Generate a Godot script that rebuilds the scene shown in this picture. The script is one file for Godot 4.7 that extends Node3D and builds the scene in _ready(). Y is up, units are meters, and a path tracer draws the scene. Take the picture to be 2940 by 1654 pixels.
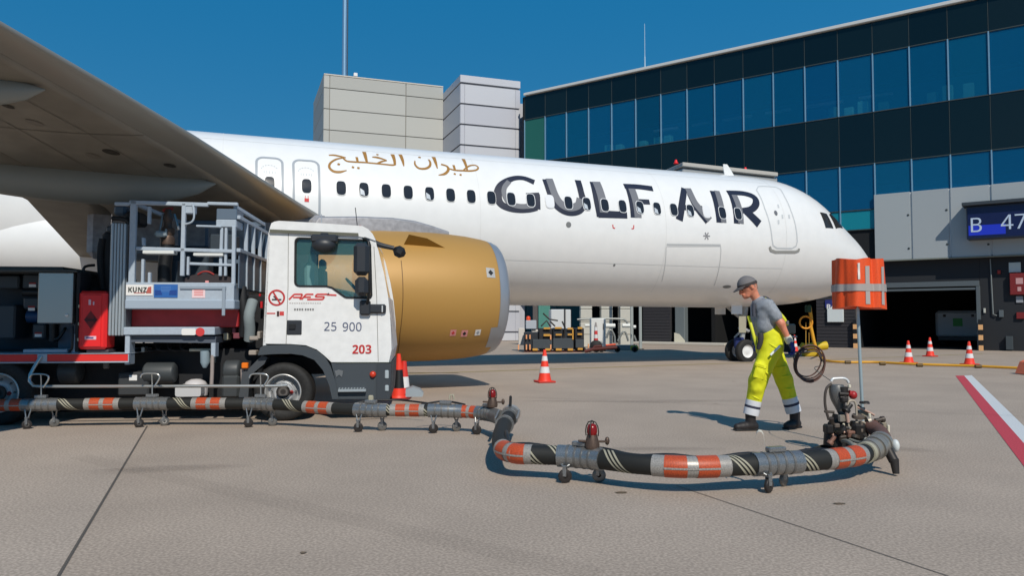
extends Node3D
# An airport apron: a fuel hydrant dispenser truck beneath the wing of a white airliner, a worker with a cable, hoses, cones and a glass terminal.
# Every shape is computed here in metres; y is up, the camera stands near the origin looking along -z.

class MB:
	# collects faces; commit() gives one ArrayMesh
	var v := PackedVector3Array()
	var n := PackedVector3Array()
	var uv := PackedVector2Array()
	var ix := PackedInt32Array()
	var col := PackedColorArray()
	var starts := []
	var deep := 0

	func begin() -> void:
		if deep == 0: starts.append([v.size(), ix.size()])
		deep += 1

	func done() -> void: deep -= 1

	func tri(a: Vector3, b: Vector3, c: Vector3, na: Vector3, nb: Vector3, nc: Vector3) -> void:
		var i := v.size()
		if (c - a).cross(b - a).dot(na + nb + nc) < 0.0:
			var t := b; b = c; c = t
			t = nb; nb = nc; nc = t
		v.append(a); v.append(b); v.append(c)
		n.append(na); n.append(nb); n.append(nc)
		for p in [a, b, c]: uv.append(Vector2(p.x + p.z * 0.37, -p.y))
		ix.append(i); ix.append(i + 1); ix.append(i + 2)

	func face(pts: Array, out: Vector3) -> void:
		begin()
		_do_face(pts, out)
		done()

	func _do_face(pts: Array, out: Vector3) -> void:
		var nn := Vector3.ZERO
		for k in pts.size():
			var p: Vector3 = pts[k]
			var q: Vector3 = pts[(k + 1) % pts.size()]
			nn += p.cross(q)
		nn = nn.normalized()
		if nn.dot(out) < 0.0: nn = -nn
		for k in range(1, pts.size() - 1): tri(pts[0], pts[k], pts[k + 1], nn, nn, nn)

	func box(c: Vector3, s: Vector3, bev := 0.0, bs := Basis()) -> void:
		begin()
		_do_box(c, s, bev, bs)
		done()

	func _do_box(c: Vector3, s: Vector3, bev := 0.0, bs := Basis()) -> void:
		var h := s * 0.5
		bev = minf(bev, minf(h.x, minf(h.y, h.z)) * 0.9)
		var pt := func(sx: int, sy: int, sz: int, ax: int) -> Vector3:
			var p := Vector3(sx * (h.x - (0.0 if ax == 0 else bev)), sy * (h.y - (0.0 if ax == 1 else bev)), sz * (h.z - (0.0 if ax == 2 else bev)))
			return c + bs * p
		for s1 in [-1, 1]:
			face([pt.call(s1, -1, -1, 0), pt.call(s1, 1, -1, 0), pt.call(s1, 1, 1, 0), pt.call(s1, -1, 1, 0)], bs.x * s1)
			face([pt.call(-1, s1, -1, 1), pt.call(1, s1, -1, 1), pt.call(1, s1, 1, 1), pt.call(-1, s1, 1, 1)], bs.y * s1)
			face([pt.call(-1, -1, s1, 2), pt.call(1, -1, s1, 2), pt.call(1, 1, s1, 2), pt.call(-1, 1, s1, 2)], bs.z * s1)
		if bev <= 0.0: return
		for a in [-1, 1]:
			for b in [-1, 1]:
				face([pt.call(a, b, -1, 0), pt.call(a, b, 1, 0), pt.call(a, b, 1, 1), pt.call(a, b, -1, 1)], bs * Vector3(a, b, 0))
				face([pt.call(a, -1, b, 0), pt.call(a, 1, b, 0), pt.call(a, 1, b, 2), pt.call(a, -1, b, 2)], bs * Vector3(a, 0, b))
				face([pt.call(-1, a, b, 1), pt.call(1, a, b, 1), pt.call(1, a, b, 2), pt.call(-1, a, b, 2)], bs * Vector3(0, a, b))
				for d in [-1, 1]:
					face([pt.call(a, b, d, 0), pt.call(a, b, d, 1), pt.call(a, b, d, 2)], bs * Vector3(a, b, d))

	func slab(x0: float, y0: float, x1: float, y1: float, z0: float, z1: float, bev := 0.004) -> void:
		box(Vector3((x0 + x1) / 2, (y0 + y1) / 2, (z0 + z1) / 2), Vector3(absf(x1 - x0), absf(y1 - y0), absf(z1 - z0)), bev)

	func bar(a: Vector3, b: Vector3, w: float, h: float, bev := 0.003, up := Vector3.UP) -> void:
		var d := (b - a).normalized()
		if absf(d.dot(up)) > 0.97: up = Vector3.BACK if absf(d.z) < 0.9 else Vector3.RIGHT
		var side := d.cross(up).normalized()
		box((a + b) / 2, Vector3(a.distance_to(b), h, w), bev, Basis(d, side.cross(d), side))

	func grid(rows: Array, closed := false, up := Vector3.ZERO) -> void:
		begin()
		_do_grid(rows, closed, up)
		done()

	func _do_grid(rows: Array, closed := false, up := Vector3.ZERO) -> void:
		var nr := rows.size()
		var nc: int = rows[0].size()
		var i0 := v.size()
		var nn := []
		var tally := 0.0
		for r in nr:
			var row: PackedVector3Array = rows[r]
			var prev: PackedVector3Array = rows[maxi(r - 1, 0)]
			var next: PackedVector3Array = rows[mini(r + 1, nr - 1)]
			var cen := Vector3.ZERO
			for p in row: cen += p
			cen /= nc
			for k in nc:
				var l := row[(k - 1 + nc) % nc] if closed else row[maxi(k - 1, 0)]
				var e := row[(k + 1) % nc] if closed else row[mini(k + 1, nc - 1)]
				var m := (e - l).cross(next[k] - prev[k])
				if m.length() < 1e-12:
					m = Vector3.ZERO
				else:
					m = m.normalized()
					tally += m.dot(up if up != Vector3.ZERO else row[k] - cen)
				nn.append(m)
		if tally < 0.0:
			for k in nn.size(): nn[k] = -nn[k]
		for r in nr:
			for k in nc:
				var m: Vector3 = nn[r * nc + k]
				if m == Vector3.ZERO:
					var a: PackedVector3Array = rows[r]
					var b: PackedVector3Array = rows[r + 1 if r == 0 else r - 1]
					var ca := Vector3.ZERO
					for p in b: ca += p
					m = (a[k] - ca / nc).normalized()
				v.append(rows[r][k]); n.append(m); uv.append(Vector2(float(k) / nc, float(r)))
		for r in nr - 1:
			for k in (nc if closed else nc - 1):
				var a := i0 + r * nc + k
				var b := i0 + r * nc + (k + 1) % nc
				var c := a + nc
				var d := b + nc
				for t in [[a, b, d], [a, d, c]]:
					var p: Vector3 = v[t[0]]
					var q: Vector3 = v[t[1]]
					var s: Vector3 = v[t[2]]
					var f := (s - p).cross(q - p)
					if f.length() < 1e-14: continue
					if f.dot(n[t[0]] + n[t[1]] + n[t[2]]) < 0.0:
						ix.append(t[0]); ix.append(t[2]); ix.append(t[1])
					else:
						ix.append(t[0]); ix.append(t[1]); ix.append(t[2])

	func cap(ring: PackedVector3Array, out: Vector3) -> void:
		var a := []
		for p in ring: a.append(p)
		face(a, out)

	func tube(pts: Array, rad, seg := 10, caps := true) -> void:
		begin()
		_do_tube(pts, rad, seg, caps)
		done()

	func _do_tube(pts: Array, rad, seg := 10, caps := true) -> void:
		var rows := []
		var side := Vector3.ZERO
		for k in pts.size():
			var d: Vector3 = ((pts[mini(k + 1, pts.size() - 1)] as Vector3) - (pts[maxi(k - 1, 0)] as Vector3)).normalized()
			if side == Vector3.ZERO: side = d.cross(Vector3.UP if absf(d.y) < 0.9 else Vector3.RIGHT).normalized()
			side = (side - d * side.dot(d)).normalized()
			var up := side.cross(d)
			var r: float = rad[k] if rad is Array else rad
			var row := PackedVector3Array()
			for j in seg:
				var a := TAU * j / seg
				row.append((pts[k] as Vector3) + (side * cos(a) + up * sin(a)) * r)
			rows.append(row)
		grid(rows, true)
		if caps:
			cap(rows[0], pts[0] - pts[1])
			cap(rows[-1], pts[-1] - pts[-2])

	func lathe(prof: Array, xf := Transform3D(), seg := 20) -> void:
		begin()
		_do_lathe(prof, xf, seg)
		done()

	func _do_lathe(prof: Array, xf := Transform3D(), seg := 20) -> void:
		# prof: Vector2(radius, height) about y; sharp where a point is given twice
		var run := []
		for k in prof.size():
			if run.size() > 0 and (prof[k] as Vector2).is_equal_approx(prof[k - 1]):
				if run.size() > 1: _spin(run, xf, seg)
				run = []
			run.append(prof[k])
		if run.size() > 1: _spin(run, xf, seg)

	func _spin(prof: Array, xf: Transform3D, seg: int) -> void:
		var rows := []
		for q in prof:
			var row := PackedVector3Array()
			for j in seg: row.append(xf * Vector3(cos(TAU * j / seg) * q.x, q.y, sin(TAU * j / seg) * q.x))
			rows.append(row)
		# outward: away from the solid that lies to the left of the profile as it is walked
		var a: Vector2 = prof[0]
		var b: Vector2 = prof[-1]
		var i0 := n.size()
		var j0 := ix.size()
		grid(rows, true)
		if absf(b.y - a.y) < 1e-6:  # a flat ring or disc: towards +y when walked inwards
			var s := signf(a.x - b.x)
			var want := xf.basis.y.normalized() * s
			if n[i0].dot(want) < 0.0:
				for k in range(i0, n.size()): n[k] = -n[k]
				for k in range(j0, ix.size(), 3):
					var t := ix[k + 1]
					ix[k + 1] = ix[k + 2]; ix[k + 2] = t

	func ball(c: Vector3, r: Vector3, seg := 14, bs := Basis()) -> void:
		begin()
		_do_ball(c, r, seg, bs)
		done()

	func _do_ball(c: Vector3, r: Vector3, seg := 14, bs := Basis()) -> void:
		var rows := []
		for i in range(seg / 2 + 1):
			var th := PI * i / (seg / 2)
			var row := PackedVector3Array()
			for j in seg: row.append(c + bs * (Vector3(sin(th) * cos(TAU * j / seg), cos(th), sin(th) * sin(TAU * j / seg)) * r))
			rows.append(row)
		var i0 := n.size()
		grid(rows, true)
		for k in range(i0, n.size()):
			var q: Vector3 = bs.inverse() * (v[k] - c)
			n[k] = (bs * (q / (r * r))).normalized()

	func prism(poly, z0: float, z1: float, xf := Transform3D()) -> void:
		begin()
		_do_prism(poly, z0, z1, xf)
		done()

	func _do_prism(poly, z0: float, z1: float, xf := Transform3D()) -> void:
		var pg := PackedVector2Array(poly)
		var t := Geometry2D.triangulate_polygon(pg)
		if t.is_empty():
			printerr("polygon not triangulated ", pg)
			return
		var zx := xf.basis.z.normalized()
		for k in range(0, t.size(), 3):
			for zz in [z0, z1]:
				var nn := zx * (1.0 if (zz > (z0 + z1) / 2) else -1.0)
				var q := []
				for j in 3:
					var w := pg[t[k + j]]
					q.append(xf * Vector3(w.x, w.y, zz))
				tri(q[0], q[1], q[2], nn, nn, nn)
		var sgn := -1.0 if Geometry2D.is_polygon_clockwise(pg) else 1.0
		for k in pg.size():
			var a := pg[k]
			var b := pg[(k + 1) % pg.size()]
			if a.distance_to(b) < 1e-5: continue
			var out := xf.basis * Vector3(b.y - a.y, a.x - b.x, 0) * sgn
			face([xf * Vector3(a.x, a.y, z0), xf * Vector3(b.x, b.y, z0), xf * Vector3(b.x, b.y, z1), xf * Vector3(a.x, a.y, z1)], out)

	func mv(o: Vector3) -> MB:
		for k in v.size(): v[k] -= o
		return self

	func pieces() -> Array:
		# what was added, grouped where it lies close together; one builder for each group
		if starts.size() < 2: return [self]
		var bx := []
		for k in starts.size():
			var e: int = starts[k + 1][0] if k + 1 < starts.size() else v.size()
			var b := AABB(v[starts[k][0]], Vector3.ZERO)
			for i in range(starts[k][0], e): b = b.expand(v[i])
			bx.append(b)
		var own := []
		for k in bx.size(): own.append(k)
		for i in bx.size():
			for j in i:
				if own[i] == own[j]: continue
				var a: AABB = bx[i]
				var b: AABB = bx[j]
				var g := (a.position - b.end).max(b.position - a.end).max(Vector3.ZERO).length()
				if g < 0.45 * maxf(a.size.length(), b.size.length()):
					var o: int = own[i]
					for k in own.size():
						if own[k] == o: own[k] = own[j]
		var groups := {}
		for k in own.size():
			if not groups.has(own[k]): groups[own[k]] = MB.new()
			var m: MB = groups[own[k]]
			var e: int = starts[k + 1][0] if k + 1 < starts.size() else v.size()
			var f: int = starts[k + 1][1] if k + 1 < starts.size() else ix.size()
			var sh: int = m.v.size() - starts[k][0]
			for i in range(starts[k][0], e):
				m.v.append(v[i]); m.n.append(n[i]); m.uv.append(uv[i])
			for i in range(starts[k][1], f): m.ix.append(ix[i] + sh)
		return groups.values()

	func mesh() -> ArrayMesh:
		var a := []
		a.resize(Mesh.ARRAY_MAX)
		a[Mesh.ARRAY_VERTEX] = v
		a[Mesh.ARRAY_NORMAL] = n
		a[Mesh.ARRAY_TEX_UV] = uv
		a[Mesh.ARRAY_INDEX] = ix
		if col.size() == v.size(): a[Mesh.ARRAY_COLOR] = col
		var m := ArrayMesh.new()
		m.add_surface_from_arrays(Mesh.PRIMITIVE_TRIANGLES, a)
		return m


var used := {}
var M := {}
var rng := RandomNumberGenerator.new()

func numbered(parent: Node, called: String) -> String:
	var k := str(parent.get_instance_id()) + called
	var c: int = used.get(k, 0)
	used[k] = c + 1
	return called if c == 0 else "%s_%03d" % [called, c]

func obj(called: String, mb, m: Material, parent: Node = self) -> MeshInstance3D:
	if mb is MB:
		var ps: Array = mb.pieces()
		if ps.size() > 1:
			var first: MeshInstance3D
			for q in ps:
				var w := obj(called, q, m, parent)
				if first == null: first = w
			return first
	var o := MeshInstance3D.new()
	o.mesh = mb.mesh() if mb is MB else mb
	o.material_override = null
	o.mesh.surface_set_material(0, m) if o.mesh is ArrayMesh and o.mesh.surface_get_material(0) == null else o.set_surface_override_material(0, m)
	o.name = numbered(parent, called)
	parent.add_child(o, true)
	return o

func tag(o: Node, label: String, category := "", group := "") -> Node:
	o.set_meta("label", label)
	if category: o.set_meta("category", category)
	if group: o.set_meta("group", group)
	return o

func thing(called: String, label: String, category: String, at := Vector3.ZERO, turn := 0.0, group := "") -> Node3D:
	var o := Node3D.new()
	o.name = numbered(self, called)
	add_child(o, true)
	o.position = at
	o.rotation.y = turn
	tag(o, label, category, group)
	return o

func struct(called: String, mb, m: Material) -> MeshInstance3D:
	if mb is MB: mb.starts = []
	var o := obj(called, mb, m)
	o.set_meta("kind", "structure")
	return o

func copy_thing(o: Node3D, at: Vector3, turn: float, label: String) -> Node3D:
	var c: Node3D = o.duplicate()
	c.name = numbered(self, String(o.name))
	add_child(c, true)
	c.position = at
	c.rotation.y = turn
	c.set_meta("label", label)
	return c

func mat(r: int, g: int, b: int, rough := 0.6, metal := 0.0) -> StandardMaterial3D:
	var m := StandardMaterial3D.new()
	m.albedo_color = Color8(r, g, b)
	m.roughness = rough
	m.metallic = metal
	return m

func noise_tex(freq: float, lo: float, hi: float, sd: int, size := 512, oct := 4, normal := false, tint := Color.WHITE) -> NoiseTexture2D:
	var f := FastNoiseLite.new()
	f.seed = sd
	f.frequency = freq
	f.fractal_octaves = oct
	var t := NoiseTexture2D.new()
	t.width = size
	t.height = size
	t.seamless = true
	t.noise = f
	t.generate_mipmaps = false
	if normal:
		t.as_normal_map = true
		t.bump_strength = hi
	else:
		var g := Gradient.new()
		g.set_color(0, Color(lo, lo, lo))
		g.set_color(1, Color(hi * tint.r, hi * tint.g, hi * tint.b))
		t.color_ramp = g
	return t

func grain(m: StandardMaterial3D, tex: Texture2D, scale: float, world := false) -> StandardMaterial3D:
	m.albedo_texture = tex
	m.uv1_triplanar = true
	m.uv1_world_triplanar = world
	m.uv1_scale = Vector3.ONE * scale
	return m

func holed(outer: PackedVector2Array, hole: PackedVector2Array) -> Array:
	var lo := 1e9
	var hi := -1e9
	for p in hole:
		lo = minf(lo, p.x); hi = maxf(hi, p.x)
	var m := (lo + hi) / 2
	var out := []
	for side in [[m - 99.0, m], [m, m + 99.0]]:
		var half := PackedVector2Array([Vector2(side[0], -99), Vector2(side[1], -99), Vector2(side[1], 99), Vector2(side[0], 99)])
		for q in Geometry2D.intersect_polygons(outer, half):
			for w in Geometry2D.clip_polygons(q, hole):
				if not Geometry2D.is_polygon_clockwise(w): out.append(w)
	return out

func smooth_path(pts: Array, step: float) -> Array:
	var c := Curve3D.new()
	for k in pts.size():
		var a: Vector3 = pts[maxi(k - 1, 0)]
		var b: Vector3 = pts[mini(k + 1, pts.size() - 1)]
		var t := (b - a) / 6.0
		c.add_point(pts[k], -t, t)
	var out := []
	var n := maxi(2, int(c.get_baked_length() / step))
	for k in n + 1: out.append(c.sample_baked(c.get_baked_length() * k / n, true))
	return out

func rounded(x0: float, y0: float, x1: float, y1: float, r: float, k := 4) -> PackedVector2Array:
	var out := PackedVector2Array()
	for c in [[x1 - r, y1 - r, 0], [x0 + r, y1 - r, 1], [x0 + r, y0 + r, 2], [x1 - r, y0 + r, 3]]:
		for i in k + 1:
			var a: float = (c[2] + float(i) / k) * PI / 2
			out.append(Vector2(c[0] + cos(a) * r, c[1] + sin(a) * r))
	return out

func disc(cx: float, cy: float, r: float, k := 20) -> PackedVector2Array:
	var out := PackedVector2Array()
	for i in k: out.append(Vector2(cx + cos(TAU * i / k) * r, cy + sin(TAU * i / k) * r))
	return out

func text_mesh(s: String, height: float, bold := false, depth := 0.006) -> TextMesh:
	var f := SystemFont.new()
	f.font_names = PackedStringArray(["Droid Sans"])
	f.font_weight = 700 if bold else 400
	var t := TextMesh.new()
	t.text = s
	t.font = f
	t.font_size = 64
	t.pixel_size = height / 46.0
	t.depth = depth
	t.curve_step = 1.0
	return t

func text(called: String, s: String, at: Vector3, height: float, m: Material, parent: Node, bold := false) -> MeshInstance3D:
	var o := obj(called, text_mesh(s, height, bold), m, parent)
	o.position = at
	return o

func stripe_poly(pts: Array, w) -> Array:
	# a flat ribbon along 2D points; returns left and right edges
	var l := []
	var r := []
	for k in pts.size():
		var d: Vector2 = ((pts[mini(k + 1, pts.size() - 1)] as Vector2) - (pts[maxi(k - 1, 0)] as Vector2)).normalized()
		var ww: float = w[k] if w is Array else w
		var s := Vector2(-d.y, d.x) * ww * 0.5
		l.append(pts[k] + s); r.append(pts[k] - s)
	return [l, r]

func smooth2(pts: Array, step: float, ws = null) -> Array:
	# Catmull-Rom through 2D points (with widths); returns [points, widths]
	var out := []
	var wo := []
	for k in pts.size() - 1:
		var p0: Vector2 = pts[maxi(k - 1, 0)]
		var p1: Vector2 = pts[k]
		var p2: Vector2 = pts[k + 1]
		var p3: Vector2 = pts[mini(k + 2, pts.size() - 1)]
		var n := maxi(1, int(ceil(p1.distance_to(p2) / step)))
		for i in n:
			var t := float(i) / n
			out.append(p1.cubic_interpolate(p2, p0, p3, t))
			if ws != null: wo.append(lerpf(ws[k], ws[k + 1], t))
	out.append(pts[-1])
	if ws != null: wo.append(ws[-1])
	return [out, wo]

func straight2(pts: Array, step: float) -> Array:
	var out := []
	for k in pts.size() - 1:
		var a: Vector2 = pts[k]
		var b: Vector2 = pts[k + 1]
		var n := maxi(1, int(ceil(a.distance_to(b) / step)))
		for i in n: out.append(a.lerp(b, float(i) / n))
	out.append(pts[-1])
	return out

func _ready() -> void:
	rng.seed = 7
	# camera
	var cam := Camera3D.new()
	cam.name = "camera"
	cam.position = Vector3(0, 1.3, 0)
	cam.rotation.x = atan(80.5 / 1900.0)
	cam.fov = 41.74
	cam.near = 0.05
	cam.far = 3000.0
	add_child(cam)
	cam.current = true
	# sky
	var sm := ProceduralSkyMaterial.new()
	sm.sky_top_color = Color8(18, 110, 164)
	sm.sky_horizon_color = Color8(96, 160, 200)
	sm.sky_curve = 0.11
	sm.ground_bottom_color = Color8(120, 112, 104)
	sm.ground_horizon_color = Color8(140, 140, 140)
	sm.sun_angle_max = 8.0
	var sky := Sky.new()
	sky.sky_material = sm
	var env := Environment.new()
	env.background_mode = Environment.BG_SKY
	env.sky = sky
	env.tonemap_mode = Environment.TONE_MAPPER_LINEAR
	env.tonemap_exposure = 1.0
	env.sdfgi_enabled = true
	env.ssao_enabled = true
	env.ssil_enabled = true
	var we := WorldEnvironment.new()
	we.name = "world_environment"
	we.environment = env
	add_child(we)
	# sun, behind the camera and a little to the right
	var sun := DirectionalLight3D.new()
	sun.name = "sun"
	sun.light_color = Color(1.0, 0.972, 0.925)
	sun.light_energy = 1.16
	sun.light_angular_distance = 0.5
	sun.shadow_enabled = true
	add_child(sun)
	sun.look_at_from_position(Vector3(0.29, 1.0, 1.0) * 50.0, Vector3.ZERO)

	make_materials()
	apron()
	terminal()
	rear_buildings()
	airliner()
	behind_aircraft()
	fuel_truck()
	hoses()
	coupler_and_marker()
	cones()
	worker()
	small_things()

func make_materials() -> void:
	M.white = grain(mat(238, 238, 236, 0.34), noise_tex(0.012, 0.975, 1.0, 91), 0.35)
	M.white.clearcoat_enabled = true
	M.white.clearcoat = 0.4
	M.white.clearcoat_roughness = 0.12
	M.cab_white = grain(mat(238, 238, 236, 0.35), noise_tex(0.015, 0.95, 1.0, 96), 0.8)
	M.gold = mat(180, 138, 72, 0.52, 0.12)
	M.gold_dark = mat(140, 102, 34, 0.45, 0.2)
	M.bare = mat(168, 172, 178, 0.38, 0.55)
	M.pylon = grain(mat(168, 168, 172, 0.5, 0.2), noise_tex(0.02, 0.8, 1.0, 5), 0.7)
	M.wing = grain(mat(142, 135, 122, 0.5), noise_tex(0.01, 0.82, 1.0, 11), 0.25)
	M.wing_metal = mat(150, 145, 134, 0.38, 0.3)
	M.navy = mat(26, 32, 52, 0.45)
	M.halftone = mat(112, 114, 120, 0.5)
	M.letter_gold = mat(160, 116, 52, 0.4)
	M.line_grey = mat(158, 165, 172, 0.5)
	M.line_pale = mat(196, 200, 202, 0.5)
	M.pane_dark = mat(40, 44, 52, 0.12)
	M.frame_white = mat(226, 228, 230, 0.4)
	M.black = mat(22, 23, 25, 0.5)
	M.plastic = mat(44, 47, 52, 0.45)
	M.fender = mat(62, 69, 75, 0.6)
	M.rubber = grain(mat(46, 45, 44, 0.75), noise_tex(0.03, 0.65, 1.0, 9), 1.5)
	M.hose = grain(mat(34, 34, 30, 0.68), noise_tex(0.05, 0.7, 1.0, 23), 3.0)
	M.steel = mat(198, 198, 194, 0.28, 0.8)
	M.zinc = grain(mat(196, 198, 198, 0.3, 0.7), noise_tex(0.05, 0.5, 1.0, 93), 4.0)
	M.alu = mat(178, 186, 190, 0.42, 0.45)
	M.platform = grain(mat(176, 188, 200, 0.42), noise_tex(0.02, 0.94, 1.0, 95), 1.5)
	M.platform_dark = mat(92, 108, 124, 0.5)
	M.chassis = mat(34, 34, 37, 0.7)
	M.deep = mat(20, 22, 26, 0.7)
	M.maroon = grain(mat(176, 42, 46, 0.5), noise_tex(0.01, 0.85, 1.0, 4), 0.8)
	M.red = mat(232, 38, 38, 0.42)
	M.red_dull = mat(150, 40, 36, 0.6)
	M.label_white = mat(232, 230, 226, 0.6)
	M.label_blue = mat(40, 98, 170, 0.5)
	M.label_pink = mat(226, 150, 148, 0.6)
	M.label_red = mat(206, 60, 60, 0.6)
	M.orange = mat(238, 84, 24, 0.55)
	M.orange_cloth = grain(mat(250, 88, 26, 0.6), noise_tex(0.03, 0.85, 1.0, 8), 4.0)
	M.orange_band = grain(mat(226, 88, 44, 0.45), noise_tex(0.03, 0.6, 1.0, 12, 512, 4, false, Color(1, 1.1, 1.15)), 5.0)
	M.sleeve = grain(mat(196, 190, 182, 0.4, 0.2), noise_tex(0.03, 0.6, 1.0, 13), 5.0)
	M.reflective = mat(196, 192, 186, 0.35, 0.3)
	M.hem = mat(214, 216, 220, 0.5)
	M.skin_seam = mat(220, 220, 218, 0.5)
	M.amber = mat(240, 120, 20, 0.3)
	M.ivory = grain(mat(196, 190, 166, 0.6), noise_tex(0.05, 0.65, 1.0, 14), 6.0)
	M.brown_metal = grain(mat(120, 98, 84, 0.5, 0.4), noise_tex(0.04, 0.55, 1.0, 31), 5.0)
	M.grey_metal = grain(mat(150, 148, 144, 0.42, 0.5), noise_tex(0.04, 0.6, 1.0, 33), 5.0)
	M.dark_metal = mat(54, 50, 48, 0.5, 0.4)
	M.yellow = mat(232, 170, 40, 0.5)
	M.yellow_bright = mat(222, 190, 20, 0.5)
	M.cone_red = mat(240, 62, 40, 0.5)
	M.cone_white = mat(222, 222, 222, 0.4)
	M.stainless = mat(176, 176, 170, 0.3, 0.85)
	M.glass = mat(120, 170, 165, 0.04)
	M.glass.transparency = BaseMaterial3D.TRANSPARENCY_ALPHA
	M.glass.albedo_color.a = 0.12
	M.interior = mat(60, 84, 92, 0.8)
	# concrete: fine aggregate, with broad stains laid over
	var c := mat(203, 184, 166, 0.9)
	grain(c, noise_tex(0.075, 0.70, 1.0, 3, 1024, 6), 0.5, true)
	c.detail_enabled = true
	c.detail_albedo = noise_tex(0.02, 0.92, 1.0, 17, 512, 6)
	c.detail_blend_mode = BaseMaterial3D.BLEND_MODE_MUL
	c.detail_uv_layer = BaseMaterial3D.DETAIL_UV_2
	c.uv2_triplanar = true
	c.uv2_world_triplanar = true
	c.uv2_scale = Vector3.ONE * 0.06
	c.normal_enabled = true
	c.normal_texture = noise_tex(0.12, 0.0, 3.0, 3, 1024, 4, true)
	c.normal_scale = 0.05
	M.concrete = c
	M.joint = grain(mat(112, 104, 96, 0.9), noise_tex(0.1, 0.6, 1.0, 6), 2.0, true)
	M.stain = grain(mat(128, 110, 88, 0.8), noise_tex(0.05, 0.75, 1.0, 16), 2.0, true)
	M.line_yellow = grain(mat(192, 174, 116, 0.8), noise_tex(0.08, 0.6, 1.0, 26), 1.2, true)
	M.line_red = grain(mat(212, 74, 86, 0.75), noise_tex(0.06, 0.78, 1.0, 27), 1.6, true)
	M.line_white = grain(mat(224, 226, 226, 0.7), noise_tex(0.06, 0.84, 1.0, 28), 1.6, true)

func folds(m: StandardMaterial3D, scale: float, strength: float, sd: int) -> StandardMaterial3D:
	m.normal_enabled = true
	m.normal_texture = noise_tex(0.012, 0.0, 14.0, sd, 256, 2, true)
	m.normal_scale = strength
	m.uv1_triplanar = true
	m.uv1_scale = Vector3(scale, scale * 0.6, scale)
	return m

func sheet(a: Vector3, b: Vector3, w: float, y: float, mb: MB) -> void:
	# a painted or sealed line lying on the ground from a to b
	var d := (b - a).normalized()
	var s := Vector3(-d.z, 0, d.x) * w * 0.5
	var n := maxi(1, int(a.distance_to(b) / 1.5))
	for k in n:
		var p := a.lerp(b, float(k) / n)
		var q := a.lerp(b, float(k + 1) / n)
		mb.face([Vector3(p.x + s.x, y, p.z + s.z), Vector3(q.x + s.x, y, q.z + s.z), Vector3(q.x - s.x, y, q.z - s.z), Vector3(p.x - s.x, y, p.z - s.z)], Vector3.UP)

func blot(c: Vector3, rx: float, rz: float, y: float, sd: int, mb: MB, turn := 0.0) -> void:
	var r := RandomNumberGenerator.new()
	r.seed = sd
	var pts := []
	for k in 18:
		var a := TAU * k / 18
		var q := Vector2(cos(a) * rx, sin(a) * rz) * (0.7 + 0.3 * r.randf())
		q = q.rotated(turn)
		pts.append(Vector3(c.x + q.x, y, c.z + q.y))
	for k in 18: mb.face([Vector3(c.x, y, c.z), pts[k], pts[(k + 1) % 18]], Vector3.UP)

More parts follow.
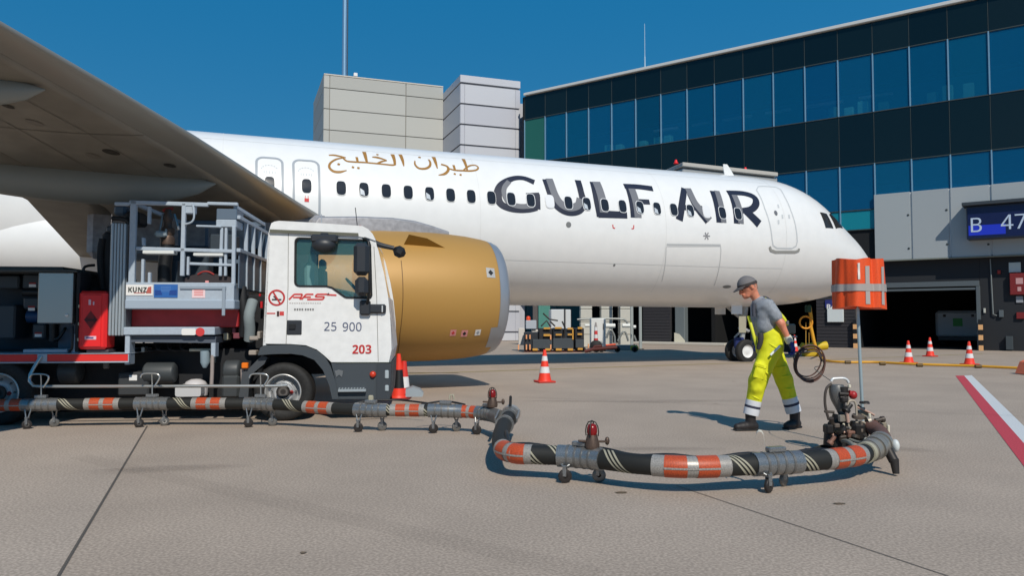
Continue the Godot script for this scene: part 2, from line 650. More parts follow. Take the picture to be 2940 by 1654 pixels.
func apron() -> void:
	var g := MB.new()
	g.face([Vector3(-900, 0, 500), Vector3(900, 0, 500), Vector3(900, 0, -1500), Vector3(-900, 0, -1500)], Vector3.UP)
	struct("apron_ground", g, M.concrete)
	var j := MB.new()
	sheet(Vector3(-4.464, 0, -9.323), Vector3(-2.293, 0, -3.88), 0.017, 0.004, j)
	struct("slab_joint", j, M.joint)
	j = MB.new()
	sheet(Vector3(1.286, 0, -5.989), Vector3(2.223, 0, -3.856), 0.008, 0.004, j)
	struct("slab_joint", j, M.joint)
	var y := MB.new()
	sheet(Vector3(-2.878, 0, -18.117), Vector3(7.442, 0, -23.181), 0.16, 0.004, y)
	struct("painted_yellow_line", y, M.line_yellow)
	y = MB.new()
	sheet(Vector3(9.881, 0, -24.554), Vector3(18.094, 0, -29.166), 0.13, 0.004, y)
	struct("painted_yellow_line", y, M.line_yellow)
	var w := MB.new()
	var a0 := Vector3(10.33, 0, -17.699)
	var a1 := Vector3(10.532, 0, -17.699)
	var a2 := Vector3(10.767, 0, -17.791)
	var b0 := Vector3(4.243, 0, -6.212)
	var b1 := Vector3(5.03, 0, -7.354)
	var b2 := Vector3(5.842, 0, -8.533)
	for k in 8:
		var t := float(k) / 8
		var u := float(k + 1) / 8
		var up := Vector3.UP * 0.004
		w.face([a1.lerp(b1, t) + up, a2.lerp(b2, t) + up, a2.lerp(b2, u) + up, a1.lerp(b1, u) + up], Vector3.UP)
	struct("painted_white_line", w, M.line_white)
	w = MB.new()
	for k in 8:
		var t := float(k) / 8
		var u := float(k + 1) / 8
		var up := Vector3.UP * 0.004
		w.face([a0.lerp(b0, t) + up, a1.lerp(b1, t) + up, a1.lerp(b1, u) + up, a0.lerp(b0, u) + up], Vector3.UP)
	struct("painted_red_line", w, M.line_red)
	# the slab left of the joint has weathered paler; soft marks lie here and there
	var sl := M.concrete.duplicate() as StandardMaterial3D
	sl.albedo_color = Color8(208, 190, 173)
	var lg := MB.new()
	var ja := Vector3(-4.464, 0, -9.323)
	var jb := Vector3(-2.293, 0, -3.88)
	var jd := (jb - ja).normalized()
	var j2 := jb + jd * 3.0
	lg.face([ja + Vector3(0, 0.002, 0), j2 + Vector3(0, 0.002, 0), j2 + Vector3(-7.5, 0.002, 0), ja + Vector3(-7.5, 0.002, 0)], Vector3.UP)
	struct("apron_slab", lg, sl)
	var soft := mat(84, 76, 68, 0.95)
	soft.transparency = BaseMaterial3D.TRANSPARENCY_ALPHA
	soft.albedo_color.a = 0.045
	for q in [[Vector3(2.615, 0, -12.125), 1.4, 0.3, -0.1], [Vector3(3.851, 0, -7.669), 0.5, 0.2, 0.4], [Vector3(-3.012, 0, -6.654), 0.8, 0.2, -0.2], [Vector3(1.028, 0, -12.125), 1.2, 0.12, 0.1], [Vector3(1.449, 0, -7.669), 0.8, 0.16, 0.0]]:
		for k in 3:
			var st := MB.new()
			blot(q[0], q[1] * (1.0 - 0.22 * k), q[2] * (1.0 - 0.22 * k), 0.005 + 0.0012 * k, 40 + k, st, q[3])
			struct("faint_stain", st, soft)
	for q in [[Vector3(0.08, 0, -12.744), Vector3(6.897, 0, -10.238)], [Vector3(-4.103, 0, -7.227), Vector3(0.428, 0, -3.897)]]:
		var tm := MB.new()
		sheet(q[0], q[1], 0.22, 0.0095, tm)
		struct("tyre_mark", tm, soft)
	# old drips and scuffs on the concrete
	var s := MB.new()
	blot(Vector3(-2.084, 0, -18.66), 0.9, 0.10, 0.007, 3, s, 0.1)
	struct("oil_stain", s, M.stain)
	s = MB.new()
	for q in [Vector3(4.676, 0, -16.019), Vector3(4.222, 0, -13.802), Vector3(3.157, 0, -11.782), Vector3(0.82, 0, -5.743), Vector3(-1.162, 0, -4.27), Vector3(2.31, 0, -5.399)]:
		s = MB.new()
		blot(q, 0.02 + rng.randf() * 0.05, 0.012 + rng.randf() * 0.02, 0.0065, rng.randi() % 99, s)
		struct("dirt_spot", s, M.stain)

func terminal() -> void:
	var T := thing("terminal_building", "long glass terminal with black spandrel bands and blue windows", "building", Vector3(17.951, 0, -33.703), -0.63344)
	var glassy := mat(6, 100, 142, 0.05)
	glassy.transparency = BaseMaterial3D.TRANSPARENCY_ALPHA
	glassy.albedo_color.a = 0.5
	var glassy2 := mat(10, 94, 134, 0.05)
	glassy2.transparency = BaseMaterial3D.TRANSPARENCY_ALPHA
	glassy2.albedo_color.a = 0.56
	var tealy := mat(30, 142, 158, 0.05)
	tealy.transparency = BaseMaterial3D.TRANSPARENCY_ALPHA
	tealy.albedo_color.a = 0.75
	var panes := []
	for k in 7:
		var gm := mat(4 + (k * 5) % 9, 88 + (k * 11) % 21, 128 + (k * 13) % 22, 0.05)
		gm.transparency = BaseMaterial3D.TRANSPARENCY_ALPHA
		gm.albedo_color.a = 0.42 + 0.03 * ((k * 3) % 7)
		panes.append(gm)
	var greeny := mat(44, 100, 88, 0.1)
	var darks := [mat(11, 25, 28, 0.22), mat(13, 27, 30, 0.26), mat(9, 22, 26, 0.2)]
	var mull := mat(120, 160, 184, 0.4, 0.2)
	var mull_dark := mat(58, 66, 66, 0.5)
	var roof := mat(206, 206, 202, 0.5)
	var back := mat(10, 14, 18, 0.8)
	var inside := mat(20, 98, 138, 0.8)
	var inside_floor := mat(40, 90, 112, 0.7)
	var t0 := -19.77
	var p := 1.52
	var hr := 15.16
	var a1 := 13.66
	var a2 := 10.92
	var b1 := 8.53
	var b2 := 5.49
	var tL := -21.29
	var tR := 12.15
	# shell behind the cladding
	var s := MB.new()
	s.slab(tL, a1 + 0.03, tR, hr - 0.05, -0.5, -0.06, 0)
	s.slab(tL, b1 + 0.03, tR, a2 - 0.03, -6.0, -0.06, 0)
	s.slab(tL, a1 + 0.2, tR, hr - 0.02, -16.0, -0.5, 0)
	s.slab(tL, 4.0, tR, b2 - 0.03, -7.0, -0.06, 0)
	s.slab(tL, b2, tR, b1 + 0.03, -6.3, -6.0, 0)
	s.slab(tL, a2 - 0.03, tR, a1 + 0.2, -6.3, -6.0, 0)
	s.slab(tL - 0.2, 4.0, tL, hr - 0.02, -16.0, -0.06, 0)
	s.slab(tR, 0.0, tR + 0.2, hr - 0.02, -16.0, -0.06, 0)
	obj("building_shell", s, back, T)
	s = MB.new()
	s.slab(tL, a2 - 0.04, tR, a2 + 0.02, -5.95, -0.2, 0)
	s.slab(tL, b2 - 0.04, tR, b2 + 0.02, -5.95, -0.2, 0)
	obj("floor_slab", s, inside_floor, T)
	s = MB.new()
	s.slab(tL, a2 + 0.03, tR, a1 - 0.1, -5.95, -5.85, 0)
	s.slab(tL, b2 + 0.03, tR, b1 - 0.1, -5.95, -5.85, 0)
	obj("inner_wall", s, inside, T)
	s = MB.new()
	s.slab(tL, hr, tR, hr + 0.16, -16.0, 0.16, 0.02)
	obj("roof_edge", s, roof, T)
	# cladding, one panel at a time
	for i in range(-1, 21):
		var x0 := t0 + p * i
		var x1 := x0 + p
		var m := MB.new()
		m.slab(x0 + 0.012, a1 + 0.02, x1 - 0.012, hr - 0.03, -0.05, 0.0, 0.008)
		obj("spandrel_panel", m, darks[rng.randi() % 3], T)
		m = MB.new()
		m.slab(x0 + 0.012, b1 + 0.02, x1 - 0.012, a2 - 0.02, -0.05, rng.randf() * 0.006, 0.008)
		obj("spandrel_panel", m, darks[rng.randi() % 3], T)
		m = MB.new()
		m.slab(x0 + 0.03, a2 + 0.03, x1 - 0.03, a1 - 0.03, -0.04, -0.012, 0)
		obj("window_pane", m, greeny if i == -1 else panes[rng.randi() % 7], T)
		m = MB.new()
		m.slab(x0 + 0.03, b2 + 0.95, x1 - 0.03, b1 - 0.03, -0.04, -0.012, 0)
		obj("window_pane", m, panes[rng.randi() % 7], T)
		m = MB.new()
		m.slab(x0 + 0.03, b2 + 0.03, x1 - 0.03, b2 + 0.89, -0.04, -0.012, 0)
		obj("window_pane", m, tealy, T)
		m = MB.new()
		m.slab(x0 - 0.028, a2, x0 + 0.028, a1, -0.10, 0.05, 0.006)
		obj("mullion", m, mull, T)
		m = MB.new()
		m.slab(x0 - 0.028, b2, x0 + 0.028, b1, -0.10, 0.05, 0.006)
		obj("mullion", m, mull, T)
		m = MB.new()
		m.slab(x0 - 0.011, a1 + 0.02, x0 + 0.011, hr - 0.02, -0.05, 0.012, 0.002)
		obj("panel_joint", m, mull_dark, T)
		m = MB.new()
		m.slab(x0 - 0.011, b1 + 0.02, x0 + 0.011, a2 - 0.02, -0.05, 0.012, 0.002)
		obj("panel_joint", m, mull_dark, T)
	for h in [a1, a2, b1, b2, b2 + 0.92]:
		s = MB.new()
		s.slab(tL, h - 0.022, tR, h + 0.022, -0.1, 0.03, 0.004)
		obj("transom", s, mull_dark, T)
	# what shows behind the upper windows: a rail, seats and counters at the sill
	s = MB.new()
	var lamp := mat(190, 226, 236, 0.5)
	for q in [[-13.2, -11.7], [-10.9, -9.8], [-9.2, -7.6], [-6.9, -5.6], [-4.9, -3.1], [-2.4, -0.9]]:
		s = MB.new()
		s.slab(q[0], a2 + 1.0, q[1], a2 + 1.14, -1.3, -1.15, 0.01)
		obj("ceiling_light_strip", s, lamp, T)
	var seat_m := mat(96, 224, 220, 0.6)
	for q in [[-15.9, 0.5], [-15.2, 0.42], [-13.7, 0.42], [-12.8, 0.5], [-12.2, 0.5], [-9.6, 0.32], [-3.6, 0.62], [-2.9, 0.5], [-2.3, 0.7], [-1.4, 0.5], [0.6, 0.6], [1.2, 0.8], [2.0, 0.75]]:
		s = MB.new()
		s.slab(q[0], a2 + 0.03, q[0] + 0.42, a2 + q[1], -0.75, -0.35, 0.03)
		obj("window_seat", s, seat_m, T)
	# ground floor: dark walls between openings into a deep hall, its shade put in as near-black colour
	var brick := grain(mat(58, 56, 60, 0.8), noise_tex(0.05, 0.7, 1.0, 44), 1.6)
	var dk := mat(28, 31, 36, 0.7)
	var gx0 := -2.49
	var gx1 := 2.45
	var seg0 := [-13.35, -4.22, gx1]
	var seg1 := [-11.73, gx0, tR]
	for k in 3:
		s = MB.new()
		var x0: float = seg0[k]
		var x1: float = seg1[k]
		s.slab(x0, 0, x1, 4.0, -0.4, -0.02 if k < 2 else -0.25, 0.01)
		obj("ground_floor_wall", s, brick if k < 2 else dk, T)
		if k < 2:  # courses of the brick face
			var cm := MB.new()
			var n := 0
			for r in range(0, 25):
				cm.slab(x0 + 0.004, 0.012 + r * 0.16, x1 - 0.004, 0.15 + r * 0.16, -0.04, 0.0 if r % 2 else 0.006, 0.004)
			var cs := obj("brick_courses", cm, brick, T)
			cs.set_meta("kind", "stuff")
	s = MB.new()
	s.slab(gx0, 3.0, gx1, 4.0, -0.4, -0.25, 0)
	s.slab(tL, 3.6, -4.22, 4.0, -0.4, -0.06, 0)
	obj("lintel", s, dk, T)
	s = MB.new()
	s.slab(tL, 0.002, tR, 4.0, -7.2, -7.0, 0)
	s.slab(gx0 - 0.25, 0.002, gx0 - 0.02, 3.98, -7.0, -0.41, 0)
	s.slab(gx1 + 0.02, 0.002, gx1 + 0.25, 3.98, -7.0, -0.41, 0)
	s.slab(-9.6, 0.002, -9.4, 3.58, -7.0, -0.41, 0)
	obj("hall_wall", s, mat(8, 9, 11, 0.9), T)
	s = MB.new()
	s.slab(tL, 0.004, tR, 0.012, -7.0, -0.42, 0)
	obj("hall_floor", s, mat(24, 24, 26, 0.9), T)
	# garage door frame
	var fr := mat(92, 100, 104, 0.5, 0.2)
	s = MB.new()
	s.slab(gx0, 2.76, gx1, 2.99, -0.38, -0.12, 0.01)
	s.slab(gx0, 2.60, gx1, 2.70, -0.36, -0.16, 0.01)
	obj("door_lintel", s, fr, T)
	s = MB.new()
	s.slab(gx1 - 0.13, 0.0, gx1 + 0.02, 2.76, -0.36, -0.13, 0.01)
	obj("door_jamb", s, fr, T)
	# pale grey fascia of cladding panels above the garage
	var gp := [mat(164, 170, 171, 0.5), mat(160, 166, 168, 0.5), mat(167, 172, 173, 0.5)]
	var px := [-1.56, -0.05, 1.45, 2.96, 4.47, 5.98, 7.49, 9.0, 10.51, 12.0]
	s = MB.new()
	s.slab(px[0] + 0.02, 4.04, 12.0, 7.02, -0.05, 0.10, 0)
	obj("fascia_backing", s, mat(200, 204, 206, 0.5), T)
	for k in px.size() - 1:
		s = MB.new()
		s.slab(px[k] + (0.0 if k == 0 else 0.035), 4.02, px[k + 1] - 0.035, 7.04, 0.08, 0.16, 0.008)
		obj("fascia_panel", s, gp[k % 3], T)
		for h in [4.5, 6.0]:
			s = MB.new()
			s.lathe([Vector2(0.0, 0.03), Vector2(0.045, 0.02), Vector2(0.05, 0.0)], Transform3D(Basis(Vector3.RIGHT, PI / 2), Vector3(px[k + 1] - 0.12, h + 0.1 * (k % 2), 0.16)), 8)
			obj("fixing_plate", s, mull_dark, T)
	s = MB.new()
	s.slab(px[0], 3.96, 12.0, 4.02, -0.05, 0.19, 0.01)
	obj("fascia_drip_edge", s, mat(120, 124, 116, 0.5), T)
	# pillar between the dark openings, with a pale slanted patch at its foot
	s = MB.new()
	s.slab(-11.45, 0.0, -10.9, 3.6, -0.42, 0.05, 0.03)
	obj("pillar", s, mat(104, 112, 114, 0.7), T)
	s = MB.new()
	s.prism([Vector2(-11.47, 0.0), Vector2(-10.86, 0.0), Vector2(-10.9, 0.22), Vector2(-11.2, 0.55), Vector2(-11.47, 0.62)], 0.05, 0.09)
	obj("pillar_foot", s, mat(212, 206, 186, 0.7), T)
	s = MB.new()
	s.slab(-13.6, 0.0, -8.4, 0.13, 0.0, 0.9, 0.02)
	obj("kerb", s, mat(190, 184, 172, 0.8), T)
	# fittings on the right dark wall
	s = MB.new()
	s.tube([Vector3(gx1 + 0.42, 3.9, -0.18), Vector3(gx1 + 0.47, 1.55, -0.18), Vector3(gx1 + 0.6, 1.48, -0.18)], 0.025, 8)
	obj("conduit_pipe", s, mat(120, 126, 126, 0.5), T)
	s = MB.new()
	s.slab(gx1 + 0.68, 1.42, gx1 + 0.84, 1.72, -0.25, -0.14, 0.01)
	obj("switch_box", s, mat(90, 98, 102, 0.5), T)
	s = MB.new()
	s.slab(gx1 + 0.12, 1.6, gx1 + 0.2, 1.8, -0.25, -0.18, 0.01)
	obj("door_lamp", s, mat(190, 190, 180, 0.5), T)
	s = MB.new()
	s.slab(gx1 + 0.9, 0.05, gx1 + 1.15, 0.62, -0.25, -0.05, 0.01)
	obj("grey_cabinet", s, mat(62, 70, 74, 0.6), T)
	# red hydrant boxes and notice on the right wall
	var hx := gx1 + 1.09
	s = MB.new()
	s.slab(hx, 2.35, hx + 1.1, 3.25, -0.25, -0.05, 0.02)
	obj("red_fire_box", s, mat(120, 26, 28, 0.6), T)
	s = MB.new()
	s.slab(hx + 0.22, 2.8, hx + 0.47, 3.05, -0.05, -0.042, 0)
	s.slab(hx + 0.27, 2.5, hx + 0.4, 2.68, -0.05, -0.042, 0)
	obj("fire_pictogram", s, mat(196, 150, 150, 0.6), T)
	s = MB.new()
	s.slab(hx - 0.02, 3.3, hx + 0.4, 3.72, -0.25, -0.2, 0.01)
	obj("wall_notice", s, mat(190, 200, 198, 0.6), T)
	s = MB.new()
	s.slab(hx + 0.2, 2.02, hx + 0.45, 2.3, -0.25, -0.2, 0.01)
	obj("wall_notice", s, mat(150, 154, 160, 0.6), T)
	s = MB.new()
	s.slab(hx + 0.2, 1.35, hx + 0.5, 1.62, -0.25, -0.15, 0.01)
	obj("red_fire_box", s, mat(120, 26, 28, 0.6), T)
	s = MB.new()
	s.slab(gx1 + 0.66, 3.25, gx1 + 0.78, 3.42, -0.25, -0.15, 0.02)
	obj("alarm_sounder", s, M.red_dull, T)

	# gate sign on the fascia
	var sg := thing("gate_sign", "dark blue illuminated gate sign box reading B 47 on grey fascia", "sign", T.transform * Vector3(2.30, 4.83, 0.16), -0.63344)
	var navy := mat(14, 24, 70, 0.35)
	s = MB.new()
	s.slab(-0.18, -0.14, 4.2, 1.26, 0.0, 0.62, 0.02)
	obj("sign_box", s, mat(30, 38, 60, 0.4), sg)
	s = MB.new()
	s.slab(-0.13, -0.07, 4.16, 1.18, 0.62, 0.63, 0)
	obj("sign_face", s, navy, sg)
	s = MB.new()
	s.slab(-0.11, 0.02, 1.20, 0.44, 0.632, 0.636, 0)
	obj("sign_blue_panel", s, mat(34, 54, 196, 0.35), sg)
	s = MB.new()
	s.slab(-0.32, 1.27, 4.3, 1.42, -0.02, 0.86, 0.02)
	obj("sign_hood", s, mat(54, 60, 66, 0.5), sg)
	var wt := mat(190, 206, 226, 0.5)
	text("sign_letter", "B", Vector3(0.16, 0.45, 0.642), 0.60, wt, sg)
	text("sign_numerals", "47", Vector3(1.49, 0.49, 0.642), 0.60, wt, sg)

	# bollards by the garage door, striped black and yellow
	var bl := func(lbl: String, at: Vector3) -> void:
		var o := thing("bollard", lbl, "bollard", at, -0.63344, "striped bollards at the garage door")
		for k in 6:
			var q := MB.new()
			q.slab(-0.08, k * 0.22, 0.08, k * 0.22 + 0.22, -0.08, 0.08, 0.004)
			obj("stripe_band", q, mat(230, 176, 120, 0.6) if k % 2 == 0 else M.black, o)
	bl.call("black and yellow striped bollard left of the garage door", T.transform * Vector3(gx0 + 0.02, 0, 0.15))
	bl.call("black and yellow striped bollard right of the garage door", T.transform * Vector3(gx1 + 0.02, 0, 0.05))
	var nt := thing("gate_notice", "small blue B4 plate over a white box on the dark brick wall", "sign", T.transform * Vector3(-3.7, 1.2, 0.012), -0.63344)
	s = MB.new()
	s.slab(-0.1, 0.68, 0.62, 1.05, 0.0, 0.05, 0.005)
	obj("number_plate", s, mat(44, 50, 116, 0.5), nt)
	text("plate_number", "B47", Vector3(0.24, 0.72, 0.055), 0.24, M.label_white, nt, true)
	s = MB.new()
	s.slab(0.0, 0.0, 0.72, 0.66, 0.0, 0.12, 0.015)
	obj("white_box", s, mat(214, 220, 218, 0.5), nt)
	# vehicle parked in the dark hall
	var vv := thing("parked_van", "pale van standing in the dark garage, rear towards the apron", "van", T.transform * Vector3(gx1 - 1.25, 0, -4.2), -0.63344)
	var vw := mat(178, 186, 190, 0.5)
	s = MB.new()
	s.slab(-0.95, 0.45, 0.95, 1.75, -3.0, 0.0, 0.12)
	obj("body", s, vw, vv)
	s = MB.new()
	s.slab(-0.85, 0.3, 0.85, 0.5, -2.9, 0.06, 0.03)
	obj("bumper", s, M.plastic, vv)
	for q in [-0.55, 0.62]:
		s = MB.new()
		s.slab(q - 0.06, 1.45, q + 0.06, 1.57, 0.0, 0.02, 0.01)
		obj("tail_lamp", s, M.black, vv)
	s = MB.new()
	s.slab(-0.2, 1.0, 0.2, 1.38, 0.0, 0.012, 0)
	obj("green_emblem", s, mat(40, 150, 60, 0.5), vv)
	for q in [-0.7, 0.7]:
		s = MB.new()
		s.lathe([Vector2(0.0, 0.1), Vector2(0.26, 0.1), Vector2(0.3, 0.07), Vector2(0.3, -0.1)], Transform3D(Basis(Vector3.BACK, PI / 2), Vector3(q, 0.3, -0.6)), 14)
		obj("wheel", s, M.rubber, vv)

func rear_buildings() -> void:
	var turn := 0.349
	# silver stair tower
	var o := thing("stair_tower", "silver clad stair tower standing beside the terminal end", "building", Vector3(-3.17, 0, -46.0), turn)
	var w := 3.92
	var clad := [mat(195, 196, 202, 0.45, 0.1), mat(190, 191, 198, 0.46, 0.1), mat(199, 200, 205, 0.44, 0.1)]
	var s := MB.new()
	s.slab(0.06, 0.0, w - 0.06, 16.2, -4.6, -0.06, 0)
	obj("core", s, mat(104, 106, 114, 0.7), o)
	s = MB.new()
	s.slab(-0.02, 15.96, w + 0.02, 16.42, -4.7, 0.02, 0.02)
	obj("parapet", s, clad[0], o)
	var rows := [15.9, 14.62, 13.34, 12.06, 10.78, 9.5, 8.22, 6.94, 5.66, 4.38, 3.1, 1.82, 0.54]
	for k in rows.size():
		var top: float = rows[k] - 0.05
		var bot: float = (rows[k + 1] + 0.05) if k + 1 < rows.size() else 0.02
		for c in [[0.0, 0.26], [0.30, w - 0.33], [w - 0.29, w]]:
			s = MB.new()
			s.slab(c[0], bot, c[1], top, -0.05, 0.0, 0.008)
			obj("cladding_panel", s, clad[rng.randi() % 3], o)
		s = MB.new()
		s.slab(-0.01, bot, 0.05, top, -4.5, -0.08, 0.008)
		obj("cladding_panel", s, clad[rng.randi() % 3], o)
		for x in [0.28, w - 0.31]:
			s = MB.new()
			s.slab(x - 0.018, bot, x + 0.018, top, -0.05, 0.03, 0.004)
			obj("cover_strip", s, clad[0], o)
	s = MB.new()
	s.slab(w + 0.02, 0, w + 0.42, 15.1, -3.0, -0.3, 0.02)
	obj("downpipe_casing", s, clad[1], o)
	# low building closing the view under the aircraft
	o = thing("pier_building", "low greenish grey building far behind the parked equipment", "building", Vector3(-16.0, 0, -53.0), turn)
	for k in 10:
		s = MB.new()
		s.slab(k * 2.6 + 0.02, 0.0, k * 2.6 + 2.58, 5.2, -0.06, rng.randf() * 0.01, 0.01)
		obj("wall_panel", s, [mat(150, 158, 152, 0.6), mat(158, 164, 158, 0.6), mat(120, 146, 138, 0.4)][k % 3], o)
	s = MB.new()
	s.slab(0.0, 0.0, 26.0, 5.3, -4.0, -0.07, 0)
	obj("core", s, mat(90, 96, 94, 0.7), o)
	# beige panel building
	o = thing("panel_building", "beige concrete panel building behind the white fuselage", "building", Vector3(-11.87, 0, -47.2), turn)
	w = 7.75
	var bg := [mat(181, 181, 175, 0.75), mat(176, 176, 170, 0.78), mat(184, 184, 178, 0.74)]
	s = MB.new()
	s.slab(0.06, 0.0, w, 16.7, -7.0, -0.06, 0)
	obj("core", s, mat(128, 122, 112, 0.8), o)
	s = MB.new()
	s.slab(-0.01, 16.82, w, 16.9, -7.1, 0.02, 0.01)
	obj("roof_edge", s, mat(204, 198, 186, 0.7), o)
	var hs := [16.82, 15.99, 14.65, 13.31, 11.97, 10.63, 9.29, 7.95, 6.61, 5.27, 3.93, 2.59, 1.25]
	for k in hs.size():
		var bot: float = (hs[k + 1] + 0.022) if k + 1 < hs.size() else 0.02
		for c in [[0.0, 0.34], [0.37, 5.22], [5.26, w]]:
			s = MB.new()
			s.slab(c[0], bot, c[1], hs[k] - 0.022, -0.05, rng.randf() * 0.006, 0.01)
			obj("facade_panel", s, bg[rng.randi() % 3], o)
		s = MB.new()
		s.slab(-0.01, bot, 0.05, hs[k] - 0.022, -6.9, -0.08, 0.01)
		obj("facade_panel", s, bg[rng.randi() % 3], o)
	# small white lamp and the thick mast on its roof
	var f := o.transform
	var q := thing("roof_lamp", "small white lamp box on the beige roof beside the mast", "lamp", f * Vector3(2.0, 16.9, -0.3), turn)
	s = MB.new()
	s.slab(-0.12, 0.1, 0.12, 0.32, -0.12, 0.12, 0.02)
	obj("lamp_body", s, mat(230, 230, 230, 0.4), q)
	s = MB.new()
	s.slab(-0.04, 0, 0.04, 0.1, -0.04, 0.04, 0.005)
	obj("lamp_foot", s, M.dark_metal, q)
	q = thing("tall_mast", "thick pale steel mast rising above the beige building", "mast", f * Vector3(1.38, 16.86, -1.0), turn)
	s = MB.new()
	s.lathe([Vector2(0.30, 0.0), Vector2(0.30, 0.08), Vector2(0.30, 0.08), Vector2(0.16, 0.1), Vector2(0.145, 9.0), Vector2(0.11, 14.0)], Transform3D(), 14)
	obj("pole", s, mat(134, 172, 200, 0.35, 0.5), q)
	s = MB.new()
	s.tube([Vector3(0.19, 0.1, 0.03), Vector3(0.175, 9.0, 0.03), Vector3(0.15, 13.9, 0.03)], 0.035, 8)
	obj("dark_tube", s, mat(60, 80, 96, 0.5), q)  # thin dark tube along the right side of the mast
	var tm := thing("thin_mast", "thin lightning rod on the terminal roof edge", "mast", Transform3D(Basis(Vector3.UP, -0.63344), Vector3(17.951, 0, -33.703)) * Vector3(-14.1, 15.3, -2.0), 0)
	s = MB.new()
	s.lathe([Vector2(0.09, 0.0), Vector2(0.06, 0.1), Vector2(0.045, 1.4), Vector2(0.045, 1.4), Vector2(0.028, 1.42), Vector2(0.018, 3.35), Vector2(0.0, 3.4)], Transform3D(), 8)
	obj("rod", s, mat(170, 196, 214, 0.4, 0.4), tm)

const SN := 17.9
const TD := [0.0, 0.43589, 0.80623, 1.14455, 1.4, 1.71172, 1.96977, 2.23607, 2.54951]
const TT := [-0.696, -0.40, -0.12, 0.42, 0.87, 1.59, 1.95, 2.06, 2.07]
const TB := [-0.696, -1.02, -1.32, -1.55, -1.70, -1.88, -1.98, -2.04, -2.07]
const TW := [0.0, 0.45, 0.83, 1.18, 1.43, 1.69, 1.84, 1.94, 1.975]

func tab(t: Array, s: float) -> float:
	var x := sqrt(clampf(SN - s, 0.0, 6.5))
	var n := TD.size()
	var i := 0
	while i < n - 2 and TD[i + 1] <= x: i += 1
	var h: float = TD[i + 1] - TD[i]
	var ma: float = (t[1] - t[0]) / TD[1] if i == 0 else (t[i + 1] - t[i - 1]) / (TD[i + 1] - TD[i - 1])
	var mb: float = 0.0 if i + 1 == n - 1 else (t[i + 2] - t[i]) / (TD[i + 2] - TD[i])
	var u: float = (x - TD[i]) / h
	return (2 * u * u * u - 3 * u * u + 1) * t[i] + (u * u * u - 2 * u * u + u) * h * ma + (3 * u * u - 2 * u * u * u) * t[i + 1] + (u * u * u - u * u) * h * mb

func hull(s: float, ph: float, off := 0.0) -> Vector3:
	# a point on the airliner's skin: s along it, ph round it from the starboard side upwards
	var top := tab(TT, s)
	var bot := tab(TB, s)
	var w := tab(TW, s)
	return Vector3(s, 3.8 + (top + bot) / 2 + ((top - bot) / 2 + off) * sin(ph), (w + off) * cos(ph))

func on_hull(q: Vector2, off: float) -> Vector3:
	return hull(q.x, q.y / 2.0, off)

func ribbon(mb: MB, pts: Array, w, off: float, put: Callable, across := 2) -> void:
	var lr := stripe_poly(pts, w)
	var rows := []
	var c: Vector3 = put.call(pts[0], 0.0)
	var up: Vector3 = (put.call(pts[0], 0.1) as Vector3) - c
	for k in pts.size():
		var row := PackedVector3Array()
		for j in across + 1: row.append(put.call((lr[0][k] as Vector2).lerp(lr[1][k], float(j) / across), off))
		rows.append(row)
	mb.grid(rows, false, up)

func patch(mb: MB, poly: Array, off: float, put: Callable) -> void:
	var c := Vector2.ZERO
	for p in poly: c += p
	c /= poly.size()
	var up: Vector3 = (put.call(c, 0.1) as Vector3) - (put.call(c, 0.0) as Vector3)
	var rows := []
	for k in 4:
		var row := PackedVector3Array()
		for p in poly: row.append(put.call(c.lerp(p, 1.0 - k / 3.0), off))
		rows.append(row)
	var i0 := mb.n.size()
	mb.grid(rows, true, up)
	for k in range(i0, mb.n.size()):
		if mb.n[k].dot(up) < 0.05: mb.n[k] = up.normalized()

func closed2(poly: Array, step: float) -> Array:
	var p := poly.duplicate()
	p.append(poly[0])
	var out := straight2(p, step)
	out.append(out[1])
	return out

const N_S := [-1.6, -0.8, 0.1, 1.0, 1.75, 2.15, 2.36, 2.45, 2.48]
const N_R := [1.02, 1.16, 1.225, 1.235, 1.2, 1.14, 1.09, 1.05, 1.0]

func nac_r(s: float) -> float:
	for k in N_S.size() - 1:
		if s <= N_S[k + 1]:
			var a := float(N_R[maxi(k - 1, 0)])
			var d := float(N_R[mini(k + 2, N_S.size() - 1)])
			return lerpf(N_R[k], N_R[k + 1], clampf((s - N_S[k]) / (N_S[k + 1] - N_S[k]), 0, 1))
	return 1.0

func on_nacelle(q: Vector2, off: float) -> Vector3:
	var r := nac_r(q.x) + off
	return Vector3(q.x, 1.75 + r * sin(q.y), 5.75 + r * cos(q.y))

func le_s(lat: float) -> float: return -0.91 - 0.5 * (lat - 5.75) - 0.07 * maxf(lat - 10.0, 0.0)
func le_y(lat: float) -> float: return 3.19 + 0.107 * (lat - 5.75)
func chord(lat: float) -> float:
	if lat < 6.4: return lerpf(6.3, 4.1, (lat - 2.0) / 4.4)
	return lerpf(4.1, 1.65, (lat - 6.4) / 10.1)
func wing_pt(lat: float, x: float, side: float) -> Vector3:
	var c := chord(lat)
	var th := 0.125 if lat < 6 else 0.11
	var y := 5.0 * th * (0.2969 * sqrt(x) - 0.126 * x - 0.3516 * x * x + 0.2843 * x * x * x - 0.1036 * x * x * x * x)
	return Vector3(le_s(lat) - x * c, le_y(lat) + (y if side > 0 else -y * 0.72) * c - 0.03 * c * x, lat)

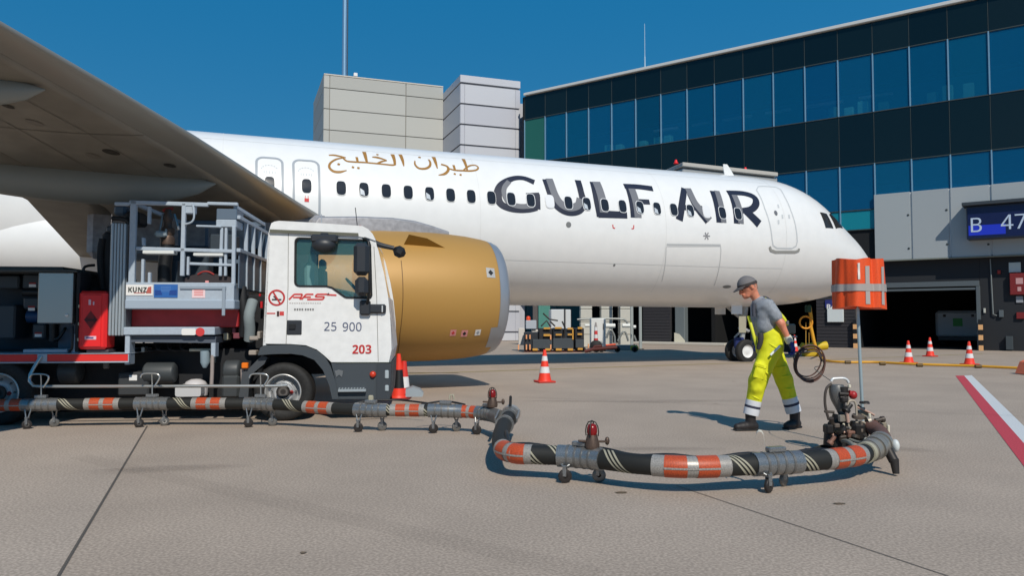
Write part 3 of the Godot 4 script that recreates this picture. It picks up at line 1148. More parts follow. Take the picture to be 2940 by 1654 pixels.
func airliner() -> void:
	var O := thing("airliner", "white airliner with dark GULF AIR lettering and gold engine, nose towards the terminal", "airliner", Vector3(-4.713, -0.002, -19.463))
	O.basis = Basis(Vector3.UP, 0.35527) * Basis(Vector3.BACK, -0.00329)
	# fuselage
	var ss := []
	var s := -30.0
	while s < 11.4:
		ss.append(s)
		s += 1.0
	for k in 41: ss.append(SN - 6.5 * pow(1.0 - k / 40.0, 2.0))
	var rows := []
	for q in ss:
		var row := PackedVector3Array()
		for j in 72: row.append(hull(q, TAU * j / 72))
		rows.append(row)
	var b := MB.new()
	b.grid(rows, true)
	var fus := obj("fuselage", b, M.white, O)
	# faint skin joints
	for q in [-2.6, 3.45, 8.8, 12.9]:
		b = MB.new()
		var pl := []
		for k in 40: pl.append(Vector2(q, -1.9 + k * 0.12))
		ribbon(b, pl, 0.012, 0.003, on_hull, 1)
		obj("skin_joint", b, M.skin_seam, O)
	for q in [-0.95, 1.95]:
		b = MB.new()
		ribbon(b, straight2([Vector2(-9.0, q), Vector2(12.9, q)], 0.3), 0.010, 0.0036, on_hull, 1)
		obj("skin_joint", b, M.skin_seam, O)
	# belly fairing
	rows = []
	for k in 25:
		var t := k / 24.0
		var e := pow(sin(PI * clampf(t, 0.001, 0.999)), 0.45)
		var row := PackedVector3Array()
		for j in 40:
			var a := PI + (j / 39.0 - 0.5) * PI * 1.25 + PI / 2
			row.append(Vector3(2.6 - 12.6 * t, 2.95 + sin(a) * (1.45 * e + 0.02), cos(a) * (2.16 * e + 0.02)))
		rows.append(row)
	b = MB.new()
	b.grid(rows, false, Vector3.DOWN)
	obj("belly_fairing", b, M.white, O)
	# wing
	var lats := [1.2, 2.0, 3.2, 4.6, 5.75, 6.4, 8.0, 9.5, 11.0, 12.5, 14.0, 15.5, 16.5]
	var xs := [0.0, 0.004, 0.012, 0.025, 0.045, 0.075, 0.11]
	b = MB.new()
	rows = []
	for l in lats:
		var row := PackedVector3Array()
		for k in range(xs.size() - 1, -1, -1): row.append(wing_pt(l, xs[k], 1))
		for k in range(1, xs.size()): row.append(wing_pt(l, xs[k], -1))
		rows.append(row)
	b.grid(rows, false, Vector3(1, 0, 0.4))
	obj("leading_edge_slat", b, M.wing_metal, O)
	xs = [0.113, 0.16, 0.24, 0.34, 0.46, 0.6, 0.74]
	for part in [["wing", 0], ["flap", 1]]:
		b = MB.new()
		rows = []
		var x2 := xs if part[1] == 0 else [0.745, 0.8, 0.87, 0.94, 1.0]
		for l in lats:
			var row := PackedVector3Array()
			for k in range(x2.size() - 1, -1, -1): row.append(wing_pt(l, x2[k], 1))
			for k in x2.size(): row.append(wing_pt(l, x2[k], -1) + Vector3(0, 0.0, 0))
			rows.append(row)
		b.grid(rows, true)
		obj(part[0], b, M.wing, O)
	# dark seams and fuel panels below the wing
	var put_wing := func(q: Vector2, off: float) -> Vector3:
		return wing_pt(q.x, q.y, -1) - Vector3(0, off, 0)
	b = MB.new()
	for q in [[7.2, 7.2, 0.12, 0.7], [9.9, 9.9, 0.12, 0.7], [13.0, 13.0, 0.12, 0.7]]:
		ribbon(b, straight2([Vector2(q[0], q[2]), Vector2(q[1], q[3])], 0.05), 0.02, 0.004, put_wing, 1)
	for x in [0.3, 0.52]:
		ribbon(b, straight2([Vector2(2.2, x), Vector2(15.5, x)], 0.4), 0.004, 0.004, put_wing, 1)
	obj("panel_seam", b, mat(116, 110, 100, 0.6), O)
	for k in 6:
		b = MB.new()
		var pl := []
		for j in 12: pl.append(Vector2(7.0 + 1.05 * k + cos(TAU * j / 12) * 0.1, 0.42 + sin(TAU * j / 12) * 0.022))
		patch(b, pl, 0.005, put_wing)
		obj("access_panel", b, mat(126, 119, 108, 0.6), O)
	for q in [[9.3, 0.33, 0.17], [8.85, 0.2, 0.13], [10.6, 0.4, 0.1]]:
		b = MB.new()
		var pl := []
		for k in 12: pl.append(Vector2(q[0] + cos(TAU * k / 12) * q[2] * 0.62, q[1] + sin(TAU * k / 12) * q[2] * 0.15))
		patch(b, pl, 0.006, put_wing)
		obj("fuel_panel", b, mat(58, 52, 44, 0.6), O)
	# flap track fairings
	for q in [[8.2, -2.6, -7.2, 0.27, 0.24], [11.2, -4.15, -7.6, 0.2, 0.17], [14.2, -5.4, -8.2, 0.17, 0.15]]:
		rows = []
		for k in 22:
			var t := k / 21.0
			var e := pow(sin(PI * pow(clampf(t, 0.0005, 0.9995), 0.72)), 0.8)
			var st := lerpf(q[1], q[2], t)
			var x := (le_s(q[0]) - st) / chord(q[0])
			var yw := wing_pt(q[0], clampf(x, 0, 1), -1).y
			var row := PackedVector3Array()
			for j in 16:
				var a := TAU * j / 16
				row.append(Vector3(st, yw - 0.05 - 0.02 * t + sin(a) * q[3] * e - q[3] * e * 0.25, q[0] + cos(a) * q[4] * e))
			rows.append(row)
		b = MB.new()
		b.grid(rows, true)
		obj("flap_track_fairing", b, mat(138, 140, 134, 0.45), O)
	# engine: cowl, bare lip, inlet, fan, strake, pylon
	var eng := []
	for st in [-1.6, -1.2, -0.8, -0.3, 0.2, 0.7, 1.2, 1.55, 1.85, 2.05, 2.15, 2.25]: eng.append(st)
	rows = []
	for st in eng:
		var row := PackedVector3Array()
		for j in 56: row.append(on_nacelle(Vector2(st, TAU * j / 56), 0))
		rows.append(row)
	b = MB.new()
	b.grid(rows, true)
	var cowl := obj("engine_cowl", b, M.gold, O)
	rows = []
	for q in [[2.253, 0.0], [2.28, 0.0], [2.32, 0.0], [2.36, 0.0], [2.42, -0.0], [2.46, -0.01], [2.485, -0.03], [2.48, -0.07], [2.42, -0.12], [2.3, -0.14], [2.1, -0.15]]:
		var row := PackedVector3Array()
		for j in 56:
			var a := TAU * j / 56
			var r: float = nac_r(q[0]) + q[1] if q[1] > -0.05 else 1.0 + q[1]
			row.append(Vector3(q[0], 1.75 + r * sin(a), 5.75 + r * cos(a)))
		rows.append(row)
	b = MB.new()
	b.grid(rows.slice(0, 7), true)
	b.grid(rows.slice(6), true, Vector3.ZERO)
	obj("inlet_lip", b, M.bare, O)
	b = MB.new()
	b.lathe([Vector2(0.85, 0), Vector2(0.86, 0.8)], Transform3D(Basis(Vector3.BACK, -PI / 2), Vector3(1.35, 1.75, 5.75)), 40)
	obj("inlet_duct", b, mat(120, 122, 126, 0.5), O)
	b = MB.new()
	b.lathe([Vector2(0.86, 0.0), Vector2(0.3, 0.05), Vector2(0.3, 0.05), Vector2(0.2, 0.3), Vector2(0.0, 0.5)], Transform3D(Basis(Vector3.BACK, -PI / 2), Vector3(1.33, 1.75, 5.75)), 32)
	obj("fan", b, M.dark_metal, O)
	b = MB.new()
	b.lathe([Vector2(0.98, 0.0), Vector2(0.7, -0.7), Vector2(0.55, -1.3), Vector2(0.0, -1.3)], Transform3D(Basis(Vector3.BACK, -PI / 2), Vector3(-1.58, 1.75, 5.75)), 32)
	obj("exhaust_nozzle", b, M.dark_metal, O)
	b = MB.new()
	ribbon(b, straight2([Vector2(0.417, 0.505), Vector2(0.423, -0.033), Vector2(0.42, -0.599), Vector2(0.466, -1.049)], 0.06), 0.014, 0.003, on_nacelle, 1)
	obj("cowl_seam", b, mat(110, 80, 34, 0.6), O)
	b = MB.new()
	patch(b, straight2([Vector2(2.306, -0.534), Vector2(2.114, -0.535), Vector2(2.12, -0.985), Vector2(2.313, -1.027), Vector2(2.438, -0.729)], 0.1), 0.004, on_nacelle)
	obj("bare_cowl_corner", b, M.bare, O)
	b = MB.new()
	var st0: Vector2 = Vector2(0.513, 0.822)
	var st1: Vector2 = Vector2(1.271, 0.785)
	var base0 := on_nacelle(st0, -0.01)
	var base1 := on_nacelle(st1, -0.01)
	var up0 := (on_nacelle(st0, 0.5) - base0).normalized()
	var fin := [base0, base0 + up0 * 0.24 + Vector3(0.06, 0, 0), base0 + up0 * 0.17 + Vector3(0.40, 0, 0), base1 + up0 * 0.01]
	b.face(fin, Vector3(0, 0.3, 1))
	b.face([fin[0] - Vector3(0, 0, 0.03), fin[1] - Vector3(0, 0, 0.03), fin[2] - Vector3(0, 0, 0.03), fin[3] - Vector3(0, 0, 0.03)], Vector3(0, 0.3, -1))
	for k in 3: b.face([fin[k], fin[k + 1], fin[k + 1] - Vector3(0, 0, 0.03), fin[k] - Vector3(0, 0, 0.03)], Vector3.UP)
	obj("engine_strake", b, M.gold_dark, O)
	# cowl stickers
	for q in [[Vector2(2.074, 0.375), 0.085, M.black, M.reflective], [Vector2(1.386, -0.586), 0.055, M.label_red, M.label_pink], [Vector2(1.603, -0.604), 0.06, M.black, M.label_pink], [Vector2(1.864, -0.601), 0.055, M.line_grey, M.label_white]]:
		b = MB.new()
		var c: Vector2 = q[0]
		var w: float = q[1]
		patch(b, [c + Vector2(-w, -w), c + Vector2(w, -w), c + Vector2(w, w), c + Vector2(-w, w)], 0.004, on_nacelle)
		obj("cowl_sticker", b, q[3], O)
		b = MB.new()
		patch(b, [c + Vector2(-w * 0.6, 0), c + Vector2(0, -w * 0.6), c + Vector2(w * 0.6, 0), c + Vector2(0, w * 0.6)], 0.007, on_nacelle)
		obj("cowl_sticker_print", b, q[2], O)
	# pylon
	var pt := [Vector2(-0.975, 3.076), Vector2(-0.905, 3.175), Vector2(-0.184, 3.219), Vector2(0.45, 3.228), Vector2(0.872, 3.196), Vector2(1.223, 3.121), Vector2(1.565, 3.028)]
	rows = []
	for k in pt.size():
		var p: Vector2 = pt[k]
		var hw := 0.26 * (1.0 - 0.75 * pow(float(k) / (pt.size() - 1), 2.0))
		rows.append(PackedVector3Array([Vector3(p.x, 2.7, 5.75 + hw), Vector3(p.x, p.y - 0.06, 5.75 + hw), Vector3(p.x, p.y - 0.01, 5.75 + hw * 0.7), Vector3(p.x, p.y, 5.75), Vector3(p.x, p.y - 0.01, 5.75 - hw * 0.7), Vector3(p.x, p.y - 0.06, 5.75 - hw), Vector3(p.x, 2.7, 5.75 - hw)]))
	b = MB.new()
	b.grid(rows, false, Vector3.UP)
	b.face([rows[0][0], rows[0][1], rows[0][2], rows[0][3], rows[0][4], rows[0][5], rows[0][6]], Vector3.LEFT)
	obj("engine_pylon", b, M.pylon, O)
	b = MB.new()
	b.slab(-4.6, 2.3, -0.7, 3.2, 5.55, 5.95, 0.1)
	obj("pylon_aft", b, M.pylon, O)
	# cabin windows
	for i in 22:
		var c := Vector2(0.02 + 0.5334 * i, 0.60 - 0.0012 * i)
		var shape := func(rx: float, ry: float) -> Array:
			var pl := []
			for k in 20:
				var a := TAU * k / 20
				pl.append(c + Vector2(signf(cos(a)) * pow(absf(cos(a)), 0.62) * rx, signf(sin(a)) * pow(absf(sin(a)), 0.62) * ry))
			return pl
		b = MB.new()
		patch(b, shape.call(0.128 if i > 7 else 0.122, 0.189 if i > 7 else 0.184), 0.014, on_hull)
		var fr := obj("cabin_window", b, M.frame_white if i > 7 else M.white, O)
		b = MB.new()
		patch(b, shape.call(0.112, 0.172), 0.018, on_hull)
		obj("pane", b, M.frame_white if i in [10, 19] else M.pane_dark, fr)
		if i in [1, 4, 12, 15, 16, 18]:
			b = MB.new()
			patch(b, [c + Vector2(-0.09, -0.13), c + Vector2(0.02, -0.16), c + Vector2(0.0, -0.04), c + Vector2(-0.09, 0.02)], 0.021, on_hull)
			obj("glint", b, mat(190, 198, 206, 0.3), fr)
	# overwing exits
	for q in [[Vector2(-1.893, 0.447), Vector2(-1.28, 0.462), 0], [Vector2(-1.076, 0.501), Vector2(-0.458, 0.516), 1]]:
		var x0: float = q[0].x
		var x1: float = q[1].x
		var y1 := 1.32
		var y0 := -0.42
		b = MB.new()
		var loop := []
		for p in rounded(x0 + 0.02, y0, x1 - 0.02, y1, 0.16, 5): loop.append(p)
		ribbon(b, closed2(loop, 0.1), 0.055, 0.006, on_hull, 1)
		var dr := obj("overwing_exit", b, M.line_grey, O)
		var cx := (x0 + x1) / 2
		b = MB.new()
		var pl := []
		for k in 18:
			var a := TAU * k / 18
			pl.append(Vector2(cx + signf(cos(a)) * pow(absf(cos(a)), 0.62) * 0.11, 0.60 + signf(sin(a)) * pow(absf(sin(a)), 0.62) * 0.17))
		patch(b, pl, 0.012, on_hull)
		obj("door_pane", b, M.pane_dark, dr)
		b = MB.new()
		for k in 5: ribbon(b, [Vector2(cx - 0.12 + 0.06 * k, 0.86), Vector2(cx - 0.12 + 0.06 * k, 0.92)], 0.02, 0.007, on_hull, 1)
		for k in 7:
			var a := 0.5 + k * 0.36
			ribbon(b, [Vector2(cx + cos(a) * 0.19, 0.93 + sin(a) * 0.16), Vector2(cx + cos(a + 0.2) * 0.19, 0.93 + sin(a + 0.2) * 0.16)], 0.014, 0.007, on_hull, 1)
		obj("door_marks", b, M.line_pale, dr)
		b = MB.new()
		patch(b, [Vector2(cx - 0.05, 0.22), Vector2(cx + 0.05, 0.22), Vector2(cx + 0.05, 0.3), Vector2(cx - 0.05, 0.3)], 0.007, on_hull)
		ribbon(b, [Vector2(cx - 0.035, 0.3), Vector2(cx - 0.03, 0.36)], 0.012, 0.007, on_hull, 1)
		ribbon(b, [Vector2(cx + 0.035, 0.3), Vector2(cx + 0.03, 0.36)], 0.012, 0.007, on_hull, 1)
		obj("door_mark_red", b, M.label_red, dr)
	# forward door with its sill
	b = MB.new()
	var dl := [Vector2(12.23, 1.491), Vector2(12.412, 1.688), Vector2(12.614, 1.734), Vector2(13.12, 1.785), Vector2(13.245, 1.679), Vector2(13.195, 1.302), Vector2(13.208, 0.784), Vector2(13.269, 0.298), Vector2(13.307, -0.136), Vector2(13.268, -0.273), Vector2(13.113, -0.347), Vector2(12.556, -0.358), Vector2(12.405, -0.291), Vector2(12.353, -0.108), Vector2(12.3, 0.289), Vector2(12.224, 0.811)]
	ribbon(b, closed2(dl, 0.08), 0.04, 0.006, on_hull, 1)
	var fd := obj("forward_door", b, M.line_pale, O)
	b = MB.new()
	ribbon(b, straight2([Vector2(12.278, -0.321), Vector2(12.338, -0.425), Vector2(12.516, -0.466), Vector2(13.249, -0.442), Vector2(13.383, -0.401), Vector2(13.386, -0.337)], 0.06), 0.075, 0.016, on_hull, 1)
	obj("door_sill", b, mat(150, 150, 146, 0.5), fd)
	b = MB.new()
	var dw: Vector2 = Vector2(12.593, 0.672)
	var pd := []
	for k in 14: pd.append(dw + Vector2(cos(TAU * k / 14) * 0.06, sin(TAU * k / 14) * 0.08))
	patch(b, pd, 0.008, on_hull)
	obj("door_pane", b, mat(110, 112, 116, 0.3), fd)
	b = MB.new()
	for q in [Vector2(12.767, 0.912), Vector2(12.817, 0.575), Vector2(13.077, 0.595), Vector2(12.632, 0.397)]: patch(b, [q + Vector2(-0.04, -0.06), q + Vector2(0.02, -0.06), q + Vector2(0.04, 0.06), q + Vector2(-0.02, 0.06)], 0.007, on_hull)
	obj("door_marks", b, M.line_pale, fd)
	# cargo door
	b = MB.new()
	ribbon(b, straight2([Vector2(8.951, -1.456), Vector2(8.823, -0.489), Vector2(8.835, -0.426), Vector2(10.586, -0.362), Vector2(10.611, -0.469), Vector2(10.742, -1.581)], 0.1), 0.022, 0.006, on_hull, 1)
	ribbon(b, straight2([Vector2(8.829, -0.372), Vector2(10.582, -0.324)], 0.1), 0.035, 0.008, on_hull, 1)
	obj("cargo_door", b, mat(196, 198, 198, 0.5), O)
	# cockpit panes
	for q in [[Vector2(14.49, 1.016), Vector2(14.846, 1.132), Vector2(14.936, 0.58), Vector2(14.547, 0.459)], [Vector2(15.002, 1.211), Vector2(15.854, 2.199), Vector2(15.596, 1.066), Vector2(15.075, 0.643)]]:
		b = MB.new()
		patch(b, straight2([q[0], q[1], q[2], q[3], q[0]], 0.12).slice(0, -1), 0.010, on_hull)
		obj("cockpit_window", b, mat(50, 48, 46, 0.1), O)
	# small marks and probes
	b = MB.new()
	var sc: Vector2 = Vector2(10.101, -0.105)
	for k in 3: ribbon(b, [sc + Vector2(cos(k * PI / 3), sin(k * PI / 3)) * 0.11, sc - Vector2(cos(k * PI / 3), sin(k * PI / 3)) * 0.11], 0.035, 0.005 + 0.001 * k, on_hull, 1)
	obj("star_mark", b, mat(140, 140, 142, 0.5), O)
	b = MB.new()
	for q in [[Vector2(5.856, 0.009), 0.075], [Vector2(7.318, -0.998), 0.035], [Vector2(11.201, -1.605), 0.12]]:
		var pl := []
		for k in 14: pl.append((q[0] as Vector2) + Vector2(cos(TAU * k / 14) * q[1] * (1.0 if q[1] < 0.1 else 1.2), sin(TAU * k / 14) * q[1] * (1.0 if q[1] < 0.1 else 0.5)))
		patch(b, pl, 0.006, on_hull)
	obj("service_port", b, mat(120, 122, 122, 0.5), O)
	b = MB.new()
	for q in [[Vector2(7.147, 0.069), Vector2(7.16, -0.016), Vector2(7.216, -0.021)], [Vector2(7.783, 0.086), Vector2(7.782, -0.004), Vector2(7.715, -0.011)]]: ribbon(b, straight2(q, 0.05), 0.03, 0.006, on_hull, 1)
	obj("red_corner_mark", b, M.label_red, O)
	# blade antenna
	b = MB.new()
	var an: float = Vector2(12.374, 5.938).x
	rows = []
	for q in [[0.0, 0.20, 0.42], [0.28, 0.10, 0.28], [0.42, 0.05, 0.16]]:
		var row := PackedVector3Array()
		for k in 12: row.append(Vector3(an - q[0] * 0.45 + cos(TAU * k / 12) * q[2] * 0.5, 5.84 + q[0], sin(TAU * k / 12) * 0.025))
		rows.append(row)
	b.grid(rows, true)
	b.cap(rows[-1], Vector3.UP)
	obj("blade_antenna", b, M.white, O)
	letters(O)
	nose_gear(O)

func letters(O: Node3D) -> void:
	# the airline's name as flat paint laid over the skin; k: metres for one unit of stroke width
	var k7 := 0.0060
	var glyphs := {
		"letter_g": [[[Vector2(5.017, 1.144), Vector2(4.728, 1.265), Vector2(4.413, 1.214), Vector2(4.095, 0.992), Vector2(3.944, 0.729), Vector2(3.969, 0.478), Vector2(4.17, 0.356), Vector2(4.464, 0.316), Vector2(4.765, 0.349), Vector2(4.977, 0.413)], [30, 26, 26, 34, 38, 34, 28, 26, 28, 30]], [[Vector2(4.973, 0.36), Vector2(5.003, 0.788)], [34, 34]], [[Vector2(5.094, 0.749), Vector2(4.723, 0.707)], [26, 26]]],
		"letter_u": [[[Vector2(5.339, 1.277), Vector2(5.388, 0.829), Vector2(5.5, 0.527), Vector2(5.728, 0.36), Vector2(5.993, 0.325), Vector2(6.227, 0.421), Vector2(6.322, 0.642), Vector2(6.313, 0.918), Vector2(6.317, 1.335)], [24, 26, 30, 30, 28, 30, 34, 30, 30]]],
		"letter_l": [[[Vector2(6.739, 1.316), Vector2(6.733, 0.712), Vector2(6.784, 0.259)], [24, 30, 34]], [[Vector2(6.73, 0.331), Vector2(7.6, 0.343)], [34, 30]]],
		"letter_f": [[[Vector2(7.694, 1.239), Vector2(8.147, 1.255), Vector2(8.59, 1.223)], [30, 30, 32]], [[Vector2(7.795, 1.19), Vector2(7.803, 0.688), Vector2(7.804, 0.286)], [26, 30, 34]], [[Vector2(7.911, 0.751), Vector2(8.36, 0.76)], [26, 26]]],
		"letter_a": [[[Vector2(9.652, 1.328), Vector2(9.425, 0.839), Vector2(9.223, 0.288)], [30, 34, 38]], [[Vector2(9.321, 0.66), Vector2(10.049, 0.674)], [27, 25]], [[Vector2(9.718, 1.122), Vector2(9.832, 0.671), Vector2(10.16, 0.299)], [20, 24, 36]]],
		"letter_i": [[[Vector2(10.576, 1.31), Vector2(10.556, 0.763), Vector2(10.553, 0.283)], [26, 32, 36]]],
		"letter_r": [[[Vector2(11.087, 1.279), Vector2(11.641, 1.3), Vector2(11.968, 1.19), Vector2(11.975, 0.964), Vector2(11.736, 0.744), Vector2(11.314, 0.672)], [30, 32, 36, 38, 34, 26]], [[Vector2(11.177, 1.262), Vector2(11.163, 0.75), Vector2(11.134, 0.284)], [24, 30, 34]], [[Vector2(11.503, 0.692), Vector2(11.916, 0.301)], [40, 44]]],
	}
	var tones := {
		"letter_g": [[Vector2(4.307, 1.109), Vector2(4.144, 0.901), Vector2(4.114, 0.675), Vector2(4.238, 0.473), Vector2(4.521, 0.408), Vector2(4.876, 0.444)], 22],
		"letter_u": [[Vector2(5.474, 1.313), Vector2(5.517, 0.861), Vector2(5.639, 0.578), Vector2(5.87, 0.46), Vector2(6.147, 0.522), Vector2(6.249, 0.727)], 34],
		"letter_l": [[Vector2(6.864, 1.328), Vector2(6.902, 0.723), Vector2(6.9, 0.373)], 40],
		"letter_f": [[Vector2(7.903, 1.166), Vector2(7.929, 0.696), Vector2(7.929, 0.292)], 36],
		"letter_a": [[Vector2(9.77, 1.339), Vector2(9.843, 0.816), Vector2(10.226, 0.338)], 34],
		"letter_i": [[Vector2(10.742, 1.325), Vector2(10.701, 0.772), Vector2(10.69, 0.29)], 30],
		"letter_r": [[Vector2(11.295, 1.211), Vector2(11.308, 0.73), Vector2(11.274, 0.291)], 32],
	}
	var n := 0
	for g in glyphs:
		var b := MB.new()
		for st in glyphs[g]:
			var w := []
			for x in st[1]: w.append(x * k7)
			var sm := smooth2(st[0], 0.06, w)
			ribbon(b, sm[0], sm[1], 0.004 + 0.0012 * (n % 4), on_hull, 2)
			n += 1
		var o := obj(g, b, M.navy, O)
		b = MB.new()
		var t: Array = tones[g]
		var sm2 := smooth2(t[0], 0.06)
		ribbon(b, sm2[0], float(t[1]) * k7, 0.0098, on_hull, 2)
		obj("halftone_stroke", b, M.halftone, o)
	var k6 := 0.0027
	var arab := {
		"arabic_jim": [[[Vector2(-0.216, 1.587), Vector2(-0.086, 1.605), Vector2(0.066, 1.571), Vector2(0.187, 1.534)], [16, 26, 24, 12]], [[Vector2(0.126, 1.526), Vector2(-0.047, 1.45), Vector2(-0.197, 1.297), Vector2(-0.231, 1.152), Vector2(-0.148, 1.044), Vector2(0.003, 1.032), Vector2(0.172, 1.096)], [14, 20, 20, 22, 26, 26, 8]], [[Vector2(-0.033, 1.285), Vector2(0.022, 1.262)], [24, 24]]],
		"arabic_ya": [[[Vector2(0.113, 1.524), Vector2(0.194, 1.41), Vector2(0.362, 1.397), Vector2(0.519, 1.403), Vector2(0.676, 1.409)], [16, 18, 20, 20, 18]], [[Vector2(0.449, 1.6), Vector2(0.458, 1.4)], [24, 20]], [[Vector2(0.301, 1.218), Vector2(0.356, 1.203)], [22, 22]], [[Vector2(0.429, 1.207), Vector2(0.485, 1.191)], [22, 22]]],
		"arabic_lam": [[[Vector2(0.663, 1.882), Vector2(0.671, 1.607), Vector2(0.682, 1.41)], [36, 28, 18]], [[Vector2(0.676, 1.409), Vector2(0.94, 1.399), Vector2(1.125, 1.392), Vector2(1.313, 1.389), Vector2(1.393, 1.427)], [20, 20, 20, 22, 14]], [[Vector2(1.369, 1.875), Vector2(1.379, 1.61), Vector2(1.369, 1.408)], [38, 28, 20]]],
		"arabic_kha": [[[Vector2(0.836, 1.654), Vector2(0.969, 1.649), Vector2(1.183, 1.556)], [14, 30, 12]], [[Vector2(1.181, 1.547), Vector2(1.057, 1.496), Vector2(0.929, 1.398)], [14, 20, 18]], [[Vector2(0.956, 1.803), Vector2(1.007, 1.778)], [24, 24]]],
		"arabic_alif": [[[Vector2(1.571, 1.899), Vector2(1.587, 1.614), Vector2(1.587, 1.376)], [36, 28, 8]]],
		"arabic_nun": [[[Vector2(1.904, 1.633), Vector2(1.885, 1.471), Vector2(1.961, 1.345), Vector2(2.126, 1.347), Vector2(2.253, 1.451), Vector2(2.297, 1.613), Vector2(2.277, 1.748)], [10, 18, 24, 26, 24, 20, 16]], [[Vector2(2.029, 1.838), Vector2(2.085, 1.807)], [24, 24]]],
		"arabic_alif_001": [[[Vector2(2.437, 1.916), Vector2(2.439, 1.632), Vector2(2.444, 1.381)], [38, 28, 8]]],
		"arabic_ra": [[[Vector2(2.569, 1.568), Vector2(2.714, 1.504), Vector2(2.722, 1.358), Vector2(2.609, 1.213), Vector2(2.438, 1.154)], [26, 22, 26, 28, 8]]],
		"arabic_ya_001": [[[Vector2(2.717, 1.427), Vector2(2.889, 1.372), Vector2(3.09, 1.373)], [16, 20, 20]], [[Vector2(2.898, 1.572), Vector2(2.901, 1.373)], [24, 20]], [[Vector2(2.845, 1.243), Vector2(2.899, 1.226)], [22, 22]], [[Vector2(2.996, 1.228), Vector2(3.05, 1.21)], [22, 22]]],
		"arabic_ta": [[[Vector2(3.061, 1.374), Vector2(3.294, 1.386), Vector2(3.479, 1.44), Vector2(3.555, 1.551), Vector2(3.493, 1.645), Vector2(3.337, 1.6), Vector2(3.18, 1.454), Vector2(3.118, 1.372)], [20, 22, 20, 16, 18, 20, 16, 12]], [[Vector2(3.237, 1.931), Vector2(3.235, 1.64), Vector2(3.23, 1.417)], [34, 26, 16]]],
	}
	for g in arab:
		var b := MB.new()
		for st in arab[g]:
			var w := []
			for x in st[1]: w.append(x * k6)
			var sm := smooth2(st[0], 0.04, w)
			ribbon(b, sm[0], sm[1], 0.004 + 0.0012 * (n % 4), on_hull, 1)
			n += 1
		obj(g.trim_suffix("_001"), b, M.letter_gold, O)

func nose_gear(O: Node3D) -> void:
	var gs: float = Vector2(12.805, 0.292).x
	var b := MB.new()
	b.tube([Vector3(gs - 0.1, 0.36, 0), Vector3(gs + 0.02, 1.2, 0), Vector3(gs + 0.1, 2.0, 0)], [0.07, 0.09, 0.11], 12)
	b.tube([Vector3(gs - 0.1, 0.36, -0.3), Vector3(gs - 0.1, 0.36, 0.3)], 0.06, 10)
	b.tube([Vector3(gs + 0.04, 1.3, 0), Vector3(gs - 0.8, 1.9, 0)], 0.05, 8)
	b.tube([Vector3(gs - 0.12, 0.55, 0), Vector3(gs - 0.32, 0.8, 0), Vector3(gs - 0.02, 1.05, 0)], 0.035, 8)
	b.tube([Vector3(gs - 0.25, 1.1, 0.14), Vector3(gs + 0.1, 1.0, 0.14)], 0.06, 8)
	obj("nose_gear_strut", b, mat(176, 178, 178, 0.45, 0.3), O)
	for z in [-0.26, 0.26]:
		b = MB.new()
		var xf := Transform3D(Basis(Vector3.RIGHT, PI / 2), Vector3(gs - 0.1, 0.37, z))
		b.lathe([Vector2(0.2, -0.09), Vector2(0.3, -0.105), Vector2(0.355, -0.08), Vector2(0.37, -0.03), Vector2(0.37, 0.03), Vector2(0.355, 0.08), Vector2(0.3, 0.105), Vector2(0.2, 0.09)], xf, 28)
		var w := obj("nose_wheel", b, M.rubber, O)
		b = MB.new()
		b.lathe([Vector2(0.0, 0.06), Vector2(0.07, 0.07), Vector2(0.1, 0.04), Vector2(0.17, 0.05), Vector2(0.205, 0.09), Vector2(0.205, 0.09), Vector2(0.205, -0.09), Vector2(0.205, -0.09), Vector2(0.0, -0.06)], xf, 24)
		obj("rim", b, mat(226, 226, 224, 0.4), w)
	for z in [-0.42, 0.42]:
		b = MB.new()
		b.slab(gs - 0.75, 1.52, gs - 0.35, 1.86, z - 0.015, z + 0.015, 0.01)
		obj("nose_gear_door", b, M.white, O)
	b = MB.new()
	b.slab(gs - 0.5, 0.95, gs - 0.24, 1.5, 0.44, 0.46, 0.005)
	obj("gear_placard", b, M.ivory, O)
	b = MB.new()
	b.slab(gs + 0.05, 1.38, gs + 0.42, 1.62, 0.3, 0.32, 0.004)
	obj("steering_tag", b, M.label_white, O)
	b = MB.new()
	b.slab(gs + 0.02, 1.16, gs + 0.38, 1.38, 0.3, 0.32, 0.004)
	obj("steering_flag", b, M.red, O)
	b = MB.new()
	b.slab(gs - 0.42, 0.45, gs - 0.1, 0.8, 0.06, 0.2, 0.03)
	obj("blue_cover", b, mat(30, 44, 100, 0.6), O)

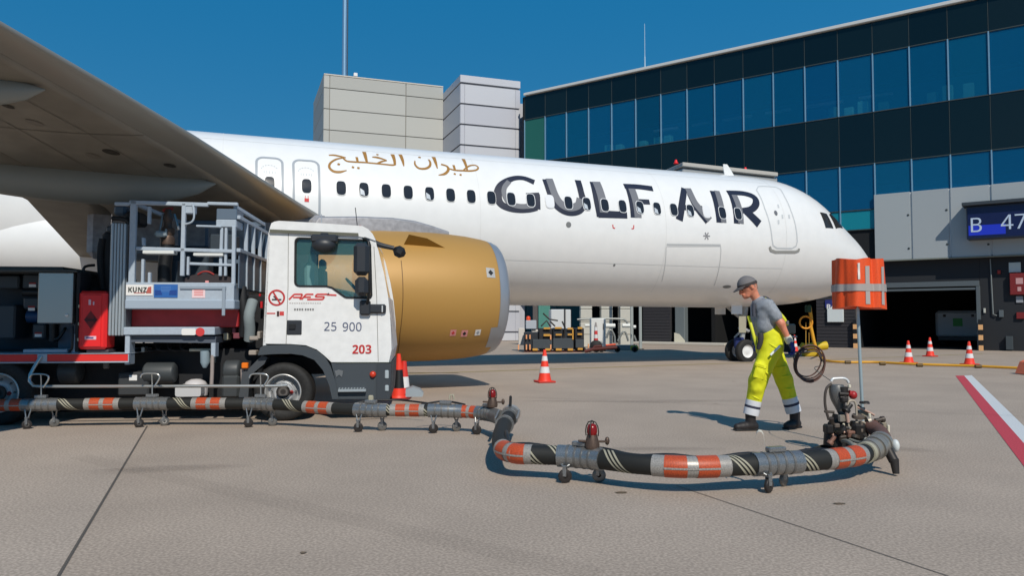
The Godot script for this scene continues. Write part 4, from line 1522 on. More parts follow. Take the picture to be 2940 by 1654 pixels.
func behind_aircraft() -> void:
	# passenger bridge whose roof shows over the fuselage
	var p0 := Vector3(5.485, 6.468, -25.6)
	var p1 := Vector3(8.928, 6.277, -26.4)
	var o := thing("boarding_bridge", "grey boarding bridge roof showing above the white fuselage", "bridge", Vector3(p0.x, 0, p0.z))
	var b := MB.new()
	b.bar(p0, p1, 1.5, 0.14, 0.02)
	obj("roof", b.mv(o.position), mat(176, 172, 164, 0.6), o)
	b = MB.new()
	b.bar(p0 - Vector3(0, 0.85, 0), p1 - Vector3(0, 0.85, 0), 1.3, 1.5, 0.03)
	obj("tunnel_wall", b.mv(o.position), mat(150, 152, 152, 0.6), o)
	for q in [[0.02, 0.05, 0.0], [2.6, 0.14, 0.0]]:
		b = MB.new()
		var c: Vector3 = p0.lerp(p1, clampf(q[0] / p0.distance_to(p1), -0.05, 1)) + Vector3(0, 0.08, 0.4)
		b.lathe([Vector2(0.08, 0.0), Vector2(0.08, 0.03), Vector2(0.08, 0.03), Vector2(0.06, 0.04), Vector2(0.035, 0.13), Vector2(0.0, 0.15)], Transform3D(Basis(), c), 12)
		obj("red_beacon", b.mv(o.position), M.red, o)
	b = MB.new()
	b.slab(p1.x - 0.5, 0, p1.x - 0.1, p1.y - 1.5, p1.z - 0.4, p1.z, 0.03)
	obj("support_column", b.mv(o.position), mat(96, 100, 104, 0.6), o)

	# black cases on a low trolley with yellow edges
	var zc := -30.5
	o = thing("equipment_trolley", "low trolley of black cases with yellow edges beyond the fuselage shadow", "trolley", Vector3(3.3, 0, zc))
	b = MB.new()
	b.slab(0.485, -0.084, 2.836, 0.043, zc - 1.2, zc, 0.01)
	obj("platform", b.mv(o.position), mat(88, 42, 34, 0.6), o)
	for q in [[0.485, 0.085, 1.053, 0.806], [1.08, 0.085, 1.626, 0.962], [1.652, 0.085, 2.051, 0.976], [2.071, 0.085, 2.488, 0.948], [2.524, 0.085, 2.902, 0.976]]:
		b = MB.new()
		b.slab(q[0], q[1], q[2], q[3], zc - 1.0, zc - 0.04, 0.03)
		obj("black_case", b.mv(o.position), [M.black, M.plastic, M.chassis][rng.randi() % 3], o)
	for q in [[0.825, 0.142, 1.619, 0.523], [1.647, 0.142, 2.469, 0.566], [2.553, 0.17, 2.894, 0.509]]:
		b = MB.new()
		b.slab(q[0], q[1], q[2], q[3], zc - 0.04, zc + 0.04, 0.02)
		obj("grey_panel", b.mv(o.position), M.fender, o)
	for q in [[1.274, 0.928, 1.541, 1.001], [1.722, 0.942, 1.994, 1.018], [2.23, 0.916, 2.448, 0.99], [2.641, 0.933, 2.825, 1.018], [1.268, 0.645, 1.529, 0.735], [1.755, 0.673, 1.994, 0.741], [2.237, 0.679, 2.442, 0.749], [2.634, 0.693, 2.816, 0.764], [2.418, 0.509, 2.471, 0.933], [0.825, 0.068, 1.029, 0.158], [1.335, 0.068, 1.539, 0.158], [1.76, 0.068, 1.992, 0.158], [2.235, 0.068, 2.445, 0.158], [2.638, 0.096, 2.836, 0.175]]:
		b = MB.new()
		b.slab(q[0], q[1], q[2], q[3], zc + 0.04, zc + 0.07, 0.005)
		obj("yellow_edge", b.mv(o.position), mat(206, 152, 62, 0.6), o)
	for q in [[0.554, 0.532, 0.605, 0.707], [0.695, 0.532, 0.747, 0.707], [0.553, 0.099, 0.604, 0.317], [0.695, 0.099, 0.746, 0.317], [1.528, 0.509, 1.58, 0.707], [1.528, 0.108, 1.579, 0.311], [3.04, 0.17, 3.092, 0.339], [3.153, 0.099, 3.234, 0.368], [0.236, 0.099, 0.287, 0.311]]:
		b = MB.new()
		b.slab(q[0], q[1], q[2], q[3], zc + 0.02, zc + 0.08, 0.004)
		obj("orange_marker", b.mv(o.position), mat(230, 160, 110, 0.6), o)
	b = MB.new()
	for q in [[Vector3(1.167, 1.047, -30.5), Vector3(1.394, 1.273, -30.5), Vector3(1.563, 1.018, -30.5)], [Vector3(1.536, 1.245, -30.5), Vector3(1.734, 1.047, -30.5)], [Vector3(1.253, 1.571, -30.5), Vector3(1.507, 1.33, -30.5), Vector3(1.848, 1.273, -30.5)], [Vector3(2.018, 1.245, -30.5), Vector3(2.13, 0.99, -30.5), Vector3(2.073, 0.566, -30.5)]]:
		b.tube(q, 0.035, 6)
	obj("lift_linkage", b.mv(o.position), M.dark_metal, o)
	for x in [380.0, 640.0, 860.0, 1100.0]:
		b = MB.new()
		b.lathe([Vector2(0, 0.06), Vector2(0.11, 0.06), Vector2(0.12, 0.04), Vector2(0.12, -0.04)], Transform3D(Basis(Vector3.RIGHT, PI / 2), Vector3(1.75 + x * 0.0029, 0.12, zc - 0.05)), 12)
		obj("trolley_wheel", b.mv(o.position), M.rubber, o)

	# generator with an orange beacon
	o = thing("power_unit", "small silver power unit with orange beacon left of the black cases", "generator", Vector3(0.735, 0.249, -31.5) * Vector3(1, 0, 1))
	b = MB.new()
	b.slab(0.575, 0.921, 1.015, 1.287, -32.0, -31.5, 0.02)
	obj("housing", b.mv(o.position), mat(176, 182, 190, 0.4), o)
	b = MB.new()
	b.slab(0.267, 0.249, 0.531, 0.965, -32.2, -31.6, 0.02)
	b.slab(0.823, 0.249, 1.087, 0.892, -32.2, -31.6, 0.02)
	obj("cabinet", b.mv(o.position), mat(206, 200, 192, 0.5), o)
	b = MB.new()
	b.slab(Vector3(0.589, 0.016, -31.5).x, 0.0, Vector3(1.028, 0.016, -31.5).x, 0.75, -32.2, -31.8, 0.02)
	obj("foot", b.mv(o.position), M.chassis, o)
	b = MB.new()
	b.lathe([Vector2(0.09, 0), Vector2(0.09, 0.12), Vector2(0.05, 0.17), Vector2(0.0, 0.18)], Transform3D(Basis(), Vector3(0.68, 1.287, -31.6)), 12)
	obj("beacon", b.mv(o.position), mat(226, 74, 30, 0.4), o)

	# white cabinet, barrier cone, pipework, posts
	o = thing("white_cabinet", "tall white equipment cabinet right of the black cases", "cabinet", Vector3(3.588, 0.279, -31.5) * Vector3(1, 0, 1))
	b = MB.new()
	b.slab(Vector3(3.287, 0.279, -31.5).x, 0.05, Vector3(3.895, 0.279, -31.5).x, Vector3(3.901, 1.366, -31.5).y, -32.1, -31.5, 0.02)
	obj("body", b.mv(o.position), mat(222, 222, 218, 0.5), o)
	b = MB.new()
	b.slab(Vector3(3.287, 0.279, -31.5).x, 0.0, Vector3(3.895, 0.279, -31.5).x, 0.05, -32.05, -31.55, 0)
	obj("plinth", b.mv(o.position), M.dark_metal, o)
	b = MB.new()
	b.slab(Vector3(3.778, 0.279, -31.5).x, 0.9, Vector3(3.807, 0.279, -31.5).x, 1.15, -31.5, -31.48, 0)
	obj("handle", b.mv(o.position), M.dark_metal, o)
	o = thing("barrier_post", "red and white barrier post on a dark rubber wheel", "barrier", Vector3(3.353, 0.289, -30.3) * Vector3(1, 0, 1))
	b = MB.new()
	b.lathe([Vector2(0.0, 0.18), Vector2(0.1, 0.17), Vector2(0.16, 0.1), Vector2(0.2, 0.1), Vector2(0.24, 0.06), Vector2(0.24, -0.06)], Transform3D(Basis(Vector3.RIGHT, PI / 2), Vector3(0, 0.26, 0.05)), 18)
	obj("rubber_foot", b, M.rubber, o)
	for k in 4:
		b = MB.new()
		b.lathe([Vector2(0.09 - 0.008 * k, 0), Vector2(0.085 - 0.008 * k, 0.15)], Transform3D(Basis(), Vector3(0, 0.42 + 0.15 * k, 0)), 12)
		obj("band", b, M.label_red if k % 2 == 0 else M.cone_white, o)
	b = MB.new()
	b.lathe([Vector2(0.06, 0), Vector2(0.03, 0.18), Vector2(0.0, 0.2)], Transform3D(Basis(), Vector3(0, 1.02, 0)), 10)
	obj("tip", b, mat(150, 144, 140, 0.5), o)
	o = thing("pipe_manifold", "silver pipework with white valves behind the white cabinet", "pipes", Vector3(4.449, 0.261, -33) * Vector3(1, 0, 1))
	for q in [[Vector3(2.843, 1.317, -33), Vector3(3.381, 1.348, -33), Vector3(4.639, 1.348, -33), Vector3(4.945, 1.271, -33), Vector3(5.067, 1.057, -33)], [Vector3(4.113, 0.505, -33), Vector3(4.268, 0.873, -33), Vector3(4.451, 0.628, -33), Vector3(4.479, 0.23, -33)], [Vector3(4.603, 0.383, -33), Vector3(4.881, 0.811, -33), Vector3(5.062, 0.383, -33)], [Vector3(5.309, 0.628, -33), Vector3(5.4, 0.383, -33)]]:
		b = MB.new()
		b.tube(smooth_path(q, 0.08), 0.045, 8)
		obj("pipe", b.mv(o.position), mat(150, 152, 148, 0.4, 0.4), o)
	for q in [[3.18, 0.995, 3.456, 1.124], [4.084, 0.949, 4.49, 1.142], [4.805, 0.965, 5.135, 1.142], [5.281, 0.919, 5.389, 1.072]]:
		b = MB.new()
		b.tube([Vector3(q[0], (q[1] + q[3]) / 2, -33), Vector3(q[2], (q[1] + q[3]) / 2, -33)], (q[3] - q[1]) / 2, 12)
		obj("white_valve", b.mv(o.position), mat(226, 226, 220, 0.5), o)
	b = MB.new()
	b.slab(Vector3(4.111, 0.23, -33).x, 0.0, Vector3(5.429, 0.23, -33).x, 0.22, -33.3, -32.8, 0.02)
	obj("skid", b.mv(o.position), mat(138, 144, 146, 0.6), o)
	var pg := "grey steel posts behind the pipework"
	for q in [[1850, "grey steel post just right of the silver pipework"], [1972, "grey steel post beside the dark brick wall"]]:
		var x: float = lerpf(Vector3(5.296, 0.493, -33.5).x, Vector3(5.675, 0.493, -33.5).x, (q[0] - 1850.0) / 122.0)
		o = thing("steel_post", q[1], "post", Vector3(x, 0, -33.5), 0, pg)
		b = MB.new()
		b.slab(-0.06, 0, 0.06, 4.2, -0.06, 0.06, 0.01)
		obj("shaft", b, mat(158, 164, 162, 0.5), o)
		b = MB.new()
		b.slab(-0.14, 0, 0.14, 0.03, -0.14, 0.14, 0.005)
		obj("foot_plate", b, M.dark_metal, o)
	for q in [[1195, "pale column left of the white cabinet"], [1485, "pale column right of the white cabinet"], [1745, "pale column behind the silver pipework"]]:
		var x: float = Vector3(3.504, 1.436, -36).x + (q[0] - 1195.0) * 0.00335
		o = thing("pale_column", q[1], "column", Vector3(x, 0, -36), 0, "pale columns under the building")
		b = MB.new()
		for k in 7: b.slab(-0.27, 0.02 + k * 0.6, 0.27, 0.6 + k * 0.6, -0.3, 0.3, 0.02)
		obj("shaft", b, mat(190, 188, 178, 0.7), o)
		b = MB.new()
		b.slab(-0.24, 0, 0.24, 4.3, -0.27, 0.27, 0)
		obj("joint_core", b, mat(120, 118, 110, 0.7), o)
	o = thing("white_container", "white box container partly hidden behind the black cases", "container", Vector3(2.184, 0.481, -34) * Vector3(1, 0, 1))
	b = MB.new()
	b.slab(Vector3(1.744, 1.428, -34).x, 0.4, Vector3(2.345, 1.428, -34).x, Vector3(1.745, 1.776, -34).y, -36, -34, 0.03)
	b.slab(Vector3(2.392, 1.428, -34).x, 0.4, Vector3(2.645, 1.428, -34).x, Vector3(2.377, 1.77, -34).y, -36, -34.02, 0.03)
	obj("box_wall", b.mv(o.position), mat(206, 208, 208, 0.5), o)
	b = MB.new()
	b.slab(Vector3(2.345, 1.428, -34).x, 0.0, Vector3(2.392, 1.428, -34).x, Vector3(2.377, 1.808, -34).y, -36, -33.98, 0)
	b.slab(Vector3(1.744, 1.428, -34).x, 0.0, Vector3(2.645, 1.428, -34).x, 0.4, -35.9, -34.1, 0)
	obj("frame", b.mv(o.position), M.plastic, o)
	o = thing("glazed_screen", "green glass wind screen behind the trolley of black cases", "screen", Vector3(1.611, 0.385, -38) * Vector3(1, 0, 1))
	b = MB.new()
	b.slab(Vector3(1.33, 1.443, -38).x, 0.0, Vector3(1.914, 1.443, -38).x, 4.2, -38.05, -38, 0)
	obj("pane", b.mv(o.position), mat(86, 140, 128, 0.15), o)
	b = MB.new()
	b.slab(Vector3(1.048, 1.443, -38).x, 0.0, Vector3(1.295, 1.443, -38).x, 4.2, -38.2, -38, 0.01)
	obj("frame_post", b.mv(o.position), mat(86, 80, 78, 0.6), o)
	o = thing("red_towbar", "rusty red tow bar lying on the ground in the fuselage shadow", "tow bar", Vector3(3.625, 0.188, -30) * Vector3(1, 0, 1))
	b = MB.new()
	b.tube([Vector3(2.873, 0.049, -30), Vector3(3.207, 0.147, -30), Vector3(4.155, 0.216, -30)], 0.07, 8)
	b.tube([Vector3(3.207, 0.147, -30), Vector3(3.263, 0.244, -30), Vector3(3.542, 0.266, -30)], 0.06, 8)
	obj("bar", b.mv(o.position), mat(84, 34, 28, 0.7), o)
	b = MB.new()
	b.tube([Vector3(3.71, 0.299, -30), Vector3(4.1, 0.333, -30)], 0.035, 8)
	obj("orange_grip", b.mv(o.position), mat(236, 90, 50, 0.6), o)
	o = thing("yellow_chock", "dirty yellow block on the kerb by the pipework", "chock", Vector3(5.16, 0.218, -32) * Vector3(1, 0, 1))
	b = MB.new()
	b.slab(-0.16, 0, 0.16, 0.22, -0.15, 0.15, 0.05)
	obj("block", b, mat(176, 160, 40, 0.7), o)
	b = MB.new()
	b.tube([Vector3(-0.05, 0.21, 0), Vector3(0, 0.27, 0), Vector3(0.05, 0.21, 0)], 0.015, 6)
	obj("rope", b, M.dark_metal, o)

	# beige service box near the worker's back
	o = thing("service_tractor", "beige tractor body standing behind the worker's arm", "tractor", Vector3(10.283, 0.433, -28) * Vector3(1, 0, 1))
	b = MB.new()
	b.slab(10.071, 0.781, 10.498, 1.158, -29.5, -28, 0.05)
	obj("body", b.mv(o.position), mat(128, 124, 114, 0.6), o)
	b = MB.new()
	b.slab(10.112, 0.65, 10.52, 0.717, -28.2, -27.95, 0.01)
	obj("bumper", b.mv(o.position), mat(190, 186, 182, 0.5), o)
	b = MB.new()
	b.slab(Vector3(10.112, 0.607, -28).x, 0.1, Vector3(10.474, 0.607, -28).x, Vector3(10.476, 0.694, -28).y, -29.3, -28.1, 0.02)
	obj("chassis", b.mv(o.position), M.chassis, o)
	# yellow cable: coil hung from the aircraft, then along the ground
	o = thing("yellow_cable", "yellow ground power cable looping down and along the apron", "cable", Vector3(10.02, 0.319, -25) * Vector3(1, 0, 1))
	b = MB.new()
	var run := [Vector3(9.836, 1.717, -25), Vector3(9.849, 1.562, -25), Vector3(9.876, 1.328, -25), Vector3(9.859, 1.095, -25), Vector3(9.904, 0.862, -25), Vector3(9.959, 0.578, -25), Vector3(10.04, 0.319, -25)]
	b.tube(smooth_path(run, 0.08), 0.055, 10)
	var gr := [Vector3(10.04, 0.319, -25), Vector3(11.043, 0.05, -27.211), Vector3(9.71, 0.05, -23.513), Vector3(9.938, 0.05, -22.499), Vector3(10.764, 0.05, -22.499), Vector3(11.407, 0.05, -21.488), Vector3(12.424, 0.05, -20.742), Vector3(13.352, 0.05, -19.555), Vector3(14.133, 0.05, -19.087)]
	b.tube(smooth_path(gr, 0.1), 0.036, 8)
	obj("sheath", b.mv(o.position), mat(216, 158, 38, 0.55), o)
	b = MB.new()
	var cc := Vector3(9.687, 1.219, -25)
	var ring := []
	for k in 40:
		var a := 0.3 + TAU * 1.08 * k / 39.0
		ring.append(cc + Vector3(cos(a) * 0.2, sin(a) * 0.2, 0.06 * k / 39.0))
	b.tube(ring, 0.03, 8)
	obj("coil", b.mv(o.position), mat(222, 150, 40, 0.55), o)
	b = MB.new()
	b.tube([Vector3(9.698, 1.225, -25), Vector3(9.685, 0.449, -25)], 0.014, 6)
	b.tube([Vector3(9.796, 0.888, -25), Vector3(9.795, 0.526, -25)], 0.01, 6)
	obj("lanyard", b.mv(o.position), mat(180, 140, 60, 0.6), o)
	b = MB.new()
	b.slab(Vector3(9.695, 1.821, -25).x, Vector3(9.69, 1.549, -25).y, Vector3(9.863, 1.821, -25).x, Vector3(9.694, 1.795, -25).y, -25.1, -24.9, 0.03)
	obj("plug", b.mv(o.position), mat(20, 60, 40, 0.6), o)
	for q in [Vector3(9.925, 0.05, -22.435), Vector3(10.603, 0.05, -21.724), Vector3(11.264, 0.05, -20.987), Vector3(12.542, 0.05, -20.431)]:
		b = MB.new()
		b.tube([q - Vector3(0.08, 0, 0), q + Vector3(0.08, 0, 0)], 0.048, 8)
		obj("cable_clip", b.mv(o.position), mat(96, 74, 34, 0.6), o)
	o = thing("yellow_drum", "yellow cable trough lying by the dark brick wall", "trough", Vector3(10.851, 0.353, -27) * Vector3(1, 0, 1))
	b = MB.new()
	b.tube([Vector3(10.293, 0.408, -27), Vector3(10.515, 0.319, -27)], 0.1, 10)
	b.tube([Vector3(10.501, 0.319, -27), Vector3(11.201, 0.394, -27)], 0.15, 12)
	obj("trough", b.mv(o.position), mat(206, 176, 26, 0.6), o)
	b = MB.new()
	b.slab(Vector3(10.371, 0.074, -27).x, 0, Vector3(11.07, 0.074, -27).x, 0.16, -27.2, -26.9, 0.03)
	obj("foot", b.mv(o.position), mat(190, 160, 26, 0.6), o)
	# orange bag at the right-hand edge
	o = thing("orange_bag", "orange and yellow bag lying on the apron at the right edge", "bag", Vector3(12.188, 0, -17.857))
	b = MB.new()
	b.prism([Vector2(-0.1, 0.02), Vector2(0.02, 0.3), Vector2(0.3, 0.42), Vector2(0.9, 0.75), Vector2(1.3, 0.7), Vector2(1.4, 0.02)], -0.4, 0.25)
	obj("cloth", b, mat(236, 120, 84, 0.7), o)
	b = MB.new()
	b.box(Vector3(0.55, 0.08, 0.3), Vector3(1.1, 0.14, 0.12), 0.04)
	obj("yellow_hem", b, mat(214, 180, 40, 0.7), o)

func fuel_truck() -> void:
	var O := thing("fuel_truck", "white hydrant dispenser truck numbered 203 with grey lift platform", "truck", Vector3(-2.956, 0, -9.75), 0.12217)
	var b := MB.new()
	var W := -2.2
	# --- cab
	var side := PackedVector2Array([Vector2(-0.233, 0.996), Vector2(-0.217, 1.522), Vector2(-0.204, 2.026), Vector2(-0.18, 2.436), Vector2(0.085, 2.419), Vector2(0.973, 2.394), Vector2(1.084, 2.375), Vector2(1.161, 2.347), Vector2(1.21, 2.22), Vector2(1.29, 1.896), Vector2(1.342, 1.608), Vector2(1.375, 1.28), Vector2(1.392, 0.912), Vector2(1.358, 0.749), Vector2(0.622, 0.754), Vector2(0.538, 0.835), Vector2(0.438, 0.917), Vector2(0.299, 0.974), Vector2(0.102, 0.991)])
	var win := PackedVector2Array([Vector2(0.151, 2.31), Vector2(0.157, 2.341), Vector2(0.189, 2.363), Vector2(1.084, 2.346), Vector2(1.107, 2.282), Vector2(1.129, 1.619), Vector2(1.108, 1.585), Vector2(0.796, 1.593), Vector2(0.736, 1.635), Vector2(0.623, 1.718), Vector2(0.554, 1.738), Vector2(0.196, 1.739), Vector2(0.163, 1.759), Vector2(0.153, 1.79)])
	for z in [-0.05, W - 0.0]:
		b = MB.new()
		for q in holed(side, win): b.prism(q, z, z + 0.05)
		obj("cab_side", b, M.cab_white, O)
	b = MB.new()
	b.prism([Vector2(-0.18, 2.432), Vector2(-0.167, 2.497), Vector2(-0.149, 2.55), Vector2(-0.113, 2.571), Vector2(-0.051, 2.582), Vector2(0.48, 2.56), Vector2(1.002, 2.531), Vector2(1.079, 2.491), Vector2(1.136, 2.43), Vector2(1.177, 2.337), Vector2(1.084, 2.371), Vector2(0.973, 2.39)], W - 0.02, 0.02)
	obj("cab_roof", b, M.cab_white, O)
	b = MB.new()
	b.prism([Vector2(-0.167, 2.468), Vector2(0.952, 2.435), Vector2(0.958, 2.398), Vector2(-0.167, 2.428)], 0.02, 0.035)
	obj("roof_gutter", b, mat(96, 96, 82, 0.6), O)
	b = MB.new()
	b.bar(Vector3(-0.221, 0.96, W / 2), Vector3(-0.174, 2.432, W / 2), absf(W), 0.04, 0.01, Vector3.RIGHT)
	obj("cab_back", b, M.cab_white, O)
	# front: bonnet panel, screen, corner pillars
	var f0 := Vector2(1.181, 2.337)
	var f1 := Vector2(1.328, 1.608)
	var f2 := Vector2(1.39, 0.912)
	var f3 := Vector2(1.358, 0.749)
	b = MB.new()
	b.face([Vector3(f1.x - 0.01, f1.y, -0.02), Vector3(f1.x + 0.0, f1.y, -0.22), Vector3(f2.x + 0.02, f2.y, -0.22), Vector3(f2.x, f2.y, -0.02)], Vector3(1, 0, 0.5))
	b.face([Vector3(f1.x + 0.01, f1.y, -0.22), Vector3(f1.x + 0.01, f1.y, W + 0.2), Vector3(f2.x + 0.02, f2.y, W + 0.2), Vector3(f2.x + 0.02, f2.y, -0.22)], Vector3(1, 0, 0))
	b.face([Vector3(f2.x, f2.y, -0.02), Vector3(f2.x + 0.02, f2.y, -0.22), Vector3(f3.x + 0.02, f3.y, -0.22), Vector3(f3.x, f3.y, -0.02)], Vector3(1, 0, 0.5))
	b.face([Vector3(f2.x + 0.02, f2.y, -0.22), Vector3(f2.x + 0.02, f2.y, W + 0.2), Vector3(f3.x + 0.02, f3.y, W + 0.2), Vector3(f3.x + 0.02, f3.y, -0.22)], Vector3(1, 0, 0))
	obj("front_panel", b, M.cab_white, O)
	b = MB.new()
	b.prism([Vector2(f0.x - 0.07, f0.y), Vector2(f0.x - 0.005, f0.y), Vector2(f1.x - 0.005, f1.y), Vector2(f1.x - 0.07, f1.y)], -0.34, -0.012)
	b.bar(Vector3(f0.x - 0.13, f0.y, W + 0.06), Vector3(f1.x - 0.13, f1.y - 0.02, W + 0.06), 0.12, 0.07, 0.02)
	obj("screen_pillar", b, M.cab_white, O)
	b = MB.new()
	b.bar(Vector3(f0.x - 0.01, f0.y, W / 2), Vector3(f1.x - 0.01, f1.y, W / 2), absf(W) - 0.3, 0.008, 0, Vector3.RIGHT)
	obj("windscreen", b, M.glass, O)
	# side glass both sides
	var gl := mat(126, 190, 184, 0.04)
	gl.transparency = BaseMaterial3D.TRANSPARENCY_ALPHA
	gl.albedo_color.a = 0.10
	for z in [-0.035, W + 0.02]:
		b = MB.new()
		b.prism(win, z, z + 0.006)
		obj("side_window", b, gl, O)
		b = MB.new()
		for k in win.size():
			var p := win[k]
			var q := win[(k + 1) % win.size()]
			b.bar(Vector3(p.x, p.y, z + 0.02), Vector3(q.x, q.y, z + 0.02), 0.024, 0.05, 0.002, Vector3.BACK)
		obj("window_seal", b, M.black, O)
	# cab interior
	b = MB.new()
	b.slab(-0.195, 1, 1.324, 1.12, W + 0.06, -0.06, 0)
	b.slab(-0.136, 2.33, 1.092, 2.36, W + 0.06, -0.06, 0)
	obj("cab_floor_and_lining", b, M.interior, O)
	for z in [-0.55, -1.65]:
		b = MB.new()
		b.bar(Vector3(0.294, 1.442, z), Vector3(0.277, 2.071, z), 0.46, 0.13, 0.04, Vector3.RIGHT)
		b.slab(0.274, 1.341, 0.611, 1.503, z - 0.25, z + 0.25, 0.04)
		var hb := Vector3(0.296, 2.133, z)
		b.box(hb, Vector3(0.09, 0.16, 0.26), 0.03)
		obj("seat", b, mat(120, 160, 160, 0.8) if z > -1.0 else mat(40, 74, 84, 0.8), O)  # near seat coloured paler, standing for sunlight through the window
	b = MB.new()
	var ring := []
	var wc := Vector3(0.888, 1.719, -0.55)
	for k in 25: ring.append(wc + Basis(Vector3.BACK, 0.75) * Vector3(0, sin(TAU * k / 24) * 0.2, cos(TAU * k / 24) * 0.2))
	b.tube(ring, 0.016, 8, false)
	b.tube([wc, wc + Vector3(0.25, -0.25, 0)], 0.03, 8)
	obj("steering_wheel", b, M.black, O)
	b = MB.new()
	b.slab(1.07, 1.444, 1.302, 1.638, W + 0.1, -0.1, 0.04)
	obj("dashboard", b, M.plastic, O)
	# shut lines, trim and hardware on the near side
	b = MB.new()
	for q in [[Vector2(0.062, 2.419), Vector2(0.066, 1.725), Vector2(0.051, 0.995)], [Vector2(1.155, 2.265), Vector2(1.195, 1.608), Vector2(1.221, 0.76)]]:
		for k in q.size() - 1: b.bar(Vector3(q[k].x, q[k].y, 0.001), Vector3(q[k + 1].x, q[k + 1].y, 0.001), 0.006, 0.008, 0, Vector3.BACK)
	obj("door_seam", b, mat(110, 110, 106, 0.7), O)
	b = MB.new()
	b.slab(0.056, 1.107, 0.244, 1.297, -0.01, 0.012, 0.01)
	obj("door_handle_recess", b, M.plastic, O)
	b = MB.new()
	b.slab(0.084, 1.18, 0.168, 1.25, 0.012, 0.03, 0.005)
	obj("door_handle", b, M.black, O)
	b = MB.new()
	b.slab(0.987, 1.386, 1.317, 1.506, -0.02, 0.05, 0.02)
	b.slab(0.981, 1.362, 1.12, 1.556, 0.0, 0.07, 0.02)
	obj("lower_mirror_bracket", b, M.plastic, O)
	b = MB.new()
	b.slab(1.263, 1.403, 1.278, 1.489, 0.05, 0.055, 0)
	obj("bracket_trim", b, M.line_pale, O)
	# mirrors
	b = MB.new()
	b.box(Vector3(1.009, 2.082, 0.16), Vector3(0.20, 0.42, 0.16), 0.05)
	obj("main_mirror", b, M.plastic, O)
	b = MB.new()
	b.box(Vector3(1.014, 1.73, 0.16), Vector3(0.17, 0.25, 0.15), 0.05)
	obj("wide_mirror", b, M.plastic, O)
	b = MB.new()
	b.tube(smooth_path([Vector3(1.023, 2.366, 0.0), Vector3(1.084, 2.336, 0.12), Vector3(1.11, 2.079, 0.16), Vector3(1.113, 1.771, 0.16), Vector3(1.09, 1.566, 0.1), Vector3(1.071, 1.485, 0.03)], 0.06), 0.022, 8)
	obj("mirror_arm", b, M.black, O)
	b = MB.new()
	b.slab(0.364, 2.296, 0.697, 2.399, 0.0, 0.16, 0.02)
	b.slab(0.478, 2.396, 0.577, 2.426, 0.0, 0.1, 0.01)
	b.ball(Vector3(0.523, 2.268, 0.1), Vector3(0.155, 0.10, 0.1), 14)
	obj("kerb_mirror", b, M.plastic, O)
	b = MB.new()
	b.tube(smooth_path([Vector3(1.074, 2.357, -0.1), Vector3(1.226, 2.297, -0.12), Vector3(1.409, 2.258, -0.14)], 0.05), [0.045, 0.042, 0.04, 0.036, 0.034, 0.032, 0.03, 0.03, 0.03, 0.03, 0.03, 0.03, 0.03, 0.03].slice(0, smooth_path([Vector3(1.074, 2.357, -0.1), Vector3(1.226, 2.297, -0.12), Vector3(1.409, 2.258, -0.14)], 0.05).size()), 8)
	obj("front_mirror_arm", b, M.plastic, O)
	b = MB.new()
	b.box(Vector3(1.481, 2.211, -0.15), Vector3(0.17, 0.15, 0.13), 0.05, Basis(Vector3.BACK, -0.5))
	obj("front_mirror", b, M.black, O)
	b = MB.new()
	b.tube([Vector3(0.917, 2.534, -0.3), Vector3(0.885, 2.817, -0.3)], 0.006, 6)
	obj("roof_aerial", b, M.black, O)
	b = MB.new()
	b.lathe([Vector2(0.045, 0), Vector2(0.045, 0.03), Vector2(0.0, 0.05)], Transform3D(Basis(), Vector3(0.951, 2.53, -0.3)), 10)
	obj("roof_marker_lamp", b, mat(180, 70, 40, 0.4), O)
	b = MB.new()
	b.lathe([Vector2(0.02, 0), Vector2(0.02, 0.02), Vector2(0.006, 0.02), Vector2(0.006, 0.16)], Transform3D(Basis(), Vector3(0.44, 2.559, -0.3)), 8)
	obj("roof_aerial", b, M.line_grey, O)
	# lettering and stickers on the cab
	var slate := mat(88, 96, 122, 0.5)
	var cr := mat(206, 66, 62, 0.5)
	text("fleet_number", "25", Vector3(0.607, 1.216, 0.004), 0.112, slate, O)
	text("fleet_number", "900", Vector3(0.884, 1.211, 0.004), 0.112, slate, O)
	text("truck_number", "203", Vector3(1.011, 0.916, 0.004), 0.112, mat(190, 42, 40, 0.5), O, true)
	b = MB.new()
	for q in [[Vector2(0.08, 1.563), Vector2(0.144, 1.632), Vector2(0.248, 1.633), Vector2(0.218, 1.564)], [Vector2(0.131, 1.592), Vector2(0.225, 1.592)], [Vector2(0.237, 1.564), Vector2(0.296, 1.633), Vector2(0.387, 1.633)], [Vector2(0.268, 1.596), Vector2(0.355, 1.596)], [Vector2(0.561, 1.634), Vector2(0.43, 1.633), Vector2(0.411, 1.601), Vector2(0.526, 1.601), Vector2(0.506, 1.567), Vector2(0.308, 1.566)], [Vector2(0.561, 1.628), Vector2(0.679, 1.622)]]:
		for k in q.size() - 1: b.bar(Vector3(q[k].x, q[k].y, 0.001), Vector3(q[k + 1].x, q[k + 1].y, 0.001), 0.021, 0.006, 0, Vector3.BACK)
	obj("operator_logo", b, cr, O)
	b = MB.new()
	b.prism([Vector2(0.549, 1.63), Vector2(0.581, 1.654), Vector2(0.593, 1.626)], 0.0, 0.004)
	obj("logo_flash", b, mat(70, 40, 40, 0.5), O)
	b = MB.new()
	for k in 14:
		var x: float = 0.086 + k * 0.029
		b.slab(x, 1.511, x + 0.02, 1.525, 0.0, 0.003, 0)
	obj("small_print", b, mat(186, 180, 176, 0.6), O)
	b = MB.new()
	for k in 8:
		var x: float = 0.146 + k * 0.031 + (0.01 if k > 3 else 0.0)
		b.slab(x, 1.422, x + 0.021, 1.45, 0.0, 0.003, 0)
	obj("door_small_print", b, mat(120, 120, 120, 0.6), O)
	b = MB.new()
	var nc := Vector3(-0.075, 1.587, 0.0)
